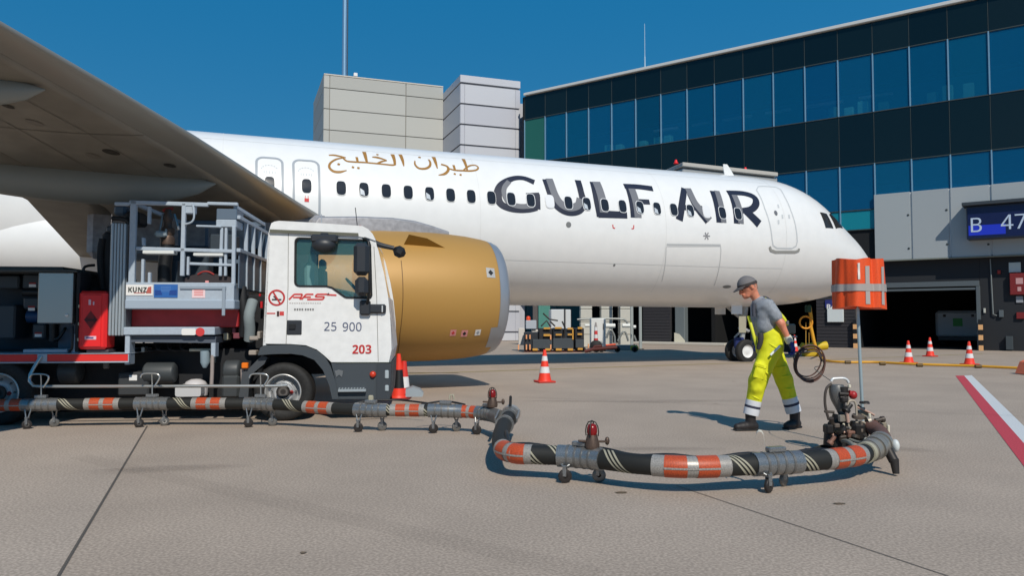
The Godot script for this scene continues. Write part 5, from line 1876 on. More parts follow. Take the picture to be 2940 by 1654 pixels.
	b.lathe([Vector2(0.106, 0.0), Vector2(0.106, 0.004), Vector2(0.106, 0.004), Vector2(0.083, 0.004)], Transform3D(Basis(Vector3.RIGHT, PI / 2), nc), 28)
	b.bar(nc + Vector3(-0.045, 0.075, 0.003), nc + Vector3(0.045, -0.075, 0.003), 0.02, 0.004, 0, Vector3.BACK)
	obj("no_smoking_sign", b, mat(186, 44, 44, 0.5), O)
	b = MB.new()
	b.bar(nc + Vector3(-0.06, -0.025, 0.001), nc + Vector3(0.06, -0.025, 0.001), 0.02, 0.003, 0, Vector3.BACK)
	b.bar(nc + Vector3(-0.04, 0.02, 0.001), nc + Vector3(0.0, -0.02, 0.001), 0.015, 0.003, 0, Vector3.BACK)
	obj("no_smoking_pictogram", b, mat(60, 50, 50, 0.5), O)
	b = MB.new()
	b.slab(-0.196, 1.377, -0.089, 1.393, 0.0, 0.003, 0)
	b.slab(-0.035, 1.357, 0.019, 1.41, 0.0, 0.003, 0)
	obj("extinguisher_sticker", b, cr, O)
	b = MB.new()
	b.slab(-0.07, 1.345, -0.04, 1.414, 0.0, 0.003, 0)
	obj("extinguisher_pictogram", b, mat(70, 40, 36, 0.5), O)
	# wheel arch, step well, bumper
	b = MB.new()
	b.prism([Vector2(-0.295, 0.85), Vector2(-0.264, 0.95), Vector2(-0.22, 0.976), Vector2(0.103, 0.983), Vector2(0.309, 0.958), Vector2(0.448, 0.9), Vector2(0.548, 0.815), Vector2(0.618, 0.694), Vector2(0.68, 0.511), Vector2(0.725, 0.279), Vector2(0.642, 0.28), Vector2(0.597, 0.472), Vector2(0.52, 0.654), Vector2(0.41, 0.786), Vector2(0.261, 0.847), Vector2(0.104, 0.868), Vector2(-0.111, 0.863)], -0.35, 0.03)
	obj("front_mudguard", b, M.fender, O)
	b = MB.new()
	b.prism([Vector2(0.622, 0.744), Vector2(1.389, 0.733), Vector2(1.384, 0.505), Vector2(1.372, 0.271), Vector2(0.725, 0.279), Vector2(0.68, 0.511)], -0.5, 0.01)
	b.prism([Vector2(1.207, 0.734), Vector2(1.395, 0.728), Vector2(1.389, 0.464), Vector2(1.37, 0.251), Vector2(1.201, 0.253)], -2.1, -0.5)
	obj("step_panel", b, M.fender, O)
	b = MB.new()
	b.prism([Vector2(1.207, 0.738), Vector2(1.391, 0.729), Vector2(1.384, 0.484), Vector2(1.372, 0.269), Vector2(1.201, 0.271)], 0.01, 0.035)
	obj("bumper_corner", b, mat(54, 60, 66, 0.6), O)
	b = MB.new()
	b.slab(0.677, 0.742, 1.383, 0.749, -0.4, 0.02, 0.004)
	obj("sill_strip", b, mat(90, 96, 84, 0.6), O)
	b = MB.new()
	b.slab(0.717, 0.374, 1.071, 0.406, 0.0, 0.08, 0.004)
	for k in 9: b.slab(0.724 + k * 0.038, 0.41, 0.724 + k * 0.038 + 0.02, 0.424, 0.0, 0.08, 0.002)
	obj("step_tread", b, M.alu, O)
	b = MB.new()
	b.prism([Vector2(0.668, 0.643), Vector2(0.722, 0.656), Vector2(0.774, 0.642), Vector2(0.759, 0.561), Vector2(0.723, 0.592), Vector2(0.689, 0.562)], 0.01, 0.02)
	obj("step_bracket", b, M.zinc, O)
	for q in [[Vector2(1.154, 0.592), 0.042, mat(206, 60, 34, 0.3)]]:
		b = MB.new()
		b.lathe([Vector2(0.0, 0.05), Vector2(q[1] * 0.7, 0.045), Vector2(q[1], 0.02), Vector2(q[1], 0.0)], Transform3D(Basis(Vector3.RIGHT, PI / 2), Vector3(q[0].x, q[0].y, 0.005)), 14)
		obj("side_marker_lamp", b, q[2], O)
	for q in [[1.309, 0.536, 1.359, 0.647], [1.311, 0.373, 1.36, 0.454]]:
		b = MB.new()
		b.slab(q[0], q[1], q[2], q[3], 0.03, 0.05, 0.01)
		obj("headlamp", b, mat(170, 180, 184, 0.2), O)
	# steps sticking out at the front
	b = MB.new()
	b.prism([Vector2(1.573, 0.37), Vector2(1.664, 0.4), Vector2(1.766, 0.368), Vector2(1.811, 0.316), Vector2(1.797, 0.272), Vector2(1.574, 0.274)], -0.5, -0.2)
	obj("front_step_plate", b, M.alu, O)
	# front wheel, rear wheel at the frame edge
	wheel(O, Vector2(0.014, 0.356), 0.375, -0.27)
	wheel(O, Vector2(-3.395, 0.367), 0.40, -0.27)
	# --- chassis
	b = MB.new()
	b.slab(Vector2(-5.248, 0.846).x, 0.55, Vector2(1.3, 0.505).x, 0.80, -0.95, -0.72, 0.01)
	b.slab(Vector2(-5.248, 0.846).x, 0.55, Vector2(1.3, 0.505).x, 0.80, -1.5, -1.27, 0.01)
	b.slab(Vector2(-5.248, 0.846).x, 0.45, Vector2(-0.334, -0.195).x, 0.5, -1.6, -0.6, 0.0)
	obj("chassis_rail", b, M.chassis, O)
	b = MB.new()
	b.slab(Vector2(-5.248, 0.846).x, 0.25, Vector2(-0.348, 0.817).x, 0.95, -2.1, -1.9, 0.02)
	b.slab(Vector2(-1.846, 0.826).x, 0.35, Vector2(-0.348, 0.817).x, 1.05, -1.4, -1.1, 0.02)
	b.slab(Vector2(-5.248, 0.846).x, 0.10, Vector2(-0.348, 0.817).x, 0.92, -0.62, -0.5, 0.02)  # slab added to block sun and darken the ground under the truck
	obj("underbody_and_shade_slab", b, M.deep, O)
	for q in [[Vector2(-2.82, 0.633), Vector2(-2.574, 0.631), 0.15, 0.35], [Vector2(-1.774, 0.611), Vector2(-1.391, 0.607), 0.14, 0.3], [Vector2(-0.781, 0.636), Vector2(-0.575, 0.635), 0.14, 0.3]]:
		b = MB.new()
		var c: Vector2 = q[0]
		var d: Vector2 = q[1]
		b.tube([Vector3(c.x - 0.01, c.y, -q[3]), Vector3(c.x, c.y, -q[3]), Vector3(c.x + 0.03, c.y, -q[3]), Vector3(d.x - 0.03, c.y, -q[3]), Vector3(d.x, c.y, -q[3]), Vector3(d.x + 0.01, c.y, -q[3])], [0.05, q[2] * 0.8, q[2], q[2], q[2] * 0.8, 0.05], 18)
		obj("air_tank", b, mat(62, 66, 68, 0.5), O)
	b = MB.new()
	b.slab(-2.068, 0.33, -1.691, 0.63, -0.5, -0.2, 0.02)
	obj("battery_box", b, mat(54, 56, 58, 0.6), O)
	b = MB.new()
	b.slab(-1.927, 0.524, -1.83, 0.595, -0.2, -0.19, 0.003)
	obj("battery_label", b, M.label_white, O)
	b = MB.new()
	b.slab(-2.27, 0.676, -2.201, 0.756, -0.3, -0.25, 0.01)
	obj("bracket", b, mat(110, 108, 106, 0.6), O)
	b = MB.new()
	b.prism(rounded(-1.334, 0.321, -1.019, 0.461, 0.03), -0.45, -0.1)
	obj("filter_cover", b, mat(196, 196, 196, 0.5), O)
	b = MB.new()
	var fd := Vector3(Vector2(-1.153, 0.414).x, Vector2(-1.153, 0.414).y, -0.35)
	b.lathe([Vector2(0.15, -0.1), Vector2(0.155, 0.02), Vector2(0.12, 0.08), Vector2(0.06, 0.11), Vector2(0.0, 0.115)], Transform3D(Basis(), fd), 18)
	obj("filter_dome", b, mat(200, 196, 196, 0.45), O)
	# --- lower deck with the red reflective bar
	b = MB.new()
	b.slab(Vector2(-4.166, 0.84).x, 0.875, -1.859, 0.884, -2.0, 0.02, 0.004)
	b.slab(Vector2(-4.166, 0.84).x, 0.765, -1.859, 0.783, -0.05, 0.02, 0.004)
	b.slab(-1.87, 0.776, -1.859, 0.87, -0.05, 0.02, 0.004)
	b.slab(-2.933, 0.783, -2.821, 0.876, -0.05, 0.02, 0.004)
	obj("deck_frame", b, M.platform, O)
	for q in [[Vector2(-4.166, 0.84).x, -2.933], [-2.821, -1.87]]:
		b = MB.new()
		b.slab(q[0], 0.785, q[1], 0.873, -0.03, 0.01, 0.003)
		obj("red_reflector_bar", b, mat(222, 46, 40, 0.45), O)
	b = MB.new()
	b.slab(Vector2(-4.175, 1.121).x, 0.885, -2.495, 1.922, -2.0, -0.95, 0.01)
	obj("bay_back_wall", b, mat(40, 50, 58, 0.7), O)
	b = MB.new()
	b.slab(-2.949, 0.909, -2.581, 1.252, -0.6, -0.55, 0.01)
	obj("bay_panel", b, mat(96, 108, 124, 0.55), O)
	b = MB.new()
	b.slab(-2.581, 0.883, -2.495, 1.127, -0.5, -0.06, 0.01)
	b.slab(-3.14, 0.886, -2.621, 0.934, -0.5, -0.06, 0.01)
	obj("deck_bracket", b, M.platform, O)
	b = MB.new()
	b.slab(Vector2(-4.198, 1.912).x, 1.897, -2.514, 1.93, -2.0, -0.02, 0.005)
	b.slab(Vector2(-4.198, 1.912).x, 1.93, -2.712, 1.971, -1.9, -0.1, 0.005)
	obj("bay_roof", b, mat(70, 70, 66, 0.6), O)
	b = MB.new()
	b.slab(-2.531, 0.897, -2.486, 1.906, -0.4, -0.05, 0.01)
	obj("bay_post", b, M.chassis, O)
	b = MB.new()
	b.slab(-2.956, 1.254, -2.549, 1.894, -0.35, 0.0, 0.012)
	var sb := obj("stainless_box", b, M.stainless, O)
	b = MB.new()
	b.lathe([Vector2(0.0, 0.02), Vector2(0.018, 0.018), Vector2(0.02, 0.0)], Transform3D(Basis(Vector3.RIGHT, PI / 2), Vector3(-2.609, 1.359, 0.0)), 12)
	obj("latch", b, M.label_white, sb)
	for q in [[-3.36, 1.709, -3.053, 1.897, -3.273, 1.728, -3.189, 1.788], [-3.344, 1.442, -3.059, 1.595, -3.276, 1.421, -3.194, 1.482], [-3.223, 1.053, -3.063, 1.252, -3.187, 1.081, -3.103, 1.143], [-3.844, 1.706, -3.4, 1.88, -3.757, 1.725, -3.671, 1.785], [-3.825, 1.055, -3.434, 1.499, -3.739, 1.083, -3.653, 1.144]]:
		b = MB.new()
		b.slab(q[0], q[1], q[2], q[3], -0.85, -0.45, 0.02)
		var gb := obj("instrument_box", b, mat(54, 62, 68, 0.5), O)
		b = MB.new()
		b.slab(q[4], q[5], q[6], lerpf(q[5], q[7], 0.6), -0.45, -0.446, 0)
		obj("label", b, M.label_white, gb)
		b = MB.new()
		b.slab(q[4], lerpf(q[5], q[7], 0.6), q[6], q[7], -0.45, -0.446, 0)
		obj("label_red", b, M.red_dull, gb)
	b = MB.new()
	b.tube([Vector3(-3.341, 1.347, -0.6), Vector3(-3.03, 1.347, -0.6)], 0.085, 14)
	obj("blue_filter", b, mat(24, 62, 104, 0.5), O)
	b = MB.new()
	b.tube(smooth_path([Vector3(-3.358, 1.661, -0.5), Vector3(-3.065, 1.653, -0.5), Vector3(-3.001, 1.596, -0.5), Vector3(-2.982, 1.023, -0.5)], 0.06), 0.055, 10)
	b.tube(smooth_path([Vector3(-2.856, 1.166, -0.5), Vector3(-2.822, 1.185, -0.45), Vector3(-2.889, 1.071, -0.45), Vector3(-2.942, 1.042, -0.45)], 0.05), 0.02, 8)
	b.tube(smooth_path([Vector3(-2.561, 1.232, -0.05), Vector3(-2.548, 1.07, -0.03), Vector3(-2.554, 0.945, -0.03), Vector3(-2.589, 0.907, -0.05)], 0.05), 0.016, 8)
	b.tube(smooth_path([Vector3(-2.503, 1.867, -0.2), Vector3(-2.507, 1.964, -0.2), Vector3(-2.47, 1.998, -0.25), Vector3(-2.416, 2.008, -0.3)], 0.04), 0.018, 8)
	obj("black_hose", b, M.black, O)
	# red extinguisher locker
	b = MB.new()
	b.box(Vector3((-2.472 + -2.138) / 2, (1.663 + 0.933) / 2, -0.14), Vector3(-2.138 - -2.472, 1.663 - 0.933, 0.3), 0.03)
	var lk := obj("extinguisher_locker", b, M.red, O)
	b = MB.new()
	b.slab(-2.421, 0.964, -2.197, 1.618, 0.008, 0.022, 0.01)
	obj("locker_lid", b, mat(232, 40, 40, 0.4), lk)
	b = MB.new()
	b.prism([Vector2(-2.32, 1.415), Vector2(-2.238, 1.304), Vector2(-2.315, 1.189), Vector2(-2.395, 1.304)], 0.02, 0.025)
	obj("hazard_diamond", b, mat(120, 20, 22, 0.5), lk)
	b = MB.new()
	b.prism([Vector2(-2.395, 1.3), Vector2(-2.355, 1.338), Vector2(-2.355, 1.314), Vector2(-2.282, 1.314), Vector2(-2.282, 1.338), Vector2(-2.24, 1.301), Vector2(-2.281, 1.266), Vector2(-2.281, 1.285), Vector2(-2.354, 1.285), Vector2(-2.354, 1.266)], 0.0255, 0.027)
	obj("pictogram", b, mat(70, 14, 16, 0.5), lk)
	b = MB.new()
	b.slab(-2.385, 1.054, -2.248, 1.099, 0.02, 0.026, 0.003)
	b.slab(-2.348, 1.487, -2.319, 1.555, 0.02, 0.026, 0.002)
	b.slab(-2.297, 1.487, -2.279, 1.531, 0.02, 0.026, 0.002)
	obj("locker_label", b, mat(228, 190, 200, 0.5), lk)
	b = MB.new()
	b.slab(-2.363, 1.067, -2.279, 1.088, 0.026, 0.028, 0)
	obj("locker_label_print", b, mat(90, 80, 130, 0.5), lk)
	b = MB.new()
	for q in [Vector2(-2.476, 1.473), Vector2(-2.473, 1.252), Vector2(-2.477, 1.055)]: b.slab(q.x - 0.015, q.y - 0.02, q.x + 0.015, q.y + 0.02, -0.1, -0.02, 0.004)
	obj("locker_hinge", b, M.ivory, lk)
	b = MB.new()
	b.slab(-2.391, 0.892, -2.128, 0.93, -0.3, -0.05, 0.005)
	obj("locker_stand", b, mat(80, 70, 76, 0.6), O)
	# ribbed mast and the dark hose column behind it
	for k in 5:
		b = MB.new()
		var p0 := Vector2(-2.119, 2.53).lerp(Vector2(-1.935, 2.52), (k + 0.5) / 5.0)
		var p1 := Vector2(-2.128, 1.102).lerp(Vector2(-1.938, 1.102), (k + 0.5) / 5.0)
		b.bar(Vector3(p0.x, p0.y, -0.11), Vector3(p1.x, p1.y, -0.11), 0.030, 0.2, 0.009, Vector3.BACK)
		obj("mast_rib", b, M.alu, O)
	b = MB.new()
	b.bar(Vector3(Vector2(-2.029, 2.523).x, Vector2(-2.029, 2.523).y - 0.01, -0.14), Vector3(Vector2(-2.033, 1.107).x, Vector2(-2.033, 1.107).y + 0.01, -0.14), 0.21, 0.19, 0.0, Vector3.BACK)
	obj("mast_core", b, mat(96, 104, 110, 0.5, 0.3), O)
	b = MB.new()
	b.tube([Vector3(Vector2(-2.269, 2.437).x, Vector2(-2.269, 2.437).y, -0.5), Vector3(Vector2(-2.27, 2.446).x - 0.005, Vector2(-2.269, 2.419).y, -0.5), Vector3(Vector2(-2.271, 2.327).x, Vector2(-2.265, 2.055).y, -0.5), Vector3(Vector2(-2.271, 2.327).x, Vector2(-2.257, 1.655).y, -0.5)], [0.1, 0.13, 0.135, 0.13], 18)
	b.tube(smooth_path([Vector3(Vector2(-2.362, 2.363).x, Vector2(-2.362, 2.363).y, -0.4), Vector3(Vector2(-2.383, 2.144).x, Vector2(-2.383, 2.144).y, -0.4), Vector3(Vector2(-2.347, 1.691).x, Vector2(-2.347, 1.691).y, -0.4)], 0.1), 0.05, 10)
	obj("black_hose_column", b, M.deep, O)
	b = MB.new()
	b.slab(-2.312, 2.445, -2.207, 2.529, -0.6, -0.35, 0.02)
	obj("column_head", b, mat(80, 84, 88, 0.5, 0.3), O)
	b = MB.new()
	b.slab(-2.245, 2.679, -2.093, 2.815, -0.8, -0.4, 0.03)
	obj("control_box", b, mat(70, 88, 104, 0.5), O)
	b = MB.new()
	b.slab(-2.083, 2.549, -1.905, 2.727, -0.7, -0.35, 0.03)
	b.tube(smooth_path([Vector3(Vector2(-2.283, 2.647).x, Vector2(-2.283, 2.647).y, -0.5), Vector3(Vector2(-2.179, 2.639).x, Vector2(-2.179, 2.639).y, -0.45), Vector3(Vector2(-2.006, 2.606).x, Vector2(-2.006, 2.587).y, -0.3), Vector3(Vector2(-1.962, 2.542).x, Vector2(-1.961, 2.524).y, -0.25)], 0.05), 0.03, 8)
	obj("cable_bundle", b, M.deep, O)
	platform(O)
	# guard pipe low in front, its hooks and the legs that carry it
	b = MB.new()
	b.tube(smooth_path([Vector3(Vector2(-2.884, 0.848).x, Vector2(-2.884, 0.848).y, 0.03), Vector3(Vector2(-2.941, 0.701).x, Vector2(-2.941, 0.701).y, 0.09), Vector3(Vector2(-2.961, 0.608).x, Vector2(-2.961, 0.608).y, 0.13), Vector3(Vector2(-2.949, 0.534).x, Vector2(-2.949, 0.534).y, 0.14), Vector3(Vector2(-2.904, 0.494).x, Vector2(-2.904, 0.494).y, 0.14), Vector3(Vector2(-2.81, 0.489).x, Vector2(-2.81, 0.489).y, 0.14), Vector3(Vector2(-1.467, 0.479).x, Vector2(-1.467, 0.478).y, 0.14), Vector3(Vector2(-0.042, 0.464).x, Vector2(-0.042, 0.465).y, 0.14), Vector3(Vector2(0.094, 0.464).x, Vector2(0.094, 0.471).y, 0.14)], 0.08), 0.021, 10)
	obj("guard_pipe", b, M.steel, O)
	b = MB.new()
	b.tube([Vector3(Vector2(-0.87, 0.85).x, Vector2(-0.87, 0.85).y, -0.05), Vector3(Vector2(-0.864, 0.616).x, Vector2(-0.864, 0.616).y, -0.02), Vector3(Vector2(-0.864, 0.48).x, Vector2(-0.864, 0.452).y, 0.0)], 0.024, 10)
	b.tube([Vector3(Vector2(-0.509, 0.668).x, Vector2(-0.509, 0.668).y, -0.1), Vector3(Vector2(-0.491, 0.338).x, Vector2(-0.491, 0.338).y, -0.1)], 0.03, 8)
	obj("pipe_leg", b, mat(150, 138, 132, 0.5), O)
	b = MB.new()
	b.prism([Vector2(-0.543, 0.284), Vector2(-0.501, 0.627), Vector2(-0.415, 0.682), Vector2(-0.257, 0.846), Vector2(-0.189, 0.818), Vector2(-0.228, 0.735), Vector2(-0.374, 0.612), Vector2(-0.413, 0.53), Vector2(-0.423, 0.282)], -0.3, -0.05)
	obj("rear_mudguard_stay", b, mat(66, 70, 74, 0.6), O)
	b = MB.new()
	b.slab(-0.502, 0.679, -0.423, 0.753, -0.08, 0.0, 0.01)
	obj("indicator_lamp", b, M.amber, O)
	b = MB.new()
	b.slab(-0.782, 0.287, -0.561, 0.586, -0.4, -0.15, 0.03)
	obj("spare_box", b, mat(58, 62, 64, 0.6), O)
	# bits between platform and cab: boot, clamps, red markers
	b = MB.new()
	b.tube(smooth_path([Vector3(Vector2(-0.435, 1.55).x, Vector2(-0.435, 1.55).y, -0.3), Vector3(Vector2(-0.459, 1.346).x, Vector2(-0.459, 1.346).y, -0.2), Vector3(Vector2(-0.456, 1.18).x, Vector2(-0.456, 1.18).y, -0.25), Vector3(Vector2(-0.472, 1.042).x, Vector2(-0.472, 1.033).y, -0.3)], 0.06), 0.07, 12)
	obj("canvas_boot", b, mat(128, 138, 140, 0.8), O)
	b = MB.new()
	b.tube(smooth_path([Vector3(Vector2(-0.58, 1.735).x, Vector2(-0.58, 1.735).y, -0.35), Vector3(Vector2(-0.56, 1.55).x, Vector2(-0.56, 1.531).y, -0.3), Vector3(Vector2(-0.539, 1.328).x, Vector2(-0.539, 1.328).y, -0.3), Vector3(Vector2(-0.571, 1.088).x, Vector2(-0.571, 1.088).y, -0.35)], 0.06), 0.055, 10)
	b.slab(-0.574, 0.72, -0.315, 1.642, -1.6, -0.6, 0.02)
	obj("rear_cab_duct", b, M.deep, O)
	for q in [[-0.801, 1.034, -0.745, 1.13], [-0.681, 1.052, -0.598, 1.13], [-0.696, 1.116, -0.652, 1.203]]:
		b = MB.new()
		b.slab(q[0], q[1], q[2], q[3], -0.5, -0.3, 0.01)
		obj("clamp_block", b, [mat(120, 60, 70, 0.6), M.ivory, mat(150, 140, 140, 0.6)][rng.randi() % 3], O)
	for q in [[-0.371, 1.457, -0.341, 1.55], [-0.391, 1.615, -0.365, 1.652]]:
		b = MB.new()
		b.slab(q[0], q[1], q[2], q[3], -0.5, -0.45, 0.005)
		obj("red_marker", b, mat(190, 30, 36, 0.4), O)
	for q in [[-0.454, 1.033, -0.339, 1.088], [-0.46, 0.839, -0.363, 0.903], [-0.356, 1.051, -0.317, 1.152]]:
		b = MB.new()
		b.slab(q[0], q[1], q[2], q[3], -0.4, -0.2, 0.01)
		obj("cab_mount", b, mat(160, 150, 140, 0.6), O)

func wheel(O: Node3D, c: Vector2, r: float, z: float) -> void:
	var xf := Transform3D(Basis(Vector3.RIGHT, PI / 2), Vector3(c.x, maxf(c.y, r), z))
	var b := MB.new()
	b.lathe([Vector2(r * 0.58, 0.20), Vector2(r * 0.62, 0.245), Vector2(r * 0.8, 0.265), Vector2(r * 0.93, 0.25), Vector2(r * 0.985, 0.22), Vector2(r, 0.17), Vector2(r, -0.05), Vector2(r * 0.97, -0.1), Vector2(r * 0.8, -0.12), Vector2(r * 0.5, -0.1)], xf, 44)
	var w := obj("wheel", b, M.rubber, O)
	b = MB.new()
	b.lathe([Vector2(r * 0.62, 0.24), Vector2(r * 0.6, 0.255), Vector2(r * 0.57, 0.25), Vector2(r * 0.55, 0.2), Vector2(r * 0.53, 0.12)], xf, 40)
	obj("rim_edge", b, mat(206, 204, 200, 0.35, 0.5), w)
	b = MB.new()
	b.lathe([Vector2(r * 0.54, 0.13), Vector2(r * 0.50, 0.10), Vector2(r * 0.46, 0.13), Vector2(r * 0.34, 0.19), Vector2(r * 0.31, 0.20), Vector2(r * 0.26, 0.17), Vector2(r * 0.24, 0.20), Vector2(r * 0.22, 0.245)], xf, 36)
	obj("rim", b, mat(190, 192, 194, 0.4, 0.4), w)
	b = MB.new()
	b.lathe([Vector2(0.0, 0.235), Vector2(r * 0.2, 0.235), Vector2(r * 0.2, 0.235), Vector2(r * 0.225, 0.25), Vector2(r * 0.235, 0.2)], xf, 28)
	obj("hub_cap", b, M.dark_metal, w)
	b = MB.new()
	for k in 8:
		var a := TAU * k / 8
		b.lathe([Vector2(0.0, 0.03), Vector2(0.012, 0.03), Vector2(0.014, 0.0)], Transform3D(Basis(Vector3.RIGHT, PI / 2), Vector3(c.x + cos(a) * r * 0.4, maxf(c.y, r) + sin(a) * r * 0.4, z + 0.16)), 6)
	obj("wheel_nuts", b, M.zinc, w)
	b = MB.new()
	b.lathe([Vector2(0.0, 0.03), Vector2(0.022, 0.03), Vector2(0.026, 0.0)], Transform3D(Basis(Vector3.RIGHT, PI / 2), Vector3(c.x + r * 0.27, maxf(c.y, r) - 0.01, z + 0.19)), 10)
	obj("red_cap", b, M.red_dull, w)

func platform(O: Node3D) -> void:
	var b: MB
	# near frame of the lift basket, member by member
	for q in [["post", [Vector2(-1.856, 2.819), Vector2(-1.861, 1.771)], 0.075], ["post", [Vector2(-1.245, 2.794), Vector2(-1.252, 1.862)], 0.05], ["post", [Vector2(-0.625, 2.508), Vector2(-0.622, 1.737)], 0.045],
			["top_rail", [Vector2(-1.906, 2.793), Vector2(-0.948, 2.779)], 0.05], ["top_rail", [Vector2(-2.083, 2.771), Vector2(-1.901, 2.771)], 0.045], ["top_rail", [Vector2(-0.959, 2.798), Vector2(-0.582, 2.794)], 0.04],
			["mid_rail", [Vector2(-1.815, 2.207), Vector2(-0.638, 2.184)], 0.045], ["lower_rail", [Vector2(-1.171, 2.021), Vector2(-0.644, 2.007)], 0.035], ["mid_rail", [Vector2(-1.091, 2.505), Vector2(-0.781, 2.5)], 0.026],
			["upright", [Vector2(-1.677, 2.749), Vector2(-1.678, 2.526)], 0.034], ["upright", [Vector2(-1.743, 2.348), Vector2(-1.737, 2.243)], 0.035], ["upright", [Vector2(-1.74, 2.073), Vector2(-1.74, 1.772)], 0.034], ["upright", [Vector2(-1.658, 1.905), Vector2(-1.657, 1.772)], 0.034],
			["upright", [Vector2(-0.779, 2.58), Vector2(-0.793, 1.865)], 0.038], ["upright", [Vector2(-0.728, 2.58), Vector2(-0.729, 1.866)], 0.034], ["upright", [Vector2(-1.19, 2.111), Vector2(-1.191, 1.872)], 0.03]]:
		b = MB.new()
		var p: Vector2 = q[1][0]
		var r: Vector2 = q[1][1]
		b.bar(Vector3(p.x, p.y, -0.04 - 0.01 * (String(q[0]).length() % 4)), Vector3(r.x, r.y, -0.04 - 0.01 * (String(q[0]).length() % 4)), q[2], 0.06, 0.006, Vector3.BACK)
		obj(q[0], b, M.platform, O)
	for q in [[-1.732, 2.14, -1.354, 2.181, -0.02], [-1.117, 2.119, -0.751, 2.156, -0.02]]:
		b = MB.new()
		b.slab(q[0], q[1], q[2], q[3], -0.16, -0.005, 0.006)
		obj("shelf_edge", b, mat(222, 224, 220, 0.4), O)
	b = MB.new()
	b.slab(-0.847, 2.592, -0.592, 2.734, -0.4, -0.03, 0.01)
	obj("control_housing", b, M.platform_dark, O)
	b = MB.new()
	b.slab(-0.849, 2.493, -0.597, 2.594, -0.4, -0.025, 0.01)
	obj("control_shelf", b, M.platform, O)
	b = MB.new()
	b.slab(-1.253, 2.66, -1.109, 2.788, -0.12, -0.02, 0.01)
	obj("latch_plate", b, M.platform, O)
	b = MB.new()
	b.tube(smooth_path([Vector3(Vector2(-1.131, 2.787).x, Vector2(-1.131, 2.787).y, 0.0), Vector3(Vector2(-1.109, 2.658).x, Vector2(-1.109, 2.658).y, 0.01), Vector3(Vector2(-1.115, 2.583).x, Vector2(-1.115, 2.583).y, 0.01), Vector3(Vector2(-1.149, 2.541).x, Vector2(-1.149, 2.541).y, 0.01), Vector3(Vector2(-1.219, 2.522).x, Vector2(-1.219, 2.522).y, 0.0)], 0.03), 0.013, 8)
	obj("gate_handle", b, M.platform, O)
	# right end: the two end posts and their slanted infill, going back across the truck
	for q in [[Vector2(-0.577, 2.629), 2.0], [Vector2(-0.571, 2.201), 2.0]]:
		b = MB.new()
		b.bar(Vector3(q[0].x, q[0].y, -0.05), Vector3(q[0].x, q[0].y, -1.9), 0.05, 0.05, 0.005)
		obj("end_rail", b, M.platform, O)
	for z in [-0.5, -0.95, -1.4, -1.9]:
		b = MB.new()
		b.bar(Vector3(Vector2(-0.577, 2.629).x, Vector2(-0.577, 2.629).y, z), Vector3(Vector2(-0.572, 1.709).x, Vector2(-0.572, 1.709).y, z), 0.05, 0.05, 0.005, Vector3.BACK)
		obj("end_post", b, M.platform, O)
	b = MB.new()
	b.slab(-0.585, 1.709, -0.567, 2.182, -1.9, -0.1, 0.004)
	obj("end_panel", b, M.platform_dark, O)
	for q in [Vector2(-1.856, 2.801), Vector2(-0.629, 2.787)]:
		b = MB.new()
		b.bar(Vector3(q.x, q.y - 0.02, -0.1), Vector3(q.x, q.y - 0.02, -1.9), 0.05, 0.05, 0.005)
		obj("cross_rail", b, M.platform, O)
	b = MB.new()
	b.bar(Vector3(Vector2(-1.856, 2.801).x, Vector2(-1.856, 2.801).y - 0.02, -1.9), Vector3(Vector2(-0.629, 2.787).x, Vector2(-0.629, 2.787).y - 0.02, -1.9), 0.05, 0.06, 0.005)
	b.bar(Vector3(Vector2(-1.844, 2.205).x, Vector2(-1.844, 2.205).y, -1.9), Vector3(Vector2(-0.62, 2.182).x, Vector2(-0.62, 2.182).y, -1.9), 0.05, 0.06, 0.005)
	for x in [598.0, 1040.0, 1500.0, 1990.0]:
		var px := lerpf(Vector2(-1.856, 2.801).x, Vector2(-0.629, 2.825).x, (x - 598.0) / 1392.0)
		b.bar(Vector3(px, Vector2(-1.856, 2.801).y, -1.92), Vector3(px, Vector2(-1.835, 1.748).y, -1.92), 0.05, 0.05, 0.005, Vector3.BACK)
	obj("rear_railing", b, M.platform_dark, O)
	b = MB.new()
	b.slab(-1.158, 2.208, -0.817, 2.499, -1.2, -0.9, 0.02)
	b.slab(-1.626, 1.772, -1.521, 2.116, -1.0, -0.7, 0.02)
	b.slab(-1.791, 1.771, -1.276, 2.37, -1.6, -1.3, 0.02)
	obj("inner_cabinet", b, mat(46, 58, 68, 0.6), O)
	# fuelling nozzle parked upright, with its black hose below
	var nx := Vector2(-1.555, 2.572)
	b = MB.new()
	b.lathe([Vector2(0.09, 2.294), Vector2(0.092, 2.38), Vector2(0.07, 2.418), Vector2(0.07, 2.418), Vector2(0.085, 2.437), Vector2(0.085, 2.505), Vector2(0.085, 2.505), Vector2(0.05, 2.533), Vector2(0.05, 2.61), Vector2(0.065, 2.629), Vector2(0.06, 2.696), Vector2(0.04, 2.716), Vector2(0.04, 2.764), Vector2(0.0, 2.768)], Transform3D(Basis(), Vector3(nx.x, 0, -0.4)), 18)
	var nz := obj("fuel_nozzle", b, M.brown_metal, O)
	b = MB.new()
	b.tube(smooth_path([Vector3(Vector2(-1.619, 2.739).x, Vector2(-1.619, 2.739).y, -0.4), Vector3(Vector2(-1.579, 2.763).x, Vector2(-1.579, 2.768).y, -0.4), Vector3(Vector2(-1.497, 2.779).x, Vector2(-1.497, 2.779).y, -0.42)], 0.04), 0.022, 8)
	obj("nozzle_handle", b, M.red_dull, nz)
	b = MB.new()
	b.tube([Vector3(Vector2(-1.623, 2.705).x, Vector2(-1.623, 2.705).y, -0.42), Vector3(Vector2(-1.651, 2.494).x, Vector2(-1.651, 2.474).y, -0.4)], 0.02, 8)
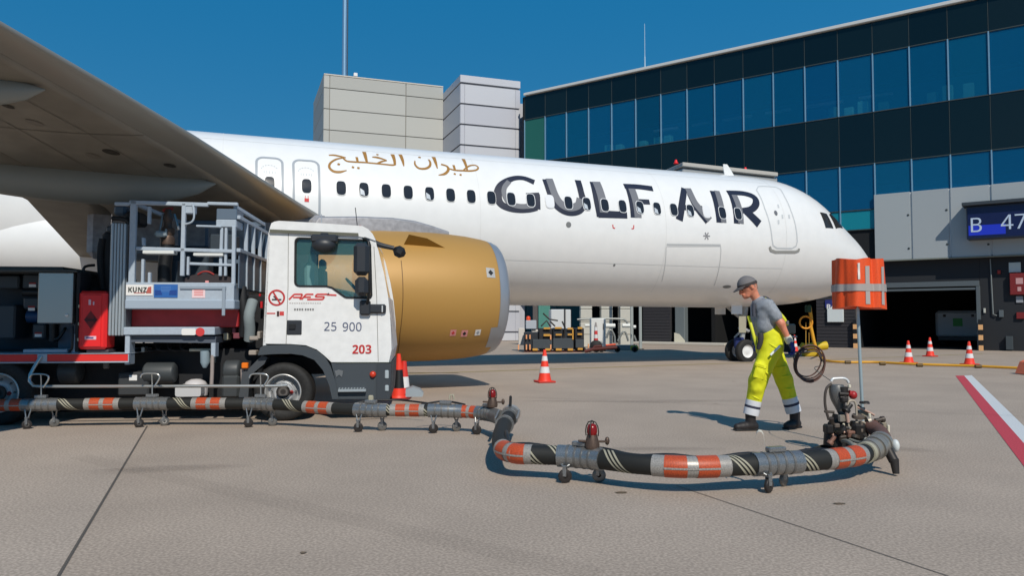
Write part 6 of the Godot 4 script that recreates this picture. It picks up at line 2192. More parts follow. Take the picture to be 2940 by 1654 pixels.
	b.tube([Vector3(Vector2(-1.496, 2.707).x, Vector2(-1.496, 2.707).y, -0.45), Vector3(Vector2(-1.432, 2.497).x, Vector2(-1.432, 2.497).y, -0.45)], 0.02, 8)
	obj("nozzle_arm", b, M.zinc, nz)
	b = MB.new()
	b.tube(smooth_path([Vector3(nx.x, Vector2(-1.552, 2.294).y, -0.4), Vector3(Vector2(-1.568, 2.169).x, Vector2(-1.568, 2.169).y, -0.4), Vector3(Vector2(-1.587, 1.997).x, Vector2(-1.587, 1.997).y, -0.4), Vector3(Vector2(-1.583, 1.792).x, Vector2(-1.583, 1.778).y, -0.4)], 0.06), 0.085, 14)
	obj("platform_hose", b, M.black, nz)
	b = MB.new()
	b.slab(-1.677, 2.386, -1.539, 2.459, -0.45, -0.25, 0.02)
	b.slab(-1.556, 2.392, -1.535, 2.493, -0.4, -0.28, 0.01)
	obj("nozzle_cradle", b, mat(156, 168, 172, 0.5), O)
	# dark bag hung in the lower right bay
	b = MB.new()
	b.prism([Vector2(-1.266, 1.756), Vector2(-1.26, 1.825), Vector2(-1.155, 1.876), Vector2(-1.05, 1.896), Vector2(-0.873, 1.897), Vector2(-0.74, 1.875), Vector2(-0.655, 1.838), Vector2(-0.651, 1.755)], -0.4, -0.1)
	obj("dark_bag", b, mat(52, 44, 46, 0.8), O)
	b = MB.new()
	b.tube(smooth_path([Vector3(Vector2(-1.081, 1.886).x, Vector2(-1.081, 1.886).y, -0.1), Vector3(Vector2(-1.015, 1.921).x, Vector2(-1.015, 1.921).y, -0.09), Vector3(Vector2(-0.944, 1.921).x, Vector2(-0.944, 1.921).y, -0.09), Vector3(Vector2(-0.882, 1.888).x, Vector2(-0.882, 1.885).y, -0.1)], 0.03), 0.012, 8)
	obj("bag_strap", b, M.red_dull, O)
	b = MB.new()
	b.slab(-0.988, 1.776, -0.944, 1.807, -0.1, -0.095, 0.002)
	obj("bag_label", b, M.label_pink, O)
	# front panel with plates
	b = MB.new()
	b.slab(-1.92, 1.545, -0.606, 1.776, -1.95, 0.0, 0.006)
	obj("front_panel_upper", b, M.platform, O)
	b = MB.new()
	b.slab(-1.921, 1.436, -0.594, 1.557, -1.95, 0.025, 0.012)
	obj("front_panel_lip", b, mat(160, 174, 188, 0.45), O)
	b = MB.new()
	b.slab(-1.264, 1.692, -0.701, 1.729, 0.0, 0.02, 0.004)
	b.slab(-0.742, 1.355, -0.703, 1.729, 0.022, 0.045, 0.004)
	obj("trim_rail", b, mat(146, 158, 170, 0.4), O)
	b = MB.new()
	b.slab(-1.915, 1.609, -1.593, 1.744, 0.0, 0.008, 0.002)
	var kp := obj("maker_plate", b, M.label_white, O)
	var kt := text("plate_lettering", "KUNZ", Vector3(-1.778, 1.682, 0.012), 0.062, mat(74, 78, 74, 0.5), kp, true)
	b = MB.new()
	b.prism([Vector2(-1.674, 1.637), Vector2(-1.649, 1.715), Vector2(-1.61, 1.724), Vector2(-1.609, 1.638)], 0.008, 0.012)
	b.slab(-1.817, 1.637, -1.687, 1.645, 0.008, 0.012, 0)
	obj("plate_emblem", b, mat(186, 96, 84, 0.5), kp)
	b = MB.new()
	b.slab(-1.58, 1.583, -1.293, 1.751, 0.0, 0.008, 0.002)
	var bp := obj("blue_plate", b, M.label_blue, O)
	b = MB.new()
	b.prism([Vector2(-1.566, 1.679), Vector2(-1.496, 1.673), Vector2(-1.478, 1.62), Vector2(-1.565, 1.614)], 0.008, 0.011)
	b.prism([Vector2(-1.387, 1.673), Vector2(-1.304, 1.68), Vector2(-1.303, 1.615), Vector2(-1.395, 1.62)], 0.008, 0.011)
	obj("blue_plate_print", b, mat(24, 66, 140, 0.5), bp)
	b = MB.new()
	for k in 4: b.slab(-1.497, 1.719 - k * 0.02, -1.375, 1.725 - k * 0.02, 0.008, 0.010, 0)
	obj("blue_plate_lines", b, mat(96, 140, 200, 0.5), bp)
	b = MB.new()
	b.slab(-1.12, 1.579, -0.958, 1.685, 0.0, 0.006, 0.002)
	var pl := obj("pink_label", b, mat(236, 206, 208, 0.6), O)
	b = MB.new()
	for k in 3: b.slab(-1.093, 1.612 + k * 0.03, -0.983, 1.612 + k * 0.03 + 0.018, 0.006, 0.008, 0)
	obj("pink_label_print", b, M.label_pink, pl)
	b = MB.new()
	b.slab(-1.932, 1.205, -0.601, 1.443, -1.95, -0.24, 0.01)
	obj("maroon_panel", b, M.maroon, O)
	b = MB.new()
	b.slab(-1.937, 1.108, -0.833, 1.21, -1.95, 0.01, 0.01)
	obj("base_rail", b, M.platform, O)
	b = MB.new()
	b.prism(rounded(-1.235, 1.108, -1.063, 1.19, 0.02), 0.01, 0.015)
	obj("white_label", b, M.label_white, O)
	b = MB.new()
	b.prism(disc(-1.01, 1.149, 0.055), 0.01, 0.016)
	obj("red_disc_label", b, M.label_red, O)
	b = MB.new()
	b.prism([Vector2(-1.914, 1.105), Vector2(-0.831, 1.089), Vector2(-0.835, 1.004), Vector2(-1.886, 1.021)], -1.9, -0.06)
	obj("underside_beam", b, mat(78, 86, 98, 0.6), O)
	b = MB.new()
	b.slab(-0.887, 0.828, -0.832, 1.006, -0.2, -0.03, 0.006)
	b.slab(-1.921, 0.739, -1.863, 1.105, -0.2, -0.01, 0.006)
	obj("support_post", b, M.platform, O)
	# hydraulics in the dark below
	b = MB.new()
	b.tube([Vector3(Vector2(-1.003, 0.897).x, Vector2(-1.003, 0.902).y, -0.2), Vector3(Vector2(-1, 0.751).x, Vector2(-1, 0.751).y, -0.2), Vector3(Vector2(-1.002, 0.687).x, Vector2(-1.002, 0.682).y, -0.2)], [0.06, 0.06, 0.025], 12)
	obj("hydraulic_cylinder", b, mat(140, 158, 168, 0.45), O)
	for q in [[-1.203, 0.894, -0.936, 0.929, mat(196, 190, 170, 0.5)], [-1.793, 0.883, -1.751, 0.955, M.zinc], [-0.941, 0.737, -0.901, 0.81, mat(150, 160, 150, 0.5)], [-1.091, 0.998, -0.941, 1.011, M.zinc], [-1.218, 0.999, -1.157, 1.021, M.zinc]]:
		b = MB.new()
		b.slab(q[0], q[1], q[2], q[3], -0.35, -0.2, 0.008)
		obj("valve_block", b, q[4], O)
	b = MB.new()
	for k in 5:
		var x := lerpf(Vector2(-1.828, 0.91).x, Vector2(-1.221, 0.907).x, k / 4.0)
		b.tube(smooth_path([Vector3(x, Vector2(-1.83, 1.01).y, -0.4), Vector3(x + 0.05, Vector2(-1.828, 0.919).y, -0.3), Vector3(x + 0.16, Vector2(-1.828, 0.901).y, -0.35), Vector3(x + 0.2, Vector2(-1.83, 0.992).y, -0.5)], 0.05), 0.014, 6)
	obj("hydraulic_hose", b, M.chassis, O)
	b = MB.new()
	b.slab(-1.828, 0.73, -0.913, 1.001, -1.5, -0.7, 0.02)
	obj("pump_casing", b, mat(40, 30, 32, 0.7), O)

class Rail:
	# a hose's centre line, resampled, with a frame at each step
	var p := []
	var d := []
	var len := 0.0
	var step := 0.02
	func _init(pts: Array) -> void:
		p = pts
		for k in p.size(): d.append(((p[mini(k + 1, p.size() - 1)] as Vector3) - (p[maxi(k - 1, 0)] as Vector3)).normalized())
		step = (p[0] as Vector3).distance_to(p[1])
		len = step * (p.size() - 1)
	func near(q: Vector3) -> float:
		var best := 0
		for k in p.size():
			if (p[k] as Vector3).distance_to(q) < (p[best] as Vector3).distance_to(q): best = k
		return best * step
	func at(l: float) -> Transform3D:
		var x := clampf(l / step, 0.0, p.size() - 1.001)
		var k := int(x)
		var t: Vector3 = (d[k] as Vector3).lerp(d[k + 1], x - k).normalized()
		var side := t.cross(Vector3.UP).normalized()
		return Transform3D(Basis(t, side.cross(t), side), (p[k] as Vector3).lerp(p[k + 1], x - k))

func sleeve_rows(r: Rail, l0: float, l1: float, rad: float, seg := 20, a0 := 0.0, a1 := TAU, n := 0) -> Array:
	var rows := []
	if n == 0: n = maxi(2, int((l1 - l0) / 0.03))
	for k in n + 1:
		var f := r.at(lerpf(l0, l1, float(k) / n))
		var row := PackedVector3Array()
		for j in seg:
			var a := lerpf(a0, a1, float(j) / (seg if is_equal_approx(a1 - a0, TAU) else seg - 1))
			row.append(f * Vector3(0, sin(a) * rad, cos(a) * rad))
		rows.append(row)
	return rows

func collar(b: MB, r: Rail, l0: float, l1: float, rad: float, seg := 20) -> void:
	var rows := sleeve_rows(r, l0, l1, rad, seg)
	b.grid(rows, true)
	for e in [[rows[0], -1.0, l0], [rows[-1], 1.0, l1]]:
		b.cap(e[0], r.at(e[2]).basis.x * e[1])

func hose_sleeve(O: Node3D, r: Rail, l: float, half: float, rad: float) -> void:
	var b := MB.new()
	collar(b, r, l - half, l + half, rad + 0.004)
	var s := obj("reflective_sleeve", b, M.sleeve, O)
	for q in [[-0.68, -0.13], [0.13, 0.68]]:
		b = MB.new()
		b.grid(sleeve_rows(r, l + half * q[0], l + half * q[1], rad + 0.007), true)
		obj("orange_band", b, M.orange_band, s)
	b = MB.new()
	b.grid(sleeve_rows(r, l - half * 0.68, l + half * 0.68, rad + 0.0085, 4, -0.12, 0.06), false, Vector3.BACK)
	obj("cross_strip", b, M.sleeve, s)

func hose_stripes(O: Node3D, r: Rail, l: float, rad: float, n := 3, spread := 0.17) -> void:
	var b := MB.new()
	for k in n:
		var rows := []
		for i in 25:
			var t := i / 24.0
			var row := PackedVector3Array()
			for w in [0.0, 0.012]:
				var f := r.at(l + (t - 0.5) * spread + (k - 1) * 0.024 + w)
				var a := lerpf(PI * 0.62, -PI * 0.62, t)
				row.append(f * Vector3(0, sin(a) * (rad + 0.003), cos(a) * (rad + 0.003)))
			rows.append(row)
		b.grid(rows, false, r.at(l).basis.z)
	obj("diagonal_stripe", b, M.ivory, O)

func trolley(O: Node3D, r: Rail, l: float, half: float, rad: float, hook := false, flip := 1.0) -> void:
	var b := MB.new()
	collar(b, r, l - half, l + half, rad + 0.012, 18)
	var cl := obj("clamp_shell", b, M.zinc, O)
	b = MB.new()
	for k in 4:
		var x := l - half * 0.55 + half * 1.1 * k / 3.0
		collar(b, r, x - 0.006, x + 0.006, rad + 0.016, 18)
	obj("clamp_rib", b, M.grey_metal, cl)
	b = MB.new()
	var f := r.at(l)
	b.box(f * Vector3(0, rad + 0.03, 0), Vector3(half * 1.1, 0.04, 0.07), 0.008, f.basis)
	obj("clamp_saddle", b, M.zinc, cl)
	for q in [[-half * 0.6, 0.08 * flip], [half * 0.6, -0.08 * flip]]:
		f = r.at(l + q[0])
		var c := f * Vector3(0, 0, q[1])
		c.y = 0.055
		var top := f * Vector3(0, -rad * 0.7, q[1] * 0.8)
		b = MB.new()
		b.tube([top + f.basis.x * 0.035, c + Vector3(0, 0.075, 0) + f.basis.x * 0.012], 0.009, 6)
		b.tube([top - f.basis.x * 0.035, c + Vector3(0, 0.075, 0) - f.basis.x * 0.012], 0.009, 6)
		for s in [-1, 1]: b.bar(c + Vector3(0, 0.08, 0) + f.basis.z * 0.022 * s, c + f.basis.z * 0.022 * s, 0.006, 0.03, 0.001, f.basis.x)
		b.box(c + Vector3(0, 0.08, 0), Vector3(0.04, 0.012, 0.055), 0.003, f.basis)
		obj("castor_fork", b, M.zinc, cl)
		b = MB.new()
		var turn := Basis(Vector3.UP, 0.5 * flip) * f.basis
		b.lathe([Vector2(0.0, 0.016), Vector2(0.03, 0.016), Vector2(0.03, 0.016), Vector2(0.05, 0.014), Vector2(0.055, 0.008), Vector2(0.055, -0.008), Vector2(0.05, -0.014), Vector2(0.0, -0.016)], Transform3D(turn * Basis(Vector3.RIGHT, PI / 2), c), 18)
		obj("castor_wheel", b, M.dark_metal if q[0] < 0 else M.grey_metal, cl)
	if hook:
		b = MB.new()
		f = r.at(l)
		var o := f * Vector3(0, rad + 0.04, 0)
		b.tube(smooth_path([o, o + Vector3(-0.005, 0.17, 0.0), o + Vector3(-0.005, 0.25, 0.01)], 0.04), 0.008, 6)
		b.tube(smooth_path([o + Vector3(-0.14, 0.21, 0.01), o + Vector3(-0.11, 0.255, 0.01), o + Vector3(0.03, 0.258, 0.01), o + Vector3(0.085, 0.235, 0.01), o + Vector3(0.085, 0.19, 0.01), o + Vector3(0.03, 0.10, 0.01)], 0.02), 0.011, 8)
		obj("carry_hook", b, M.steel, cl)

func warning_lamp(O: Node3D, at: Vector3) -> void:
	var b := MB.new()
	b.lathe([Vector2(0.055, 0.0), Vector2(0.06, 0.03), Vector2(0.045, 0.09), Vector2(0.04, 0.11)], Transform3D(Basis(), at), 12)
	b.bar(at + Vector3(-0.11, 0.06, 0), at + Vector3(0.12, 0.055, 0), 0.03, 0.016, 0.004)
	b.ball(at + Vector3(0.12, 0.06, 0), Vector3(0.02, 0.035, 0.02), 8)
	var s := obj("lamp_bracket", b, M.brown_metal, O)
	b = MB.new()
	b.lathe([Vector2(0.036, 0.11), Vector2(0.042, 0.13), Vector2(0.04, 0.165), Vector2(0.03, 0.19), Vector2(0.0, 0.2)], Transform3D(Basis(), at), 14)
	obj("red_lens", b, mat(128, 20, 20, 0.25), s)
	b = MB.new()
	for k in 4:
		var a := TAU * k / 4 + 0.4
		var q := Vector3(cos(a), 0, sin(a)) * 0.05
		b.tube(smooth_path([at + q + Vector3(0, 0.1, 0), at + q * 1.05 + Vector3(0, 0.16, 0), at + q * 0.5 + Vector3(0, 0.215, 0), at + Vector3(0, 0.22, 0)], 0.03), 0.005, 6)
	obj("lens_guard", b, M.dark_metal, s)

func hoses() -> void:
	# the far run, in front of the truck
	var O := thing("far_hose", "black fuel hose on castors running along the truck's side", "hose", Vector3(-3.181, 0, -9.536))
	var pts := [Vector3(-6.543, 0.28, -9.073), Vector3(-5.694, 0.28, -9.158), Vector3(-5.022, 0.28, -9.245), Vector3(-4.317, 0.28, -9.288), Vector3(-3.539, 0.28, -9.288), Vector3(-3.053, 0.275, -9.29), Vector3(-2.665, 0.265, -9.207), Vector3(-2.32, 0.255, -9.085), Vector3(-1.665, 0.25, -8.888), Vector3(-1.194, 0.25, -8.849), Vector3(-0.779, 0.25, -8.81), Vector3(-0.487, 0.24, -8.779), Vector3(-0.252, 0.235, -8.598), Vector3(-0.112, 0.235, -8.252)]
	for k in pts.size(): pts[k] -= O.position
	var r := Rail.new(smooth_path(pts, 0.02))
	var R0 := 0.067
	var b := MB.new()
	var even := []
	for k in range(0, r.p.size(), 3): even.append(r.p[k])
	b.tube(even, R0, 18)
	obj("hose_tube", b, M.hose, O)
	for q in [[Vector3(-5.661, 0.28, -9.158), true, 1.0], [Vector3(-4.39, 0.28, -9.288), true, 1.0], [Vector3(-3.078, 0.275, -9.29), true, 1.0], [Vector3(-1.646, 0.25, -8.888), false, 1.0], [Vector3(-0.779, 0.25, -8.81), false, 1.0]]: trolley(O, r, r.near(q[0] - O.position), 0.125, R0, q[1], q[2])
	for q in [Vector3(-6.021, 0.28, -9.116), Vector3(-4.979, 0.28, -9.245), Vector3(-3.69, 0.28, -9.288), Vector3(-2.292, 0.255, -9.085), Vector3(-1.213, 0.25, -8.849), Vector3(-0.487, 0.24, -8.779)]: hose_sleeve(O, r, r.near(q - O.position), 0.13 if q.x < -1.0 else 0.115, R0)
	for q in [Vector3(-5.374, 0.28, -9.201), Vector3(-4.016, 0.28, -9.288), Vector3(-2.65, 0.265, -9.207), Vector3(-1.418, 0.25, -8.888), Vector3(-1.028, 0.25, -8.849)]: hose_stripes(O, r, r.near(q - O.position), R0)
	trolley(O, r, r.near(Vector3(-0.271, 0.235, -8.635) - O.position), 0.10, R0, false, 1.0)
	b = MB.new()
	collar(b, r, r.len - 0.16, r.len - 0.01, R0 + 0.015)
	obj("end_coupling", b, M.grey_metal, O)
	warning_lamp(O, r.at(r.len - 0.2) * Vector3(0, R0 + 0.02, 0))
	# thin air lines laid along the hose
	b = MB.new()
	for q in [[Vector3(-1.96, 0.25, -9.653), Vector3(-1.818, 0.27, -9.701), Vector3(-1.477, 0.27, -9.797), Vector3(-1.071, 0.25, -9.607)], [Vector3(-1.071, 0.3, -8.979), Vector3(-0.809, 0.33, -9.092), Vector3(-0.554, 0.3, -8.979)]]:
		var w := []
		for k in q: w.append(k - O.position)
		b.tube(smooth_path(w, 0.05), 0.012, 8)
	obj("air_line", b, M.black, O)
	b = MB.new()
	var hp: Vector3 = r.at(r.near(Vector3(-1.665, 0.25, -8.888) - O.position)) * Vector3(0.02, 0.13, 0)
	b.box(hp, Vector3(0.06, 0.08, 0.04), 0.012)
	hp = r.at(r.near(Vector3(-0.728, 0.25, -8.81) - O.position)) * Vector3(0.02, 0.13, -0.02)
	b.tube([hp + Vector3(-0.02, 0.0, 0), hp + Vector3(-0.015, 0.05, 0), hp + Vector3(0.02, 0.055, 0), hp + Vector3(0.03, 0.0, 0)], 0.012, 8)
	obj("handle_lug", b, M.ivory, O)

	# the near loop, from the swivel to the hydrant
	O = thing("near_hose", "black fuel hose loop with orange reflective sleeves in the foreground", "hose", Vector3(1.424, 0, -6.104))
	pts = [Vector3(-0.01, 0.26, -8.39), Vector3(-0.082, 0.24, -7.614), Vector3(-0.105, 0.22, -6.873), Vector3(-0.063, 0.2, -6.432), Vector3(0.031, 0.2, -6.284), Vector3(0.248, 0.2, -6.221), Vector3(0.548, 0.2, -6.128), Vector3(0.811, 0.2, -5.936), Vector3(1.064, 0.2, -5.782), Vector3(1.335, 0.2, -5.715), Vector3(1.698, 0.2, -5.769), Vector3(2.015, 0.2, -5.858), Vector3(2.361, 0.2, -5.964), Vector3(2.614, 0.2, -6.082), Vector3(2.793, 0.2, -6.189), Vector3(2.966, 0.2, -6.365), Vector3(3.059, 0.22, -6.433), Vector3(3.201, 0.24, -6.604)]
	for k in pts.size(): pts[k] -= O.position
	r = Rail.new(smooth_path(pts, 0.02))
	var R1 := 0.077
	b = MB.new()
	even = []
	for k in range(0, r.p.size(), 3): even.append(r.p[k])
	b.tube(even, R1, 20)
	obj("hose_tube", b, M.hose, O)
	hose_sleeve(O, r, r.near(Vector3(0.009, 0.2, -6.316) - O.position), 0.13, R1)
	hose_sleeve(O, r, r.near(Vector3(1.335, 0.2, -5.715) - O.position), 0.185, R1)
	hose_sleeve(O, r, r.near(Vector3(2.668, 0.2, -6.112) - O.position), 0.15, R1)
	trolley(O, r, r.near(Vector3(0.548, 0.2, -6.128) - O.position), 0.125, R1, false, 1.0)
	trolley(O, r, r.near(Vector3(2.024, 0.2, -5.865) - O.position), 0.135, R1, false, 1.0)
	for q in [Vector3(0.143, 0.2, -6.244), Vector3(0.42, 0.2, -6.174), Vector3(0.824, 0.2, -5.928), Vector3(1.72, 0.2, -5.775), Vector3(2.26, 0.2, -5.928)]: hose_stripes(O, r, r.near(q - O.position), R1)
	warning_lamp(O, r.at(r.near(Vector3(0.645, 0.2, -6.067) - O.position)) * Vector3(0, R1 + 0.0, 0))
	# air line along the back of the hose
	var al := []
	for k in 40:
		var f := r.at(lerpf(0.95, r.len - 0.55, k / 39.0))
		al.append(f * Vector3(0, R1 * 0.75 + 0.012 * sin(k * 0.9), -R1 * 0.72))
	b = MB.new()
	b.tube(al, 0.02, 8)
	obj("air_line", b, M.black, O)
	# white strap standing up
	b = MB.new()
	var sf := r.at(r.near(Vector3(1.973, 0.2, -5.851) - O.position))
	var rows := []
	for q in [[0.0, 0.05], [-0.005, 0.16], [-0.012, 0.21], [-0.03, 0.235], [-0.055, 0.24], [-0.075, 0.225], [-0.085, 0.19]]:
		rows.append(PackedVector3Array([sf * Vector3(q[0] - 0.0, q[1], -0.05), sf * Vector3(q[0] + 0.03, q[1] + 0.008, -0.09)]))
	b.grid(rows, false, sf.basis.z)
	obj("carry_strap", b, mat(206, 200, 184, 0.7), O)
	# swivel elbow at the start
	b = MB.new()
	collar(b, r, 0.0, 0.13, R1 + 0.02, 20)
	var sw := obj("swivel_body", b, M.grey_metal, O)
	b = MB.new()
	b.ball(r.p[0] + Vector3(0, 0.01, 0), Vector3(0.105, 0.10, 0.105), 18)
	obj("swivel_ball", b, mat(178, 172, 164, 0.4, 0.5), sw)
	b = MB.new()
	for k in 2:
		collar(b, r, 0.14 + 0.3 * k, 0.17 + 0.3 * k, R1 + 0.02, 20)
	var f2 := r.at(0.2)
	b.bar(f2 * Vector3(-0.1, 0.06, 0.11), f2 * Vector3(0.22, 0.02, 0.11), 0.02, 0.05, 0.006)
	b.bar(f2 * Vector3(-0.1, 0.06, -0.11), f2 * Vector3(0.22, 0.02, -0.11), 0.02, 0.05, 0.006)
	obj("swivel_guard", b, M.zinc, sw)
	b = MB.new()
	b.bar(r.p[0] + Vector3(-0.01, 0.07, 0.05), r.p[0] + Vector3(-0.005, 0.21, 0.04), 0.03, 0.05, 0.01)
	obj("swivel_lever", b, M.black, sw)
	# coupling at the hydrant end
	b = MB.new()
	collar(b, r, r.len - 0.27, r.len - 0.22, R1 + 0.012)
	obj("end_clamp", b, M.ivory, O)
	b = MB.new()
	for k in 4: collar(b, r, r.len - 0.20 + k * 0.05, r.len - 0.165 + k * 0.05, R1 + 0.018 + 0.006 * (k % 2))
	collar(b, r, r.len - 0.22, r.len, R1 + 0.01)
	obj("end_coupling", b, mat(150, 146, 138, 0.4, 0.5), O)
	b = MB.new()
	var ff := r.at(r.len - 0.1)
	var lv := ff.origin + Vector3(0.06, -0.02, 0.06)
	b.tube([lv, lv + Vector3(0.03, -0.09, 0.04)], 0.04, 12)
	b.tube([lv + Vector3(0.03, -0.07, 0.04), lv + Vector3(0.035, -0.19, 0.06)], [0.038, 0.026], 12)
	obj("drain_valve", b, M.dark_metal, O)
	b = MB.new()
	b.ball(ff.origin + Vector3(0.165, 0.0, -0.02), Vector3(0.032, 0.055, 0.04), 14)
	obj("white_cap", b, mat(206, 210, 208, 0.4), O)

func coupler_and_marker() -> void:
	var zz := 7.5
	var O := thing("hydrant_coupler", "grimy metal hydrant pit coupler with red cap at the end of the hose", "coupler", Vector3(3.217, 0.091, -7.5) * Vector3(1, 0, 1))
	var b := MB.new()
	b.lathe([Vector2(0.24, 0.0), Vector2(0.24, 0.03), Vector2(0.24, 0.03), Vector2(0.2, 0.035), Vector2(0.18, 0.05)], Transform3D(Basis(), O.position), 26)
	obj("pit_rim", b.mv(O.position), M.dark_metal, O)
	b = MB.new()
	b.tube([Vector3(3.193, 0.067, -7.5), Vector3(3.199, 0.187, -7.5), Vector3(3.211, 0.203, -7.5), Vector3(3.221, 0.299, -7.5), Vector3(3.234, 0.363, -7.5)], [0.125, 0.12, 0.085, 0.08, 0.07], 18)
	b.box(Vector3(3.073, 0.242, -7.4), Vector3(0.08, 0.09, 0.1), 0.015)
	b.tube([Vector3(3.245, 0.179, -7.45), Vector3(3.252, 0.306, -7.45)], 0.06, 12)
	b.box(Vector3(3.359, 0.218, -7.4), Vector3(0.14, 0.18, 0.12), 0.03)
	b.box(Vector3(3.551, 0.267, -7.5), Vector3(0.17, 0.05, 0.12), 0.015)
	b.tube([Vector3(3.341, 0.251, -7.5), Vector3(3.518, 0.235, -7.5)], 0.06, 12)
	obj("valve_body", b.mv(O.position), grain(mat(46, 43, 42, 0.55, 0.3), noise_tex(0.05, 0.6, 1.0, 51), 6.0), O)
	b = MB.new()
	b.tube(smooth_path([Vector3(3.204, 0.661, -7.5), Vector3(3.21, 0.548, -7.5), Vector3(3.24, 0.436, -7.5), Vector3(3.267, 0.355, -7.5)], 0.03), [0.062, 0.07, 0.076, 0.074, 0.07, 0.064, 0.056, 0.05, 0.045, 0.042, 0.04, 0.04, 0.04, 0.04, 0.04, 0.04].slice(0, smooth_path([Vector3(3.204, 0.661, -7.5), Vector3(3.21, 0.548, -7.5), Vector3(3.24, 0.436, -7.5), Vector3(3.267, 0.355, -7.5)], 0.03).size()), 16)
	obj("grey_housing", b.mv(O.position), M.grey_metal, O)
	b = MB.new()
	b.tube([Vector3(3.246, 0.645, -7.45), Vector3(3.247, 0.497, -7.45)], 0.045, 12)
	b.tube([Vector3(3.192, 0.58, -7.42), Vector3(3.28, 0.576, -7.42)], 0.02, 8)
	b.tube([Vector3(3.199, 0.544, -7.42), Vector3(3.271, 0.54, -7.42)], 0.016, 8)
	b.box(Vector3(3.234, 0.522, -7.4), Vector3(0.06, 0.05, 0.05), 0.01)
	obj("inner_piston", b.mv(O.position), M.dark_metal, O)
	b = MB.new()
	b.box(Vector3(3.306, 0.649, -7.45), Vector3(0.025, 0.035, 0.03), 0.006)
	b.box(Vector3(3.221, 0.281, -7.4), Vector3(0.022, 0.03, 0.02), 0.006)
	b.box(Vector3(3.497, 0.358, -7.45), Vector3(0.022, 0.055, 0.03), 0.005)
	b.box(Vector3(3.654, 0.242, -7.4), Vector3(0.022, 0.075, 0.03), 0.006)
	obj("pale_lug", b.mv(O.position), mat(214, 208, 186, 0.5), O)
	b = MB.new()
	b.ball(Vector3(3.327, 0.568, -7.42), Vector3(0.04, 0.042, 0.04), 14)
	b.tube([Vector3(3.284, 0.588, -7.42), Vector3(3.343, 0.564, -7.42)], 0.03, 10)
	obj("red_cap", b.mv(O.position), mat(160, 30, 30, 0.45), O)
	b = MB.new()
	b.tube(smooth_path([Vector3(3.152, 0.693, -7.5), Vector3(3.164, 0.717, -7.5), Vector3(3.205, 0.723, -7.5), Vector3(3.277, 0.723, -7.5), Vector3(3.309, 0.705, -7.5), Vector3(3.321, 0.681, -7.5)], 0.02), 0.013, 8)
	obj("top_handle", b.mv(O.position), mat(226, 228, 226, 0.4, 0.3), O)
	b = MB.new()
	b.tube(smooth_path([Vector3(3.155, 0.669, -7.5), Vector3(3.11, 0.637, -7.5), Vector3(3.089, 0.572, -7.5), Vector3(3.085, 0.476, -7.5), Vector3(3.098, 0.396, -7.5), Vector3(3.121, 0.315, -7.5)], 0.03), 0.014, 8)
	b.tube(smooth_path([Vector3(3.078, 0.4, -7.5), Vector3(3.118, 0.396, -7.5), Vector3(3.174, 0.392, -7.5)], 0.03), 0.013, 8)
	obj("pressure_hose", b.mv(O.position), mat(72, 64, 58, 0.6), O)
	b = MB.new()
	var ovals := [[Vector2(487, 550), 55, 165, 7.4], [Vector2(575, 760), 75, 120, 7.38]]
	for q in ovals:
		var ring := []
		for k in 33:
			var a := TAU * k / 32
			ring.append(Vector3(3.304, 0.384, -7.4) + Vector3(((q[0] as Vector2).x - 487.0 + signf(cos(a)) * pow(absf(cos(a)), 0.6) * q[1]) * 0.000801, -((q[0] as Vector2).y - 550.0 + signf(sin(a)) * pow(absf(sin(a)), 0.6) * q[2]) * 0.000801, 7.4 - q[3]))
		b.tube(ring, 0.011, 8, false)
	obj("loop_handle", b.mv(O.position), mat(176, 164, 146, 0.5, 0.2), O)
	b = MB.new()
	b.tube([Vector3(3.247, 0.41, -7.38), Vector3(3.257, 0.307, -7.38)], 0.016, 8)
	b.tube(smooth_path([Vector3(3.097, 0.252, -7.38), Vector3(3.1, 0.197, -7.38), Vector3(3.135, 0.174, -7.38)], 0.03), 0.012, 8)
	b.tube([Vector3(3.207, 0.213, -7.38), Vector3(3.271, 0.221, -7.38), Vector3(3.278, 0.174, -7.38)], 0.015, 8)
	b.tube([Vector3(3.371, 0.449, -7.45), Vector3(3.473, 0.412, -7.5), Vector3(3.569, 0.363, -7.5)], 0.012, 8)
	obj("linkage", b.mv(O.position), mat(196, 160, 142, 0.5, 0.2), O)
	b = MB.new()
	b.box(Vector3(3.471, 0.361, -7.55), Vector3(0.11, 0.09, 0.06), 0.01)
	b.box(Vector3(3.648, 0.259, -7.5), Vector3(0.07, 0.08, 0.06), 0.012)
	obj("bracket_plate", b.mv(O.position), mat(150, 140, 122, 0.5, 0.3), O)
	b = MB.new()
	var elbow := smooth_path([Vector3(3.472, 0.265, -7.4), Vector3(3.502, 0.24, -7.3), Vector3(3.451, 0.216, -7.1), Vector3(3.201, 0.24, -6.604)], 0.03)
	b.tube(elbow, 0.07, 16)
	obj("rusty_elbow", b.mv(O.position), grain(mat(140, 104, 92, 0.6, 0.2), noise_tex(0.04, 0.6, 1.0, 52), 5.0), O)
	b = MB.new()
	b.tube(smooth_path([Vector3(3.185, 0.131, -7.35), Vector3(3.188, 0.147, -7.25), Vector3(3.175, 0.133, -7.1), Vector3(3.144, 0.105, -7)], 0.03), 0.02, 8)
	b.tube(smooth_path([Vector3(3.256, 0.147, -7.35), Vector3(3.297, 0.14, -7.2), Vector3(3.275, 0.201, -7.05)], 0.03), 0.016, 8)
	obj("grey_line", b.mv(O.position), mat(128, 130, 122, 0.6), O)
	# flanges, bolts, ports and short pipes crowded round the valve
	var tones := [mat(70, 62, 56, 0.5, 0.3), mat(112, 100, 90, 0.5, 0.3), mat(40, 37, 36, 0.5, 0.2), mat(150, 142, 130, 0.45, 0.4), mat(128, 92, 78, 0.6, 0.1)]
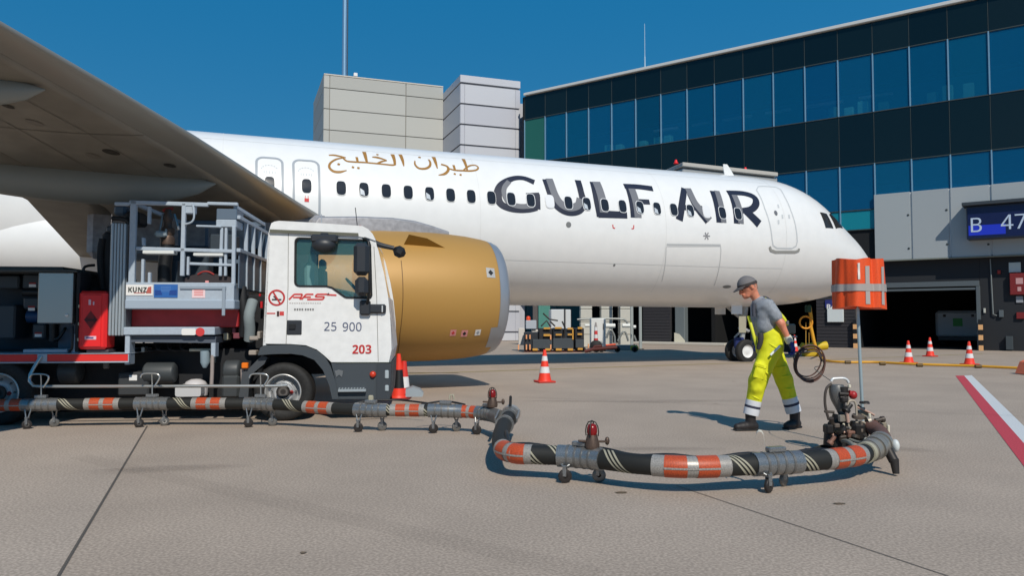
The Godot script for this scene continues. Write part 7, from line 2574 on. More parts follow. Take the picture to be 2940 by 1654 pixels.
	var spots := [Vector3(3.094, 0.315, -7.38), Vector3(3.137, 0.279, -7.36), Vector3(3.171, 0.239, -7.36), Vector3(3.231, 0.255, -7.36), Vector3(3.27, 0.2, -7.36), Vector3(3.309, 0.177, -7.36), Vector3(3.374, 0.271, -7.36), Vector3(3.404, 0.192, -7.36), Vector3(3.465, 0.313, -7.4), Vector3(3.103, 0.142, -7.38), Vector3(3.19, 0.161, -7.36), Vector3(3.362, 0.36, -7.4), Vector3(3.268, 0.447, -7.4), Vector3(3.211, 0.344, -7.4), Vector3(3.536, 0.305, -7.4), Vector3(3.568, 0.329, -7.4)]
	for k in spots.size():
		b = MB.new()
		var q: Vector3 = spots[k]
		var dr := Vector3(rng.randf() - 0.5, rng.randf() - 0.3, 0.6 * (rng.randf() - 0.3)).normalized()
		var rr := 0.018 + 0.022 * rng.randf()
		if k % 3 == 0:
			b.tube([q - dr * 0.05, q - dr * 0.02, q - dr * 0.02 + dr * 0.001, q + dr * 0.045], [rr, rr, rr * 0.65, rr * 0.65], 10)
		elif k % 3 == 1:
			b.box(q, Vector3(0.05 + 0.04 * rng.randf(), 0.04 + 0.03 * rng.randf(), 0.04), 0.008, Basis(dr, rng.randf()))
		else:
			b.tube([q - dr * 0.015, q + dr * 0.015], rr * 1.5, 12)
			for j in 6: b.ball(q + dr * 0.017 + dr.cross(Vector3.UP).normalized().rotated(dr, TAU * j / 6) * rr * 1.1, Vector3.ONE * 0.006, 6)
		obj(["port", "block", "flange"][k % 3], b.mv(O.position), tones[k % 5], O)
	b = MB.new()
	b.lathe([Vector2(0.0, 0.02), Vector2(0.045, 0.02), Vector2(0.05, 0.0)], Transform3D(Basis(), Vector3(3.451, 0.481, -7.45)), 10)
	b.tube([Vector3(3.41, 0.46, -7.5), Vector3(3.442, 0.436, -7.5)], 0.01, 6)
	obj("pin", b.mv(O.position), M.dark_metal, O)

	# marker pole with its orange cover
	O = thing("marker_pole", "thin steel pole topped with an orange cloth drum marked by grey crosses", "marker", Vector3(3.56, 0.187, -7.75) * Vector3(1, 0, 1))
	b = MB.new()
	var top := Vector3(3.537, 1.483, -7.75)
	var foot := Vector3(3.568, 0.348, -7.75)
	b.tube([foot, top], 0.0165, 12)
	b.tube([foot, Vector3(3.548, 0.134, -7.7)], 0.012, 8)
	obj("pole", b.mv(O.position), mat(172, 188, 192, 0.35, 0.4), O)
	b = MB.new()
	b.tube([foot + Vector3(-0.02, 0.12, 0), foot + Vector3(0.06, 0.12, 0)], 0.008, 6)
	b.lathe([Vector2(0.026, 0), Vector2(0.026, 0.06), Vector2(0.026, 0.06), Vector2(0.018, 0.065)], Transform3D(Basis(), foot), 10)
	obj("pole_clamp", b.mv(O.position), M.dark_metal, O)
	var cen := Vector3(3.542, 1.667, -7.75)
	var drum := func(a: float, t: float, off: float) -> Vector3:
		var rr := 0.238 + 0.014 * sin(3.0 * a + 1.0) + 0.009 * sin(7.0 * a + 2.0 * t) + 0.006 * sin(13.0 * a) - 0.035 * exp(-pow((wrapf(a - 1.22, -PI, PI)) / 0.10, 2.0)) - 0.03 * exp(-pow((wrapf(a - 2.55, -PI, PI)) / 0.13, 2.0)) + 0.012 * (1.0 - t) + off
		var lift := 0.03 * sin(a - 0.9) * (t - 0.5) + 0.016 * sin(2.0 * a + 0.6) + 0.014 * sin(5.0 * a)
		return cen + Vector3(cos(a) * rr, (t - 0.5) * 0.49 + lift * (t - 0.4), sin(a) * rr * 0.98)
	b = MB.new()
	var rows := []
	for t in [0.0, 0.03, 0.1, 0.2, 0.3, 0.4, 0.5, 0.6, 0.7, 0.8, 0.9, 0.97, 1.0]:
		var row := PackedVector3Array()
		for j in 80: row.append(drum.call(TAU * j / 80, t, 0.0))
		rows.append(row)
	b.grid(rows, true)
	var lid := []
	for s in [1.0, 0.6, 0.0]:
		var row := PackedVector3Array()
		for j in 80:
			var q: Vector3 = drum.call(TAU * j / 80, 1.0, 0.0)
			row.append(Vector3(lerpf(cen.x, q.x, s), lerpf(cen.y + 0.255, q.y, s), lerpf(cen.z, q.z, s)))
		lid.append(row)
	b.grid(lid, true, Vector3.UP)
	lid = []
	for s in [1.0, 0.6, 0.0]:
		var row := PackedVector3Array()
		for j in 80:
			var q: Vector3 = drum.call(TAU * j / 80, 0.0, 0.0)
			row.append(Vector3(lerpf(cen.x, q.x, s), q.y, lerpf(cen.z, q.z, s)))
		lid.append(row)
	b.grid(lid, true, Vector3.DOWN)
	var cv := obj("orange_cover", b.mv(O.position), M.orange_cloth, O)
	for q in [[1.59, 0.10], [0.74, 0.10], [4.4, 0.085], [5.6, 0.085]]:
		b = MB.new()
		rows = []
		for k in 13:
			var row := PackedVector3Array()
			for j in 5: row.append(drum.call(q[0] - q[1] + 2.0 * q[1] * j / 4.0, lerpf(0.07, 0.84, k / 12.0), 0.005))
			rows.append(row)
		b.grid(rows, false, Vector3(cos(q[0]), 0, sin(q[0])))
		obj("upright_strip", b.mv(O.position), mat(172, 164, 158, 0.45), cv)
	b = MB.new()
	rows = []
	for k in 5:
		var row := PackedVector3Array()
		for j in 80: row.append(drum.call(TAU * j / 80, lerpf(0.34, 0.49, k / 4.0), 0.008))
		rows.append(row)
	b.grid(rows, true)
	obj("round_strip", b.mv(O.position), mat(168, 160, 154, 0.45), cv)
	b = MB.new()
	rows = []
	for k in 9:
		var row := PackedVector3Array()
		for j in 3: row.append(drum.call(1.93 - 0.04 + 0.04 * j, lerpf(0.58, 0.92, k / 8.0), 0.006 + 0.004 * sin(k)))
		rows.append(row)
	b.grid(rows, false, Vector3(-0.4, 0, 1))
	obj("white_tab", b.mv(O.position), mat(222, 214, 204, 0.5), cv)

func cones() -> void:
	var g := "traffic cones on the apron"
	var O := thing("traffic_cone", "red and white cone alone on the open apron before the gold engine", "cone", Vector3(0.68, 0, -15.816), 0.3, g)
	var b := MB.new()
	b.box(Vector3(0, 0.02, 0), Vector3(0.37, 0.04, 0.37), 0.012)
	obj("base_plate", b, mat(196, 50, 34, 0.6), O)
	var hs := [0.035, 0.20, 0.33, 0.45, 0.55, 0.68]
	for k in 5:
		var r0: float = lerpf(0.135, 0.028, (hs[k] - 0.035) / 0.645)
		var r1: float = lerpf(0.135, 0.028, (hs[k + 1] - 0.035) / 0.645)
		b = MB.new()
		var w := 0.002 if k % 2 else 0.0
		var pr := [Vector2(r0 + w, hs[k]), Vector2(r1 + w, hs[k + 1])]
		if k == 0: pr = [Vector2(0.15, 0.035), Vector2(r0, 0.06), Vector2(r1, hs[1])]
		if k == 4: pr = [Vector2(r0, hs[4]), Vector2(0.03, 0.67), Vector2(0.03, 0.67), Vector2(0.022, 0.68), Vector2(0.0, 0.681)]
		b.lathe(pr, Transform3D(), 24)
		obj("white_band" if k % 2 else "red_band", b, M.cone_white if k % 2 else M.cone_red, O)
	for q in [[Vector3(11.89, 0, -22.756), 0.1, "red and white cone on the yellow cable, left of the three by the garage"], [Vector3(14.85, 0, -26.951), 0.5, "farthest red and white cone, before the garage opening"], [Vector3(13.23, 0, -21.953), 0.2, "red and white cone on the yellow cable nearest the right edge"], [Vector3(11.694, 0, -31.377), 0.0, "small red and white cone behind the worker's gloved hand"]]:
		copy_thing(O, q[0], q[1], q[2])
	var dk := thing("leaning_cones", "pair of red cones with a black sleeve standing close to the truck front", "cone", Vector3(-1.873, 0, -12.552))
	b = MB.new()
	b.lathe([Vector2(0.15, 0.0), Vector2(0.115, 0.05), Vector2(0.032, 0.72), Vector2(0.032, 0.72), Vector2(0.0, 0.725)], Transform3D(Basis(), Vector3(0, 0.02, 0)), 20)
	obj("red_cone", b, M.cone_red, dk)
	b = MB.new()
	b.lathe([Vector2(0.104, 0.16), Vector2(0.066, 0.46)], Transform3D(Basis(), Vector3(0, 0.02, 0)), 20)
	obj("black_sleeve", b, M.black, dk)
	b = MB.new()
	b.lathe([Vector2(0.105, 0.06), Vector2(0.04, 0.6)], Transform3D(Basis(), Vector3(0.08, 0.02, -0.06)), 20)
	obj("red_cone", b, mat(210, 50, 40, 0.5), dk)
	b = MB.new()
	b.lathe([Vector2(0.096, 0.16), Vector2(0.075, 0.34)], Transform3D(Basis(), Vector3(0.08, 0.02, -0.06)), 20)
	obj("white_band", b, M.cone_white, dk)
	b = MB.new()
	b.box(Vector3(0.02, 0.012, 0), Vector3(0.36, 0.024, 0.34), 0.008)
	obj("base_plate", b, mat(110, 30, 26, 0.6), dk)

# --- the worker: a field of tapered capsules meshed as surface nets
func blob(mb: MB, bones: Array, k: float, cell: float) -> void:
	var lo := Vector3.ONE * 1e9
	var hi := -lo
	for q in bones:
		var rr := maxf(q[2], q[3]) + k + cell * 2
		for e in [q[0], q[1]]:
			lo = lo.min(e - Vector3.ONE * rr)
			hi = hi.max(e + Vector3.ONE * rr)
	var n := Vector3i(((hi - lo) / cell).ceil()) + Vector3i.ONE
	var f := PackedFloat32Array()
	f.resize(n.x * n.y * n.z)
	f.fill(1.0)
	for q in bones:
		var a: Vector3 = q[0]
		var ba: Vector3 = q[1] - q[0]
		var ra: float = q[2]
		var rb: float = q[3]
		var m := maxf(ra, rb) + k + cell * 1.5
		var i0 := Vector3i(((a.min(q[1]) - Vector3.ONE * m - lo) / cell).floor()).clamp(Vector3i.ZERO, n - Vector3i.ONE)
		var i1 := Vector3i(((a.max(q[1]) + Vector3.ONE * m - lo) / cell).ceil()).clamp(Vector3i.ZERO, n - Vector3i.ONE)
		var dd := maxf(ba.length_squared(), 1e-9)
		for z in range(i0.z, i1.z + 1):
			for y in range(i0.y, i1.y + 1):
				var at := (z * n.y + y) * n.x
				var p := Vector3(0, lo.y + y * cell, lo.z + z * cell)
				for x in range(i0.x, i1.x + 1):
					p.x = lo.x + x * cell
					var pa := p - a
					var t := clampf(pa.dot(ba) / dd, 0.0, 1.0)
					var d := (pa - ba * t).length() - lerpf(ra, rb, t)
					var e := f[at + x]
					var h := maxf(k - absf(d - e), 0.0) / k
					f[at + x] = minf(d, e) - h * h * k * 0.25
	var idx := {}
	var ov := mb.v.size()
	for z in n.z - 1:
		for y in n.y - 1:
			for x in n.x - 1:
				var c0 := (z * n.y + y) * n.x + x
				var g := [f[c0], f[c0 + 1], f[c0 + n.x], f[c0 + n.x + 1], f[c0 + n.x * n.y], f[c0 + n.x * n.y + 1], f[c0 + n.x * n.y + n.x], f[c0 + n.x * n.y + n.x + 1]]
				var mn: float = minf(minf(minf(g[0], g[1]), minf(g[2], g[3])), minf(minf(g[4], g[5]), minf(g[6], g[7])))
				if mn >= 0.0: continue
				var mx: float = maxf(maxf(maxf(g[0], g[1]), maxf(g[2], g[3])), maxf(maxf(g[4], g[5]), maxf(g[6], g[7])))
				if mx < 0.0: continue
				var s := Vector3.ZERO
				var cnt := 0
				for e in [[0, 1], [2, 3], [4, 5], [6, 7], [0, 2], [1, 3], [4, 6], [5, 7], [0, 4], [1, 5], [2, 6], [3, 7]]:
					var u: float = g[e[0]]
					var w: float = g[e[1]]
					if (u < 0.0) != (w < 0.0):
						var t := u / (u - w)
						var pa := Vector3(e[0] & 1, (e[0] >> 1) & 1, e[0] >> 2)
						var pb := Vector3(e[1] & 1, (e[1] >> 1) & 1, e[1] >> 2)
						s += pa.lerp(pb, t)
						cnt += 1
				idx[c0] = mb.v.size()
				mb.v.append(lo + (Vector3(x, y, z) + s / cnt) * cell)
				var gr := Vector3(g[1] + g[3] + g[5] + g[7] - g[0] - g[2] - g[4] - g[6], g[2] + g[3] + g[6] + g[7] - g[0] - g[1] - g[4] - g[5], g[4] + g[5] + g[6] + g[7] - g[0] - g[1] - g[2] - g[3])
				mb.n.append(gr.normalized())
				mb.uv.append(Vector2(mb.v[-1].x, mb.v[-1].y))
	var step := [1, n.x, n.x * n.y]
	for c in idx:
		for ax in 3:
			var u: int = step[(ax + 1) % 3]
			var w: int = step[(ax + 2) % 3]
			var s0 := f[c]
			var s1 := f[c + step[ax]]
			if (s0 < 0.0) == (s1 < 0.0): continue
			if not (idx.has(c - u) and idx.has(c - w) and idx.has(c - u - w)): continue
			var q := [idx[c], idx[c - u], idx[c - u - w], idx[c - w]]
			for t in [[0, 1, 2], [0, 2, 3]]:
				var i: int = q[t[0]]
				var j: int = q[t[1]]
				var l: int = q[t[2]]
				if (mb.v[l] - mb.v[i]).cross(mb.v[j] - mb.v[i]).dot(mb.n[i] + mb.n[j] + mb.n[l]) < 0.0:
					mb.ix.append(i); mb.ix.append(l); mb.ix.append(j)
				else:
					mb.ix.append(i); mb.ix.append(j); mb.ix.append(l)

func worker() -> void:
	var zc := -9.05
	var base := Vector3(3.117, -0.015, -9.05) * Vector3(1, 0, 1)
	var O := thing("person", "person in yellow overalls, grey shirt and cap walking left with a coiled cable", "person", base)
	# joints: x and y from the pose, z towards the camera
	var jd := func(p: Vector3, dz: float) -> Vector3: return p - base + Vector3(0, 0, dz)
	var head: Vector3 = jd.call(Vector3(2.824, 1.692, -9.05), 0.0)
	var neck0: Vector3 = jd.call(Vector3(2.906, 1.586, -9.05), 0.0)
	var neck1: Vector3 = jd.call(Vector3(2.968, 1.486, -9.05), 0.0)
	var chest: Vector3 = jd.call(Vector3(3.008, 1.411, -9.05), 0.0)
	var belly: Vector3 = jd.call(Vector3(3.027, 1.227, -9.05), 0.0)
	var pelvis: Vector3 = jd.call(Vector3(3.069, 1.044, -9.05), 0.0)
	var shl: Vector3 = jd.call(Vector3(3.008, 1.474, -9.05), 0.15)
	var ell: Vector3 = jd.call(Vector3(3.139, 1.261, -9.05), 0.21)
	var wrl: Vector3 = jd.call(Vector3(3.233, 1.061, -9.05), 0.20)
	var shr: Vector3 = jd.call(Vector3(2.988, 1.469, -9.05), -0.16)
	var elr: Vector3 = jd.call(Vector3(2.977, 1.252, -9.05), -0.20)
	var wrr: Vector3 = jd.call(Vector3(2.966, 1.078, -9.05), -0.17)
	var hil: Vector3 = jd.call(Vector3(3.068, 0.994, -9.05), 0.09)
	var knl: Vector3 = jd.call(Vector3(2.896, 0.58, -9.05), 0.10)
	var anl: Vector3 = jd.call(Vector3(2.807, 0.158, -9.05), 0.09)
	var hir: Vector3 = jd.call(Vector3(3.115, 0.978, -9.05), -0.09)
	var knr: Vector3 = jd.call(Vector3(3.275, 0.58, -9.05), -0.10)
	var anr: Vector3 = jd.call(Vector3(3.398, 0.15, -9.05), -0.10)
	anl.y = 0.17
	anr.y = 0.155
	# body, one surface: torso, neck, arms, hidden legs; head with its features added at a finer grain
	var b := MB.new()
	blob(b, [[neck0, neck1, 0.052, 0.062], [chest + Vector3(0, 0, 0.07), belly + Vector3(0, 0, 0.06), 0.10, 0.09], [chest - Vector3(0, 0, 0.07), belly - Vector3(0, 0, 0.06), 0.10, 0.09],
		[belly, pelvis, 0.11, 0.11], [shl, ell, 0.05, 0.043], [ell, wrl, 0.044, 0.029], [shr, elr, 0.05, 0.043], [elr, wrr, 0.042, 0.028],
		[hil, knl, 0.075, 0.052], [knl, anl, 0.05, 0.035], [hir, knr, 0.075, 0.052], [knr, anr, 0.05, 0.035]], 0.03, 0.014)
	var F := Vector3(-0.92, -0.39, 0.0)
	var U := Vector3(-0.39, 0.92, 0.0)
	var Z := Vector3(0, 0, 1)
	var hd := func(f: float, u: float, z: float) -> Vector3: return head + F * f + U * u + Z * z
	blob(b, [[hd.call(-0.02, 0.03, 0), hd.call(0.015, 0.04, 0), 0.093, 0.085], [hd.call(0.02, -0.03, 0.0), hd.call(0.055, -0.085, 0.0), 0.068, 0.036], [hd.call(-0.03, -0.03, 0.025), hd.call(0.045, -0.085, 0.022), 0.05, 0.028], [hd.call(-0.03, -0.03, -0.025), hd.call(0.045, -0.085, -0.022), 0.05, 0.028],
		[hd.call(0.085, 0.01, 0), hd.call(0.112, -0.032, 0), 0.013, 0.018], [hd.call(0.08, 0.022, -0.03), hd.call(0.08, 0.022, 0.03), 0.018, 0.018], [hd.call(0.088, -0.062, -0.016), hd.call(0.088, -0.062, 0.016), 0.013, 0.013], [hd.call(0.082, -0.088, 0), hd.call(0.082, -0.095, 0), 0.022, 0.02],
		[hd.call(-0.015, 0.012, 0.085), hd.call(-0.022, -0.022, 0.083), 0.018, 0.013], [hd.call(-0.015, 0.012, -0.085), hd.call(-0.022, -0.022, -0.083), 0.018, 0.013], [hd.call(-0.03, -0.05, 0), neck0, 0.06, 0.054]], 0.022, 0.006)
	var skin := mat(214, 138, 108, 0.5)
	skin.subsurf_scatter_enabled = true
	skin.subsurf_scatter_strength = 0.15
	obj("body", b, skin, O)
	# hair, cap, glasses
	b = MB.new()
	blob(b, [[hd.call(-0.075, 0.02, 0), hd.call(-0.08, -0.03, 0), 0.05, 0.034], [hd.call(-0.04, 0.02, 0.06), hd.call(-0.05, -0.012, 0.058), 0.032, 0.022], [hd.call(-0.04, 0.02, -0.06), hd.call(-0.05, -0.012, -0.058), 0.032, 0.022]], 0.02, 0.007)
	obj("hair", b, mat(150, 120, 104, 0.8), O)
	b = MB.new()
	var rows := []
	for i in 9:
		var th := PI * 0.5 * i / 8.0
		var row := PackedVector3Array()
		for j in 28:
			var a := TAU * j / 28
			row.append(hd.call(-0.005 + cos(a) * 0.118 * sin(th), 0.042 + cos(th) * 0.102 - 0.018 * (1.0 - cos(a)) * 0.5 * sin(th), sin(a) * 0.104 * sin(th)))
		rows.append(row)
	b.grid(rows, true, U)
	var cap := obj("cap", b, grain(mat(126, 122, 122, 0.8), noise_tex(0.06, 0.8, 1.0, 71), 6.0), O)
	b = MB.new()
	rows = []
	for i in 6:
		var row := PackedVector3Array()
		for j in 13:
			var a := (j / 12.0 - 0.5) * 2.3
			var ext := 0.0 + 0.075 * (i / 5.0) * pow(cos(a * 0.62), 1.2)
			row.append(hd.call(-0.005 + cos(a) * 0.116 + ext, 0.044 - 0.028 * (i / 5.0), sin(a) * 0.102))
		rows.append(row)
	b.grid(rows, false, U)
	rows = rows.duplicate(true)
	for i in rows.size():
		for j in rows[i].size(): rows[i][j] -= U * 0.006
	b.grid(rows, false, -U)
	obj("visor", b, mat(84, 78, 76, 0.8), cap)
	b = MB.new()
	rows = []
	for i in 3:
		var row := PackedVector3Array()
		for j in 28:
			var a := TAU * j / 28
			row.append(hd.call(-0.005 + cos(a) * 0.1195, 0.044 - 0.018 * (1.0 - cos(a)) * 0.5 + 0.016 * (i - 1), sin(a) * 0.1055))
		rows.append(row)
	b.grid(rows, true)
	obj("cap_band", b, mat(62, 56, 54, 0.8), cap)
	b = MB.new()
	for s in [-1, 1]:
		b.box(hd.call(0.09, 0.006, 0.034 * s), Vector3(0.014, 0.034, 0.05), 0.006, Basis(F, U, Z) * Basis(Vector3.UP, 0.25 * s))
		b.bar(hd.call(0.085, 0.012, 0.066 * s), hd.call(-0.02, 0.014, 0.094 * s), 0.006, 0.008, 0.001)
	obj("sunglasses", b, mat(24, 18, 18, 0.15), O)
	# shirt
	b = MB.new()
	var sl := shl.lerp(ell, 0.62)
	var sr := shr.lerp(elr, 0.7)
	blob(b, [[chest + Vector3(-0.01, 0.03, 0.075), belly + Vector3(-0.02, 0, 0.06), 0.122, 0.118], [chest + Vector3(-0.01, 0.03, -0.075), belly + Vector3(-0.02, 0, -0.06), 0.122, 0.118], [belly, pelvis + Vector3(0, 0.04, 0), 0.13, 0.125],
		[neck1 + Vector3(0.0, 0.01, 0.0), chest, 0.078, 0.12], [shl, sl, 0.078, 0.072], [shr, sr, 0.078, 0.07], [neck1 + Vector3(-0.02, 0.03, 0), neck1 + Vector3(-0.015, 0.02, 0), 0.07, 0.07]], 0.035, 0.012)
	var shirt_m := grain(mat(158, 164, 172, 0.85), noise_tex(0.02, 0.82, 1.0, 61), 3.0)
	folds(shirt_m, 3.0, 0.5, 64)
	obj("shirt", b, shirt_m, O)
	b = MB.new()
	b.tube(smooth_path([jd.call(Vector3(2.858, 1.494, -9.05), 0.12), jd.call(Vector3(2.851, 1.411, -9.05), 0.12), jd.call(Vector3(2.856, 1.344, -9.05), 0.12)], 0.03), 0.022, 8)
	b.tube(smooth_path([jd.call(Vector3(2.96, 1.578, -9.05), 0.14), jd.call(Vector3(3.006, 1.561, -9.05), 0.17), jd.call(Vector3(3.064, 1.494, -9.05), 0.2)], 0.03), 0.008, 6)
	obj("dark_shoulder_strap", b, mat(70, 72, 82, 0.8), O)
	# overalls
	var ov := grain(mat(226, 226, 26, 0.75), noise_tex(0.014, 0.94, 1.0, 62), 2.2)
	folds(ov, 2.2, 0.7, 66)
	b = MB.new()
	var hml := knl.lerp(anl, 0.62)
	var hmr := knr.lerp(anr, 0.58)
	blob(b, [[pelvis + Vector3(0.01, 0.06, 0.05), pelvis + Vector3(0.0, -0.08, 0.06), 0.145, 0.14], [pelvis + Vector3(0.01, 0.06, -0.05), pelvis + Vector3(0.0, -0.08, -0.06), 0.145, 0.14],
		[hil, knl, 0.125, 0.103], [knl, hml, 0.103, 0.086], [hir, knr, 0.122, 0.098], [knr, hmr, 0.098, 0.086],
		[jd.call(Vector3(3.153, 1.294, -9.05), 0.03), pelvis + Vector3(0.04, 0.05, 0.03), 0.085, 0.11], [jd.call(Vector3(3.153, 1.294, -9.05), -0.05), pelvis + Vector3(0.04, 0.05, -0.05), 0.085, 0.11],
		[knl + Vector3(-0.03, 0.02, 0.05), knl + Vector3(-0.035, -0.08, 0.05), 0.075, 0.07], [knl + Vector3(0.0, 0.17, 0.06), knl + Vector3(-0.015, 0.06, 0.06), 0.07, 0.075]], 0.035, 0.012)
	for q in [[knl, hil, 0.10, 0.118], [knl, hil, 0.28, 0.128], [hil, knl, 0.02, 0.135], [knl, hml, 0.3, 0.102], [knl, hml, 0.75, 0.094], [knr, hir, 0.12, 0.11], [knr, hir, 0.4, 0.12], [knr, hmr, 0.4, 0.1], [knr, hmr, 0.8, 0.093]]:
		var c: Vector3 = (q[0] as Vector3).lerp(q[1], q[2])
		var ax: Vector3 = ((q[1] as Vector3) - q[0]).normalized()
		var s0 := ax.cross(Z).normalized()
		var cr := []
		for k in 8:
			var a := 0.4 + 2.1 * k / 7.0
			cr.append(c + (s0 * cos(a) + Z * sin(a)) * (q[3] - 0.012 * absf(k - 3.5) / 3.5) * 0.93 + ax * (0.05 * (k / 7.0 - 0.5)))
		var rad := []
		for k in 8: rad.append(0.012 * sin(PI * (k + 0.5) / 8.0) + 0.002)
		b.tube(cr, rad, 7)
	b.starts = []
	var tr := obj("overalls", b, ov, O)
	b = MB.new()
	b.tube(smooth_path([jd.call(Vector3(3.244, 1.244, -9.05), 0.10), jd.call(Vector3(3.2, 1.314, -9.05), 0.13), jd.call(Vector3(3.137, 1.386, -9.05), 0.14), jd.call(Vector3(3.08, 1.478, -9.05), 0.12), jd.call(Vector3(2.998, 1.553, -9.05), 0.08)], 0.03), 0.024, 8)
	b.tube(smooth_path([jd.call(Vector3(2.816, 1.344, -9.05), 0.03), jd.call(Vector3(2.838, 1.227, -9.05), 0.06), jd.call(Vector3(2.874, 1.061, -9.05), 0.08), jd.call(Vector3(2.898, 0.978, -9.05), 0.08)], 0.03), 0.02, 8)
	obj("brace", b, mat(220, 222, 60, 0.7), tr)
	b = MB.new()
	b.box(jd.call(Vector3(3.239, 1.269, -9.05), 0.14), Vector3(0.035, 0.045, 0.02), 0.006)
	obj("buckle", b, M.zinc, tr)
	b = MB.new()
	b.tube(smooth_path([jd.call(Vector3(2.925, 1.144, -9.05), 0.13), jd.call(Vector3(2.916, 1.044, -9.05), 0.15), jd.call(Vector3(2.889, 0.953, -9.05), 0.14)], 0.03), [0.03, 0.034, 0.034, 0.03, 0.028, 0.026, 0.02, 0.02, 0.02].slice(0, smooth_path([jd.call(Vector3(2.925, 1.144, -9.05), 0.13), jd.call(Vector3(2.916, 1.044, -9.05), 0.15), jd.call(Vector3(2.889, 0.953, -9.05), 0.14)], 0.03).size()), 10)
	obj("dark_belt_pouch", b, mat(52, 50, 52, 0.8), tr)
	b = MB.new()
	b.box(knl + Vector3(-0.02, 0.10, 0.125), Vector3(0.13, 0.14, 0.03), 0.012, Basis(Vector3.BACK, -0.3))
	b.box(knl + Vector3(-0.005, 0.185, 0.128), Vector3(0.14, 0.05, 0.035), 0.012, Basis(Vector3.BACK, -0.3))
	obj("cargo_pocket", b, ov, tr)
	# reflective hems
	for q in [[knl, anl, 0.55, 0.087, 0.0], [knr, anr, 0.50, 0.088, 0.0]]:
		for s in [[0.0, 0.15, "hem_silver", M.hem], [0.15, 0.22, "hem_dark", mat(48, 50, 70, 0.7)], [0.22, 0.41, "hem_silver", M.hem]]:
			b = MB.new()
			var a: Vector3 = (q[0] as Vector3).lerp(q[1], q[2] + s[0])
			var e: Vector3 = (q[0] as Vector3).lerp(q[1], q[2] + s[1])
			b.tube([a, a.lerp(e, 0.5), e], [q[3] + 0.003 - 0.002 * s[0], q[3] + 0.004, q[3] + 0.002], 20)
			obj(s[2], b, s[3], tr)
	# boots
	for q in [[anl, Vector3(-1, 0, 0.12), 0.0], [anr, Vector3(-0.8, 0, 0.6), 0.03]]:
		b = MB.new()
		var a: Vector3 = q[0]
		var d := (q[1] as Vector3).normalized()
		var g := Vector3(a.x, 0.0, a.z)
		blob(b, [[a + Vector3(0, 0.05, 0), g + Vector3(0, 0.07, 0), 0.062, 0.058], [g - d * 0.045 + Vector3(0, 0.052, 0), g + d * 0.10 + Vector3(0, 0.05, 0), 0.05, 0.048], [g + d * 0.10 + Vector3(0, 0.046, 0), g + d * 0.165 + Vector3(0, 0.044, 0), 0.046, 0.042]], 0.03, 0.009)
		var bt := obj("boot", b, mat(36, 32, 32, 0.6), O)
		b = MB.new()
		b.box(g + d * 0.055 + Vector3(0, 0.013, 0), Vector3(0.29, 0.026, 0.095), 0.008, Basis(d, Vector3.UP, d.cross(Vector3.UP)))
		obj("sole", b, M.black, bt)
	# gloved hand: palm, four curled fingers and a thumb
	var pd := (wrl - ell).normalized()
	var px := Vector3(-pd.y, pd.x, 0).normalized()
	var palm := wrl + pd * 0.03
	b = MB.new()
	b.tube([wrl - pd * 0.055, wrl - pd * 0.02, wrl + pd * 0.03], [0.043, 0.046, 0.042], 14)
	obj("glove_cuff", b, mat(214, 210, 192, 0.8), O)
	b = MB.new()
	var hb := [[palm + Z * 0.022, palm + pd * 0.075 + Z * 0.026, 0.024, 0.022], [palm - Z * 0.022, palm + pd * 0.075 - Z * 0.026, 0.024, 0.022], [palm, palm + pd * 0.07, 0.026, 0.024]]
	for k in 4:
		var z := 0.033 - 0.022 * k
		var ln: float = [0.036, 0.042, 0.04, 0.031][k]
		var q0 := palm + pd * 0.082 + Z * z
		var q1 := q0 + pd * ln - px * 0.014
		var q2 := q1 + (pd * 0.25 - px) .normalized() * ln * 0.9
		var q3 := q2 + (-pd * 0.7 - px * 0.5).normalized() * ln * 0.65
		hb.append([q0, q1, 0.0115, 0.0105])
		hb.append([q1, q2, 0.0105, 0.0095])
		hb.append([q2, q3, 0.0095, 0.0085])
	hb.append([palm + pd * 0.02 + Z * 0.034, palm + pd * 0.052 + Z * 0.052 - px * 0.022, 0.0135, 0.0125])
	hb.append([palm + pd * 0.052 + Z * 0.052 - px * 0.022, palm + pd * 0.088 + Z * 0.044 - px * 0.04, 0.0125, 0.010])
	blob(b, hb, 0.008, 0.0045)
	obj("glove", b, mat(40, 52, 128, 0.75), O)
	# other hand, hidden in front of the hip
	b = MB.new()
	var hr := (wrr - elr).normalized()
	var hb2 := [[wrr, wrr + hr * 0.08, 0.028, 0.026]]
	for k in 4: hb2.append([wrr + hr * 0.085 + Z * (0.03 - 0.02 * k), wrr + hr * (0.15 + 0.006 * (k % 2)) + Z * (0.03 - 0.02 * k) + Vector3(-0.015, 0, 0), 0.011, 0.009])
	hb2.append([wrr + hr * 0.02 + Vector3(-0.02, 0, 0.02), wrr + hr * 0.075 + Vector3(-0.045, 0, 0.025), 0.013, 0.01])
	blob(b, hb2, 0.008, 0.006)
	obj("glove", b, mat(40, 52, 128, 0.75), O)

	# what the hand holds
	var grip := palm + pd * 0.115 - px * 0.018 + base
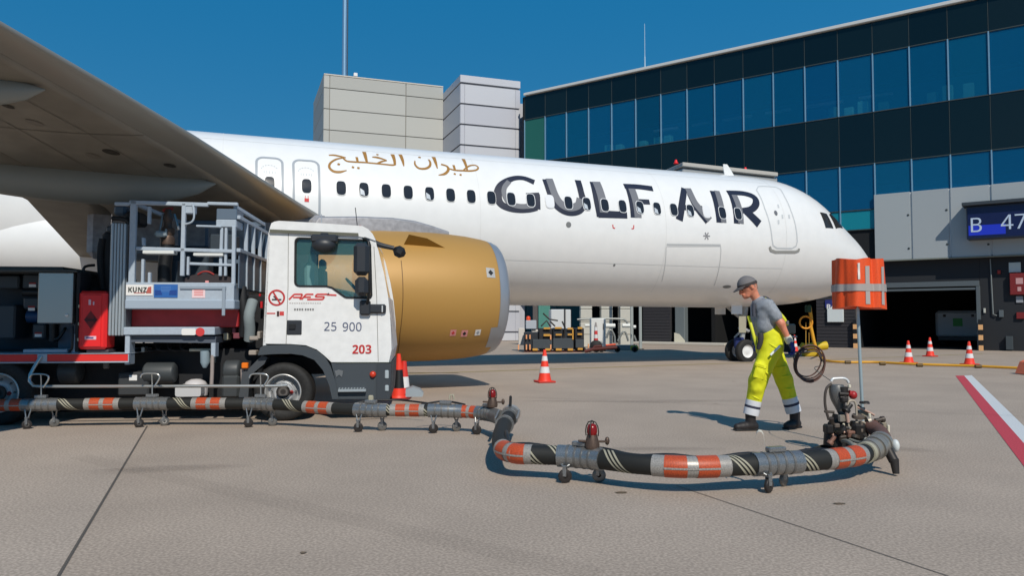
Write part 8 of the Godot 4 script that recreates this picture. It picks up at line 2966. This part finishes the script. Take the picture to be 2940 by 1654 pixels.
	var C := thing("cable_coil", "coil of thin brown cable hanging from the worker's blue glove", "cable", Vector3(grip.x + 0.15, 0.55, grip.z))
	b = MB.new()
	for k in 5:
		var ring := []
		var e := 0.012 * (k - 2)
		var cc := grip + Vector3(0.185 + 0.01 * (k % 3), -0.10 - 0.012 * k, e)
		var rx := 0.155 + 0.012 * (k % 2) + 0.004 * k
		var ry := 0.185 + 0.01 * (k % 3)
		for j in 41:
			var a := TAU * j / 40 + 2.6
			ring.append(cc + Vector3(cos(a) * rx, sin(a) * ry + 0.02 * cos(a), 0.02 * sin(a + k)))
		b.tube(ring, 0.0085, 7, false)
	obj("brown_loops", b.mv(C.position), mat(92, 62, 52, 0.6), C)
	b = MB.new()
	b.tube(smooth_path([grip, grip + Vector3(0.02, -0.16, 0.02), grip + Vector3(0.09, -0.30, 0.02), grip + Vector3(0.2, -0.35, 0.02), grip + Vector3(0.32, -0.27, 0.0), grip + Vector3(0.36, -0.13, 0.0), grip + Vector3(0.30, -0.02, 0.0)], 0.03), 0.006, 7)
	b.tube(smooth_path([grip + Vector3(0.0, 0.0, 0), grip + Vector3(0.12, 0.0, 0.02), grip + Vector3(0.27, 0.01, 0.0), grip + Vector3(0.34, -0.05, 0.0)], 0.03), 0.009, 7)
	obj("dark_loop", b.mv(C.position), mat(78, 70, 66, 0.6), C)
	b = MB.new()
	b.tube(smooth_path([grip + Vector3(0.33, -0.16, 0), grip.lerp(Vector3(3.156, 0.693, -7.5), 0.6) + Vector3(0, 0.0, 0), Vector3(3.156, 0.693, -7.5)], 0.05), 0.004, 6)
	obj("trailing_wire", b.mv(C.position), mat(96, 92, 86, 0.6), C)
	C = thing("white_tube", "white rolled tube pinched in the worker's glove", "tube", Vector3(grip.x - 0.12, 0.8, grip.z))
	b = MB.new()
	b.tube([Vector3(2.998, 0.893, -8.8), Vector3(3.11, 1, -8.8)], 0.0135, 12)
	obj("roll", b.mv(C.position), mat(234, 236, 234, 0.5), C)

func small_things() -> void:
	pass
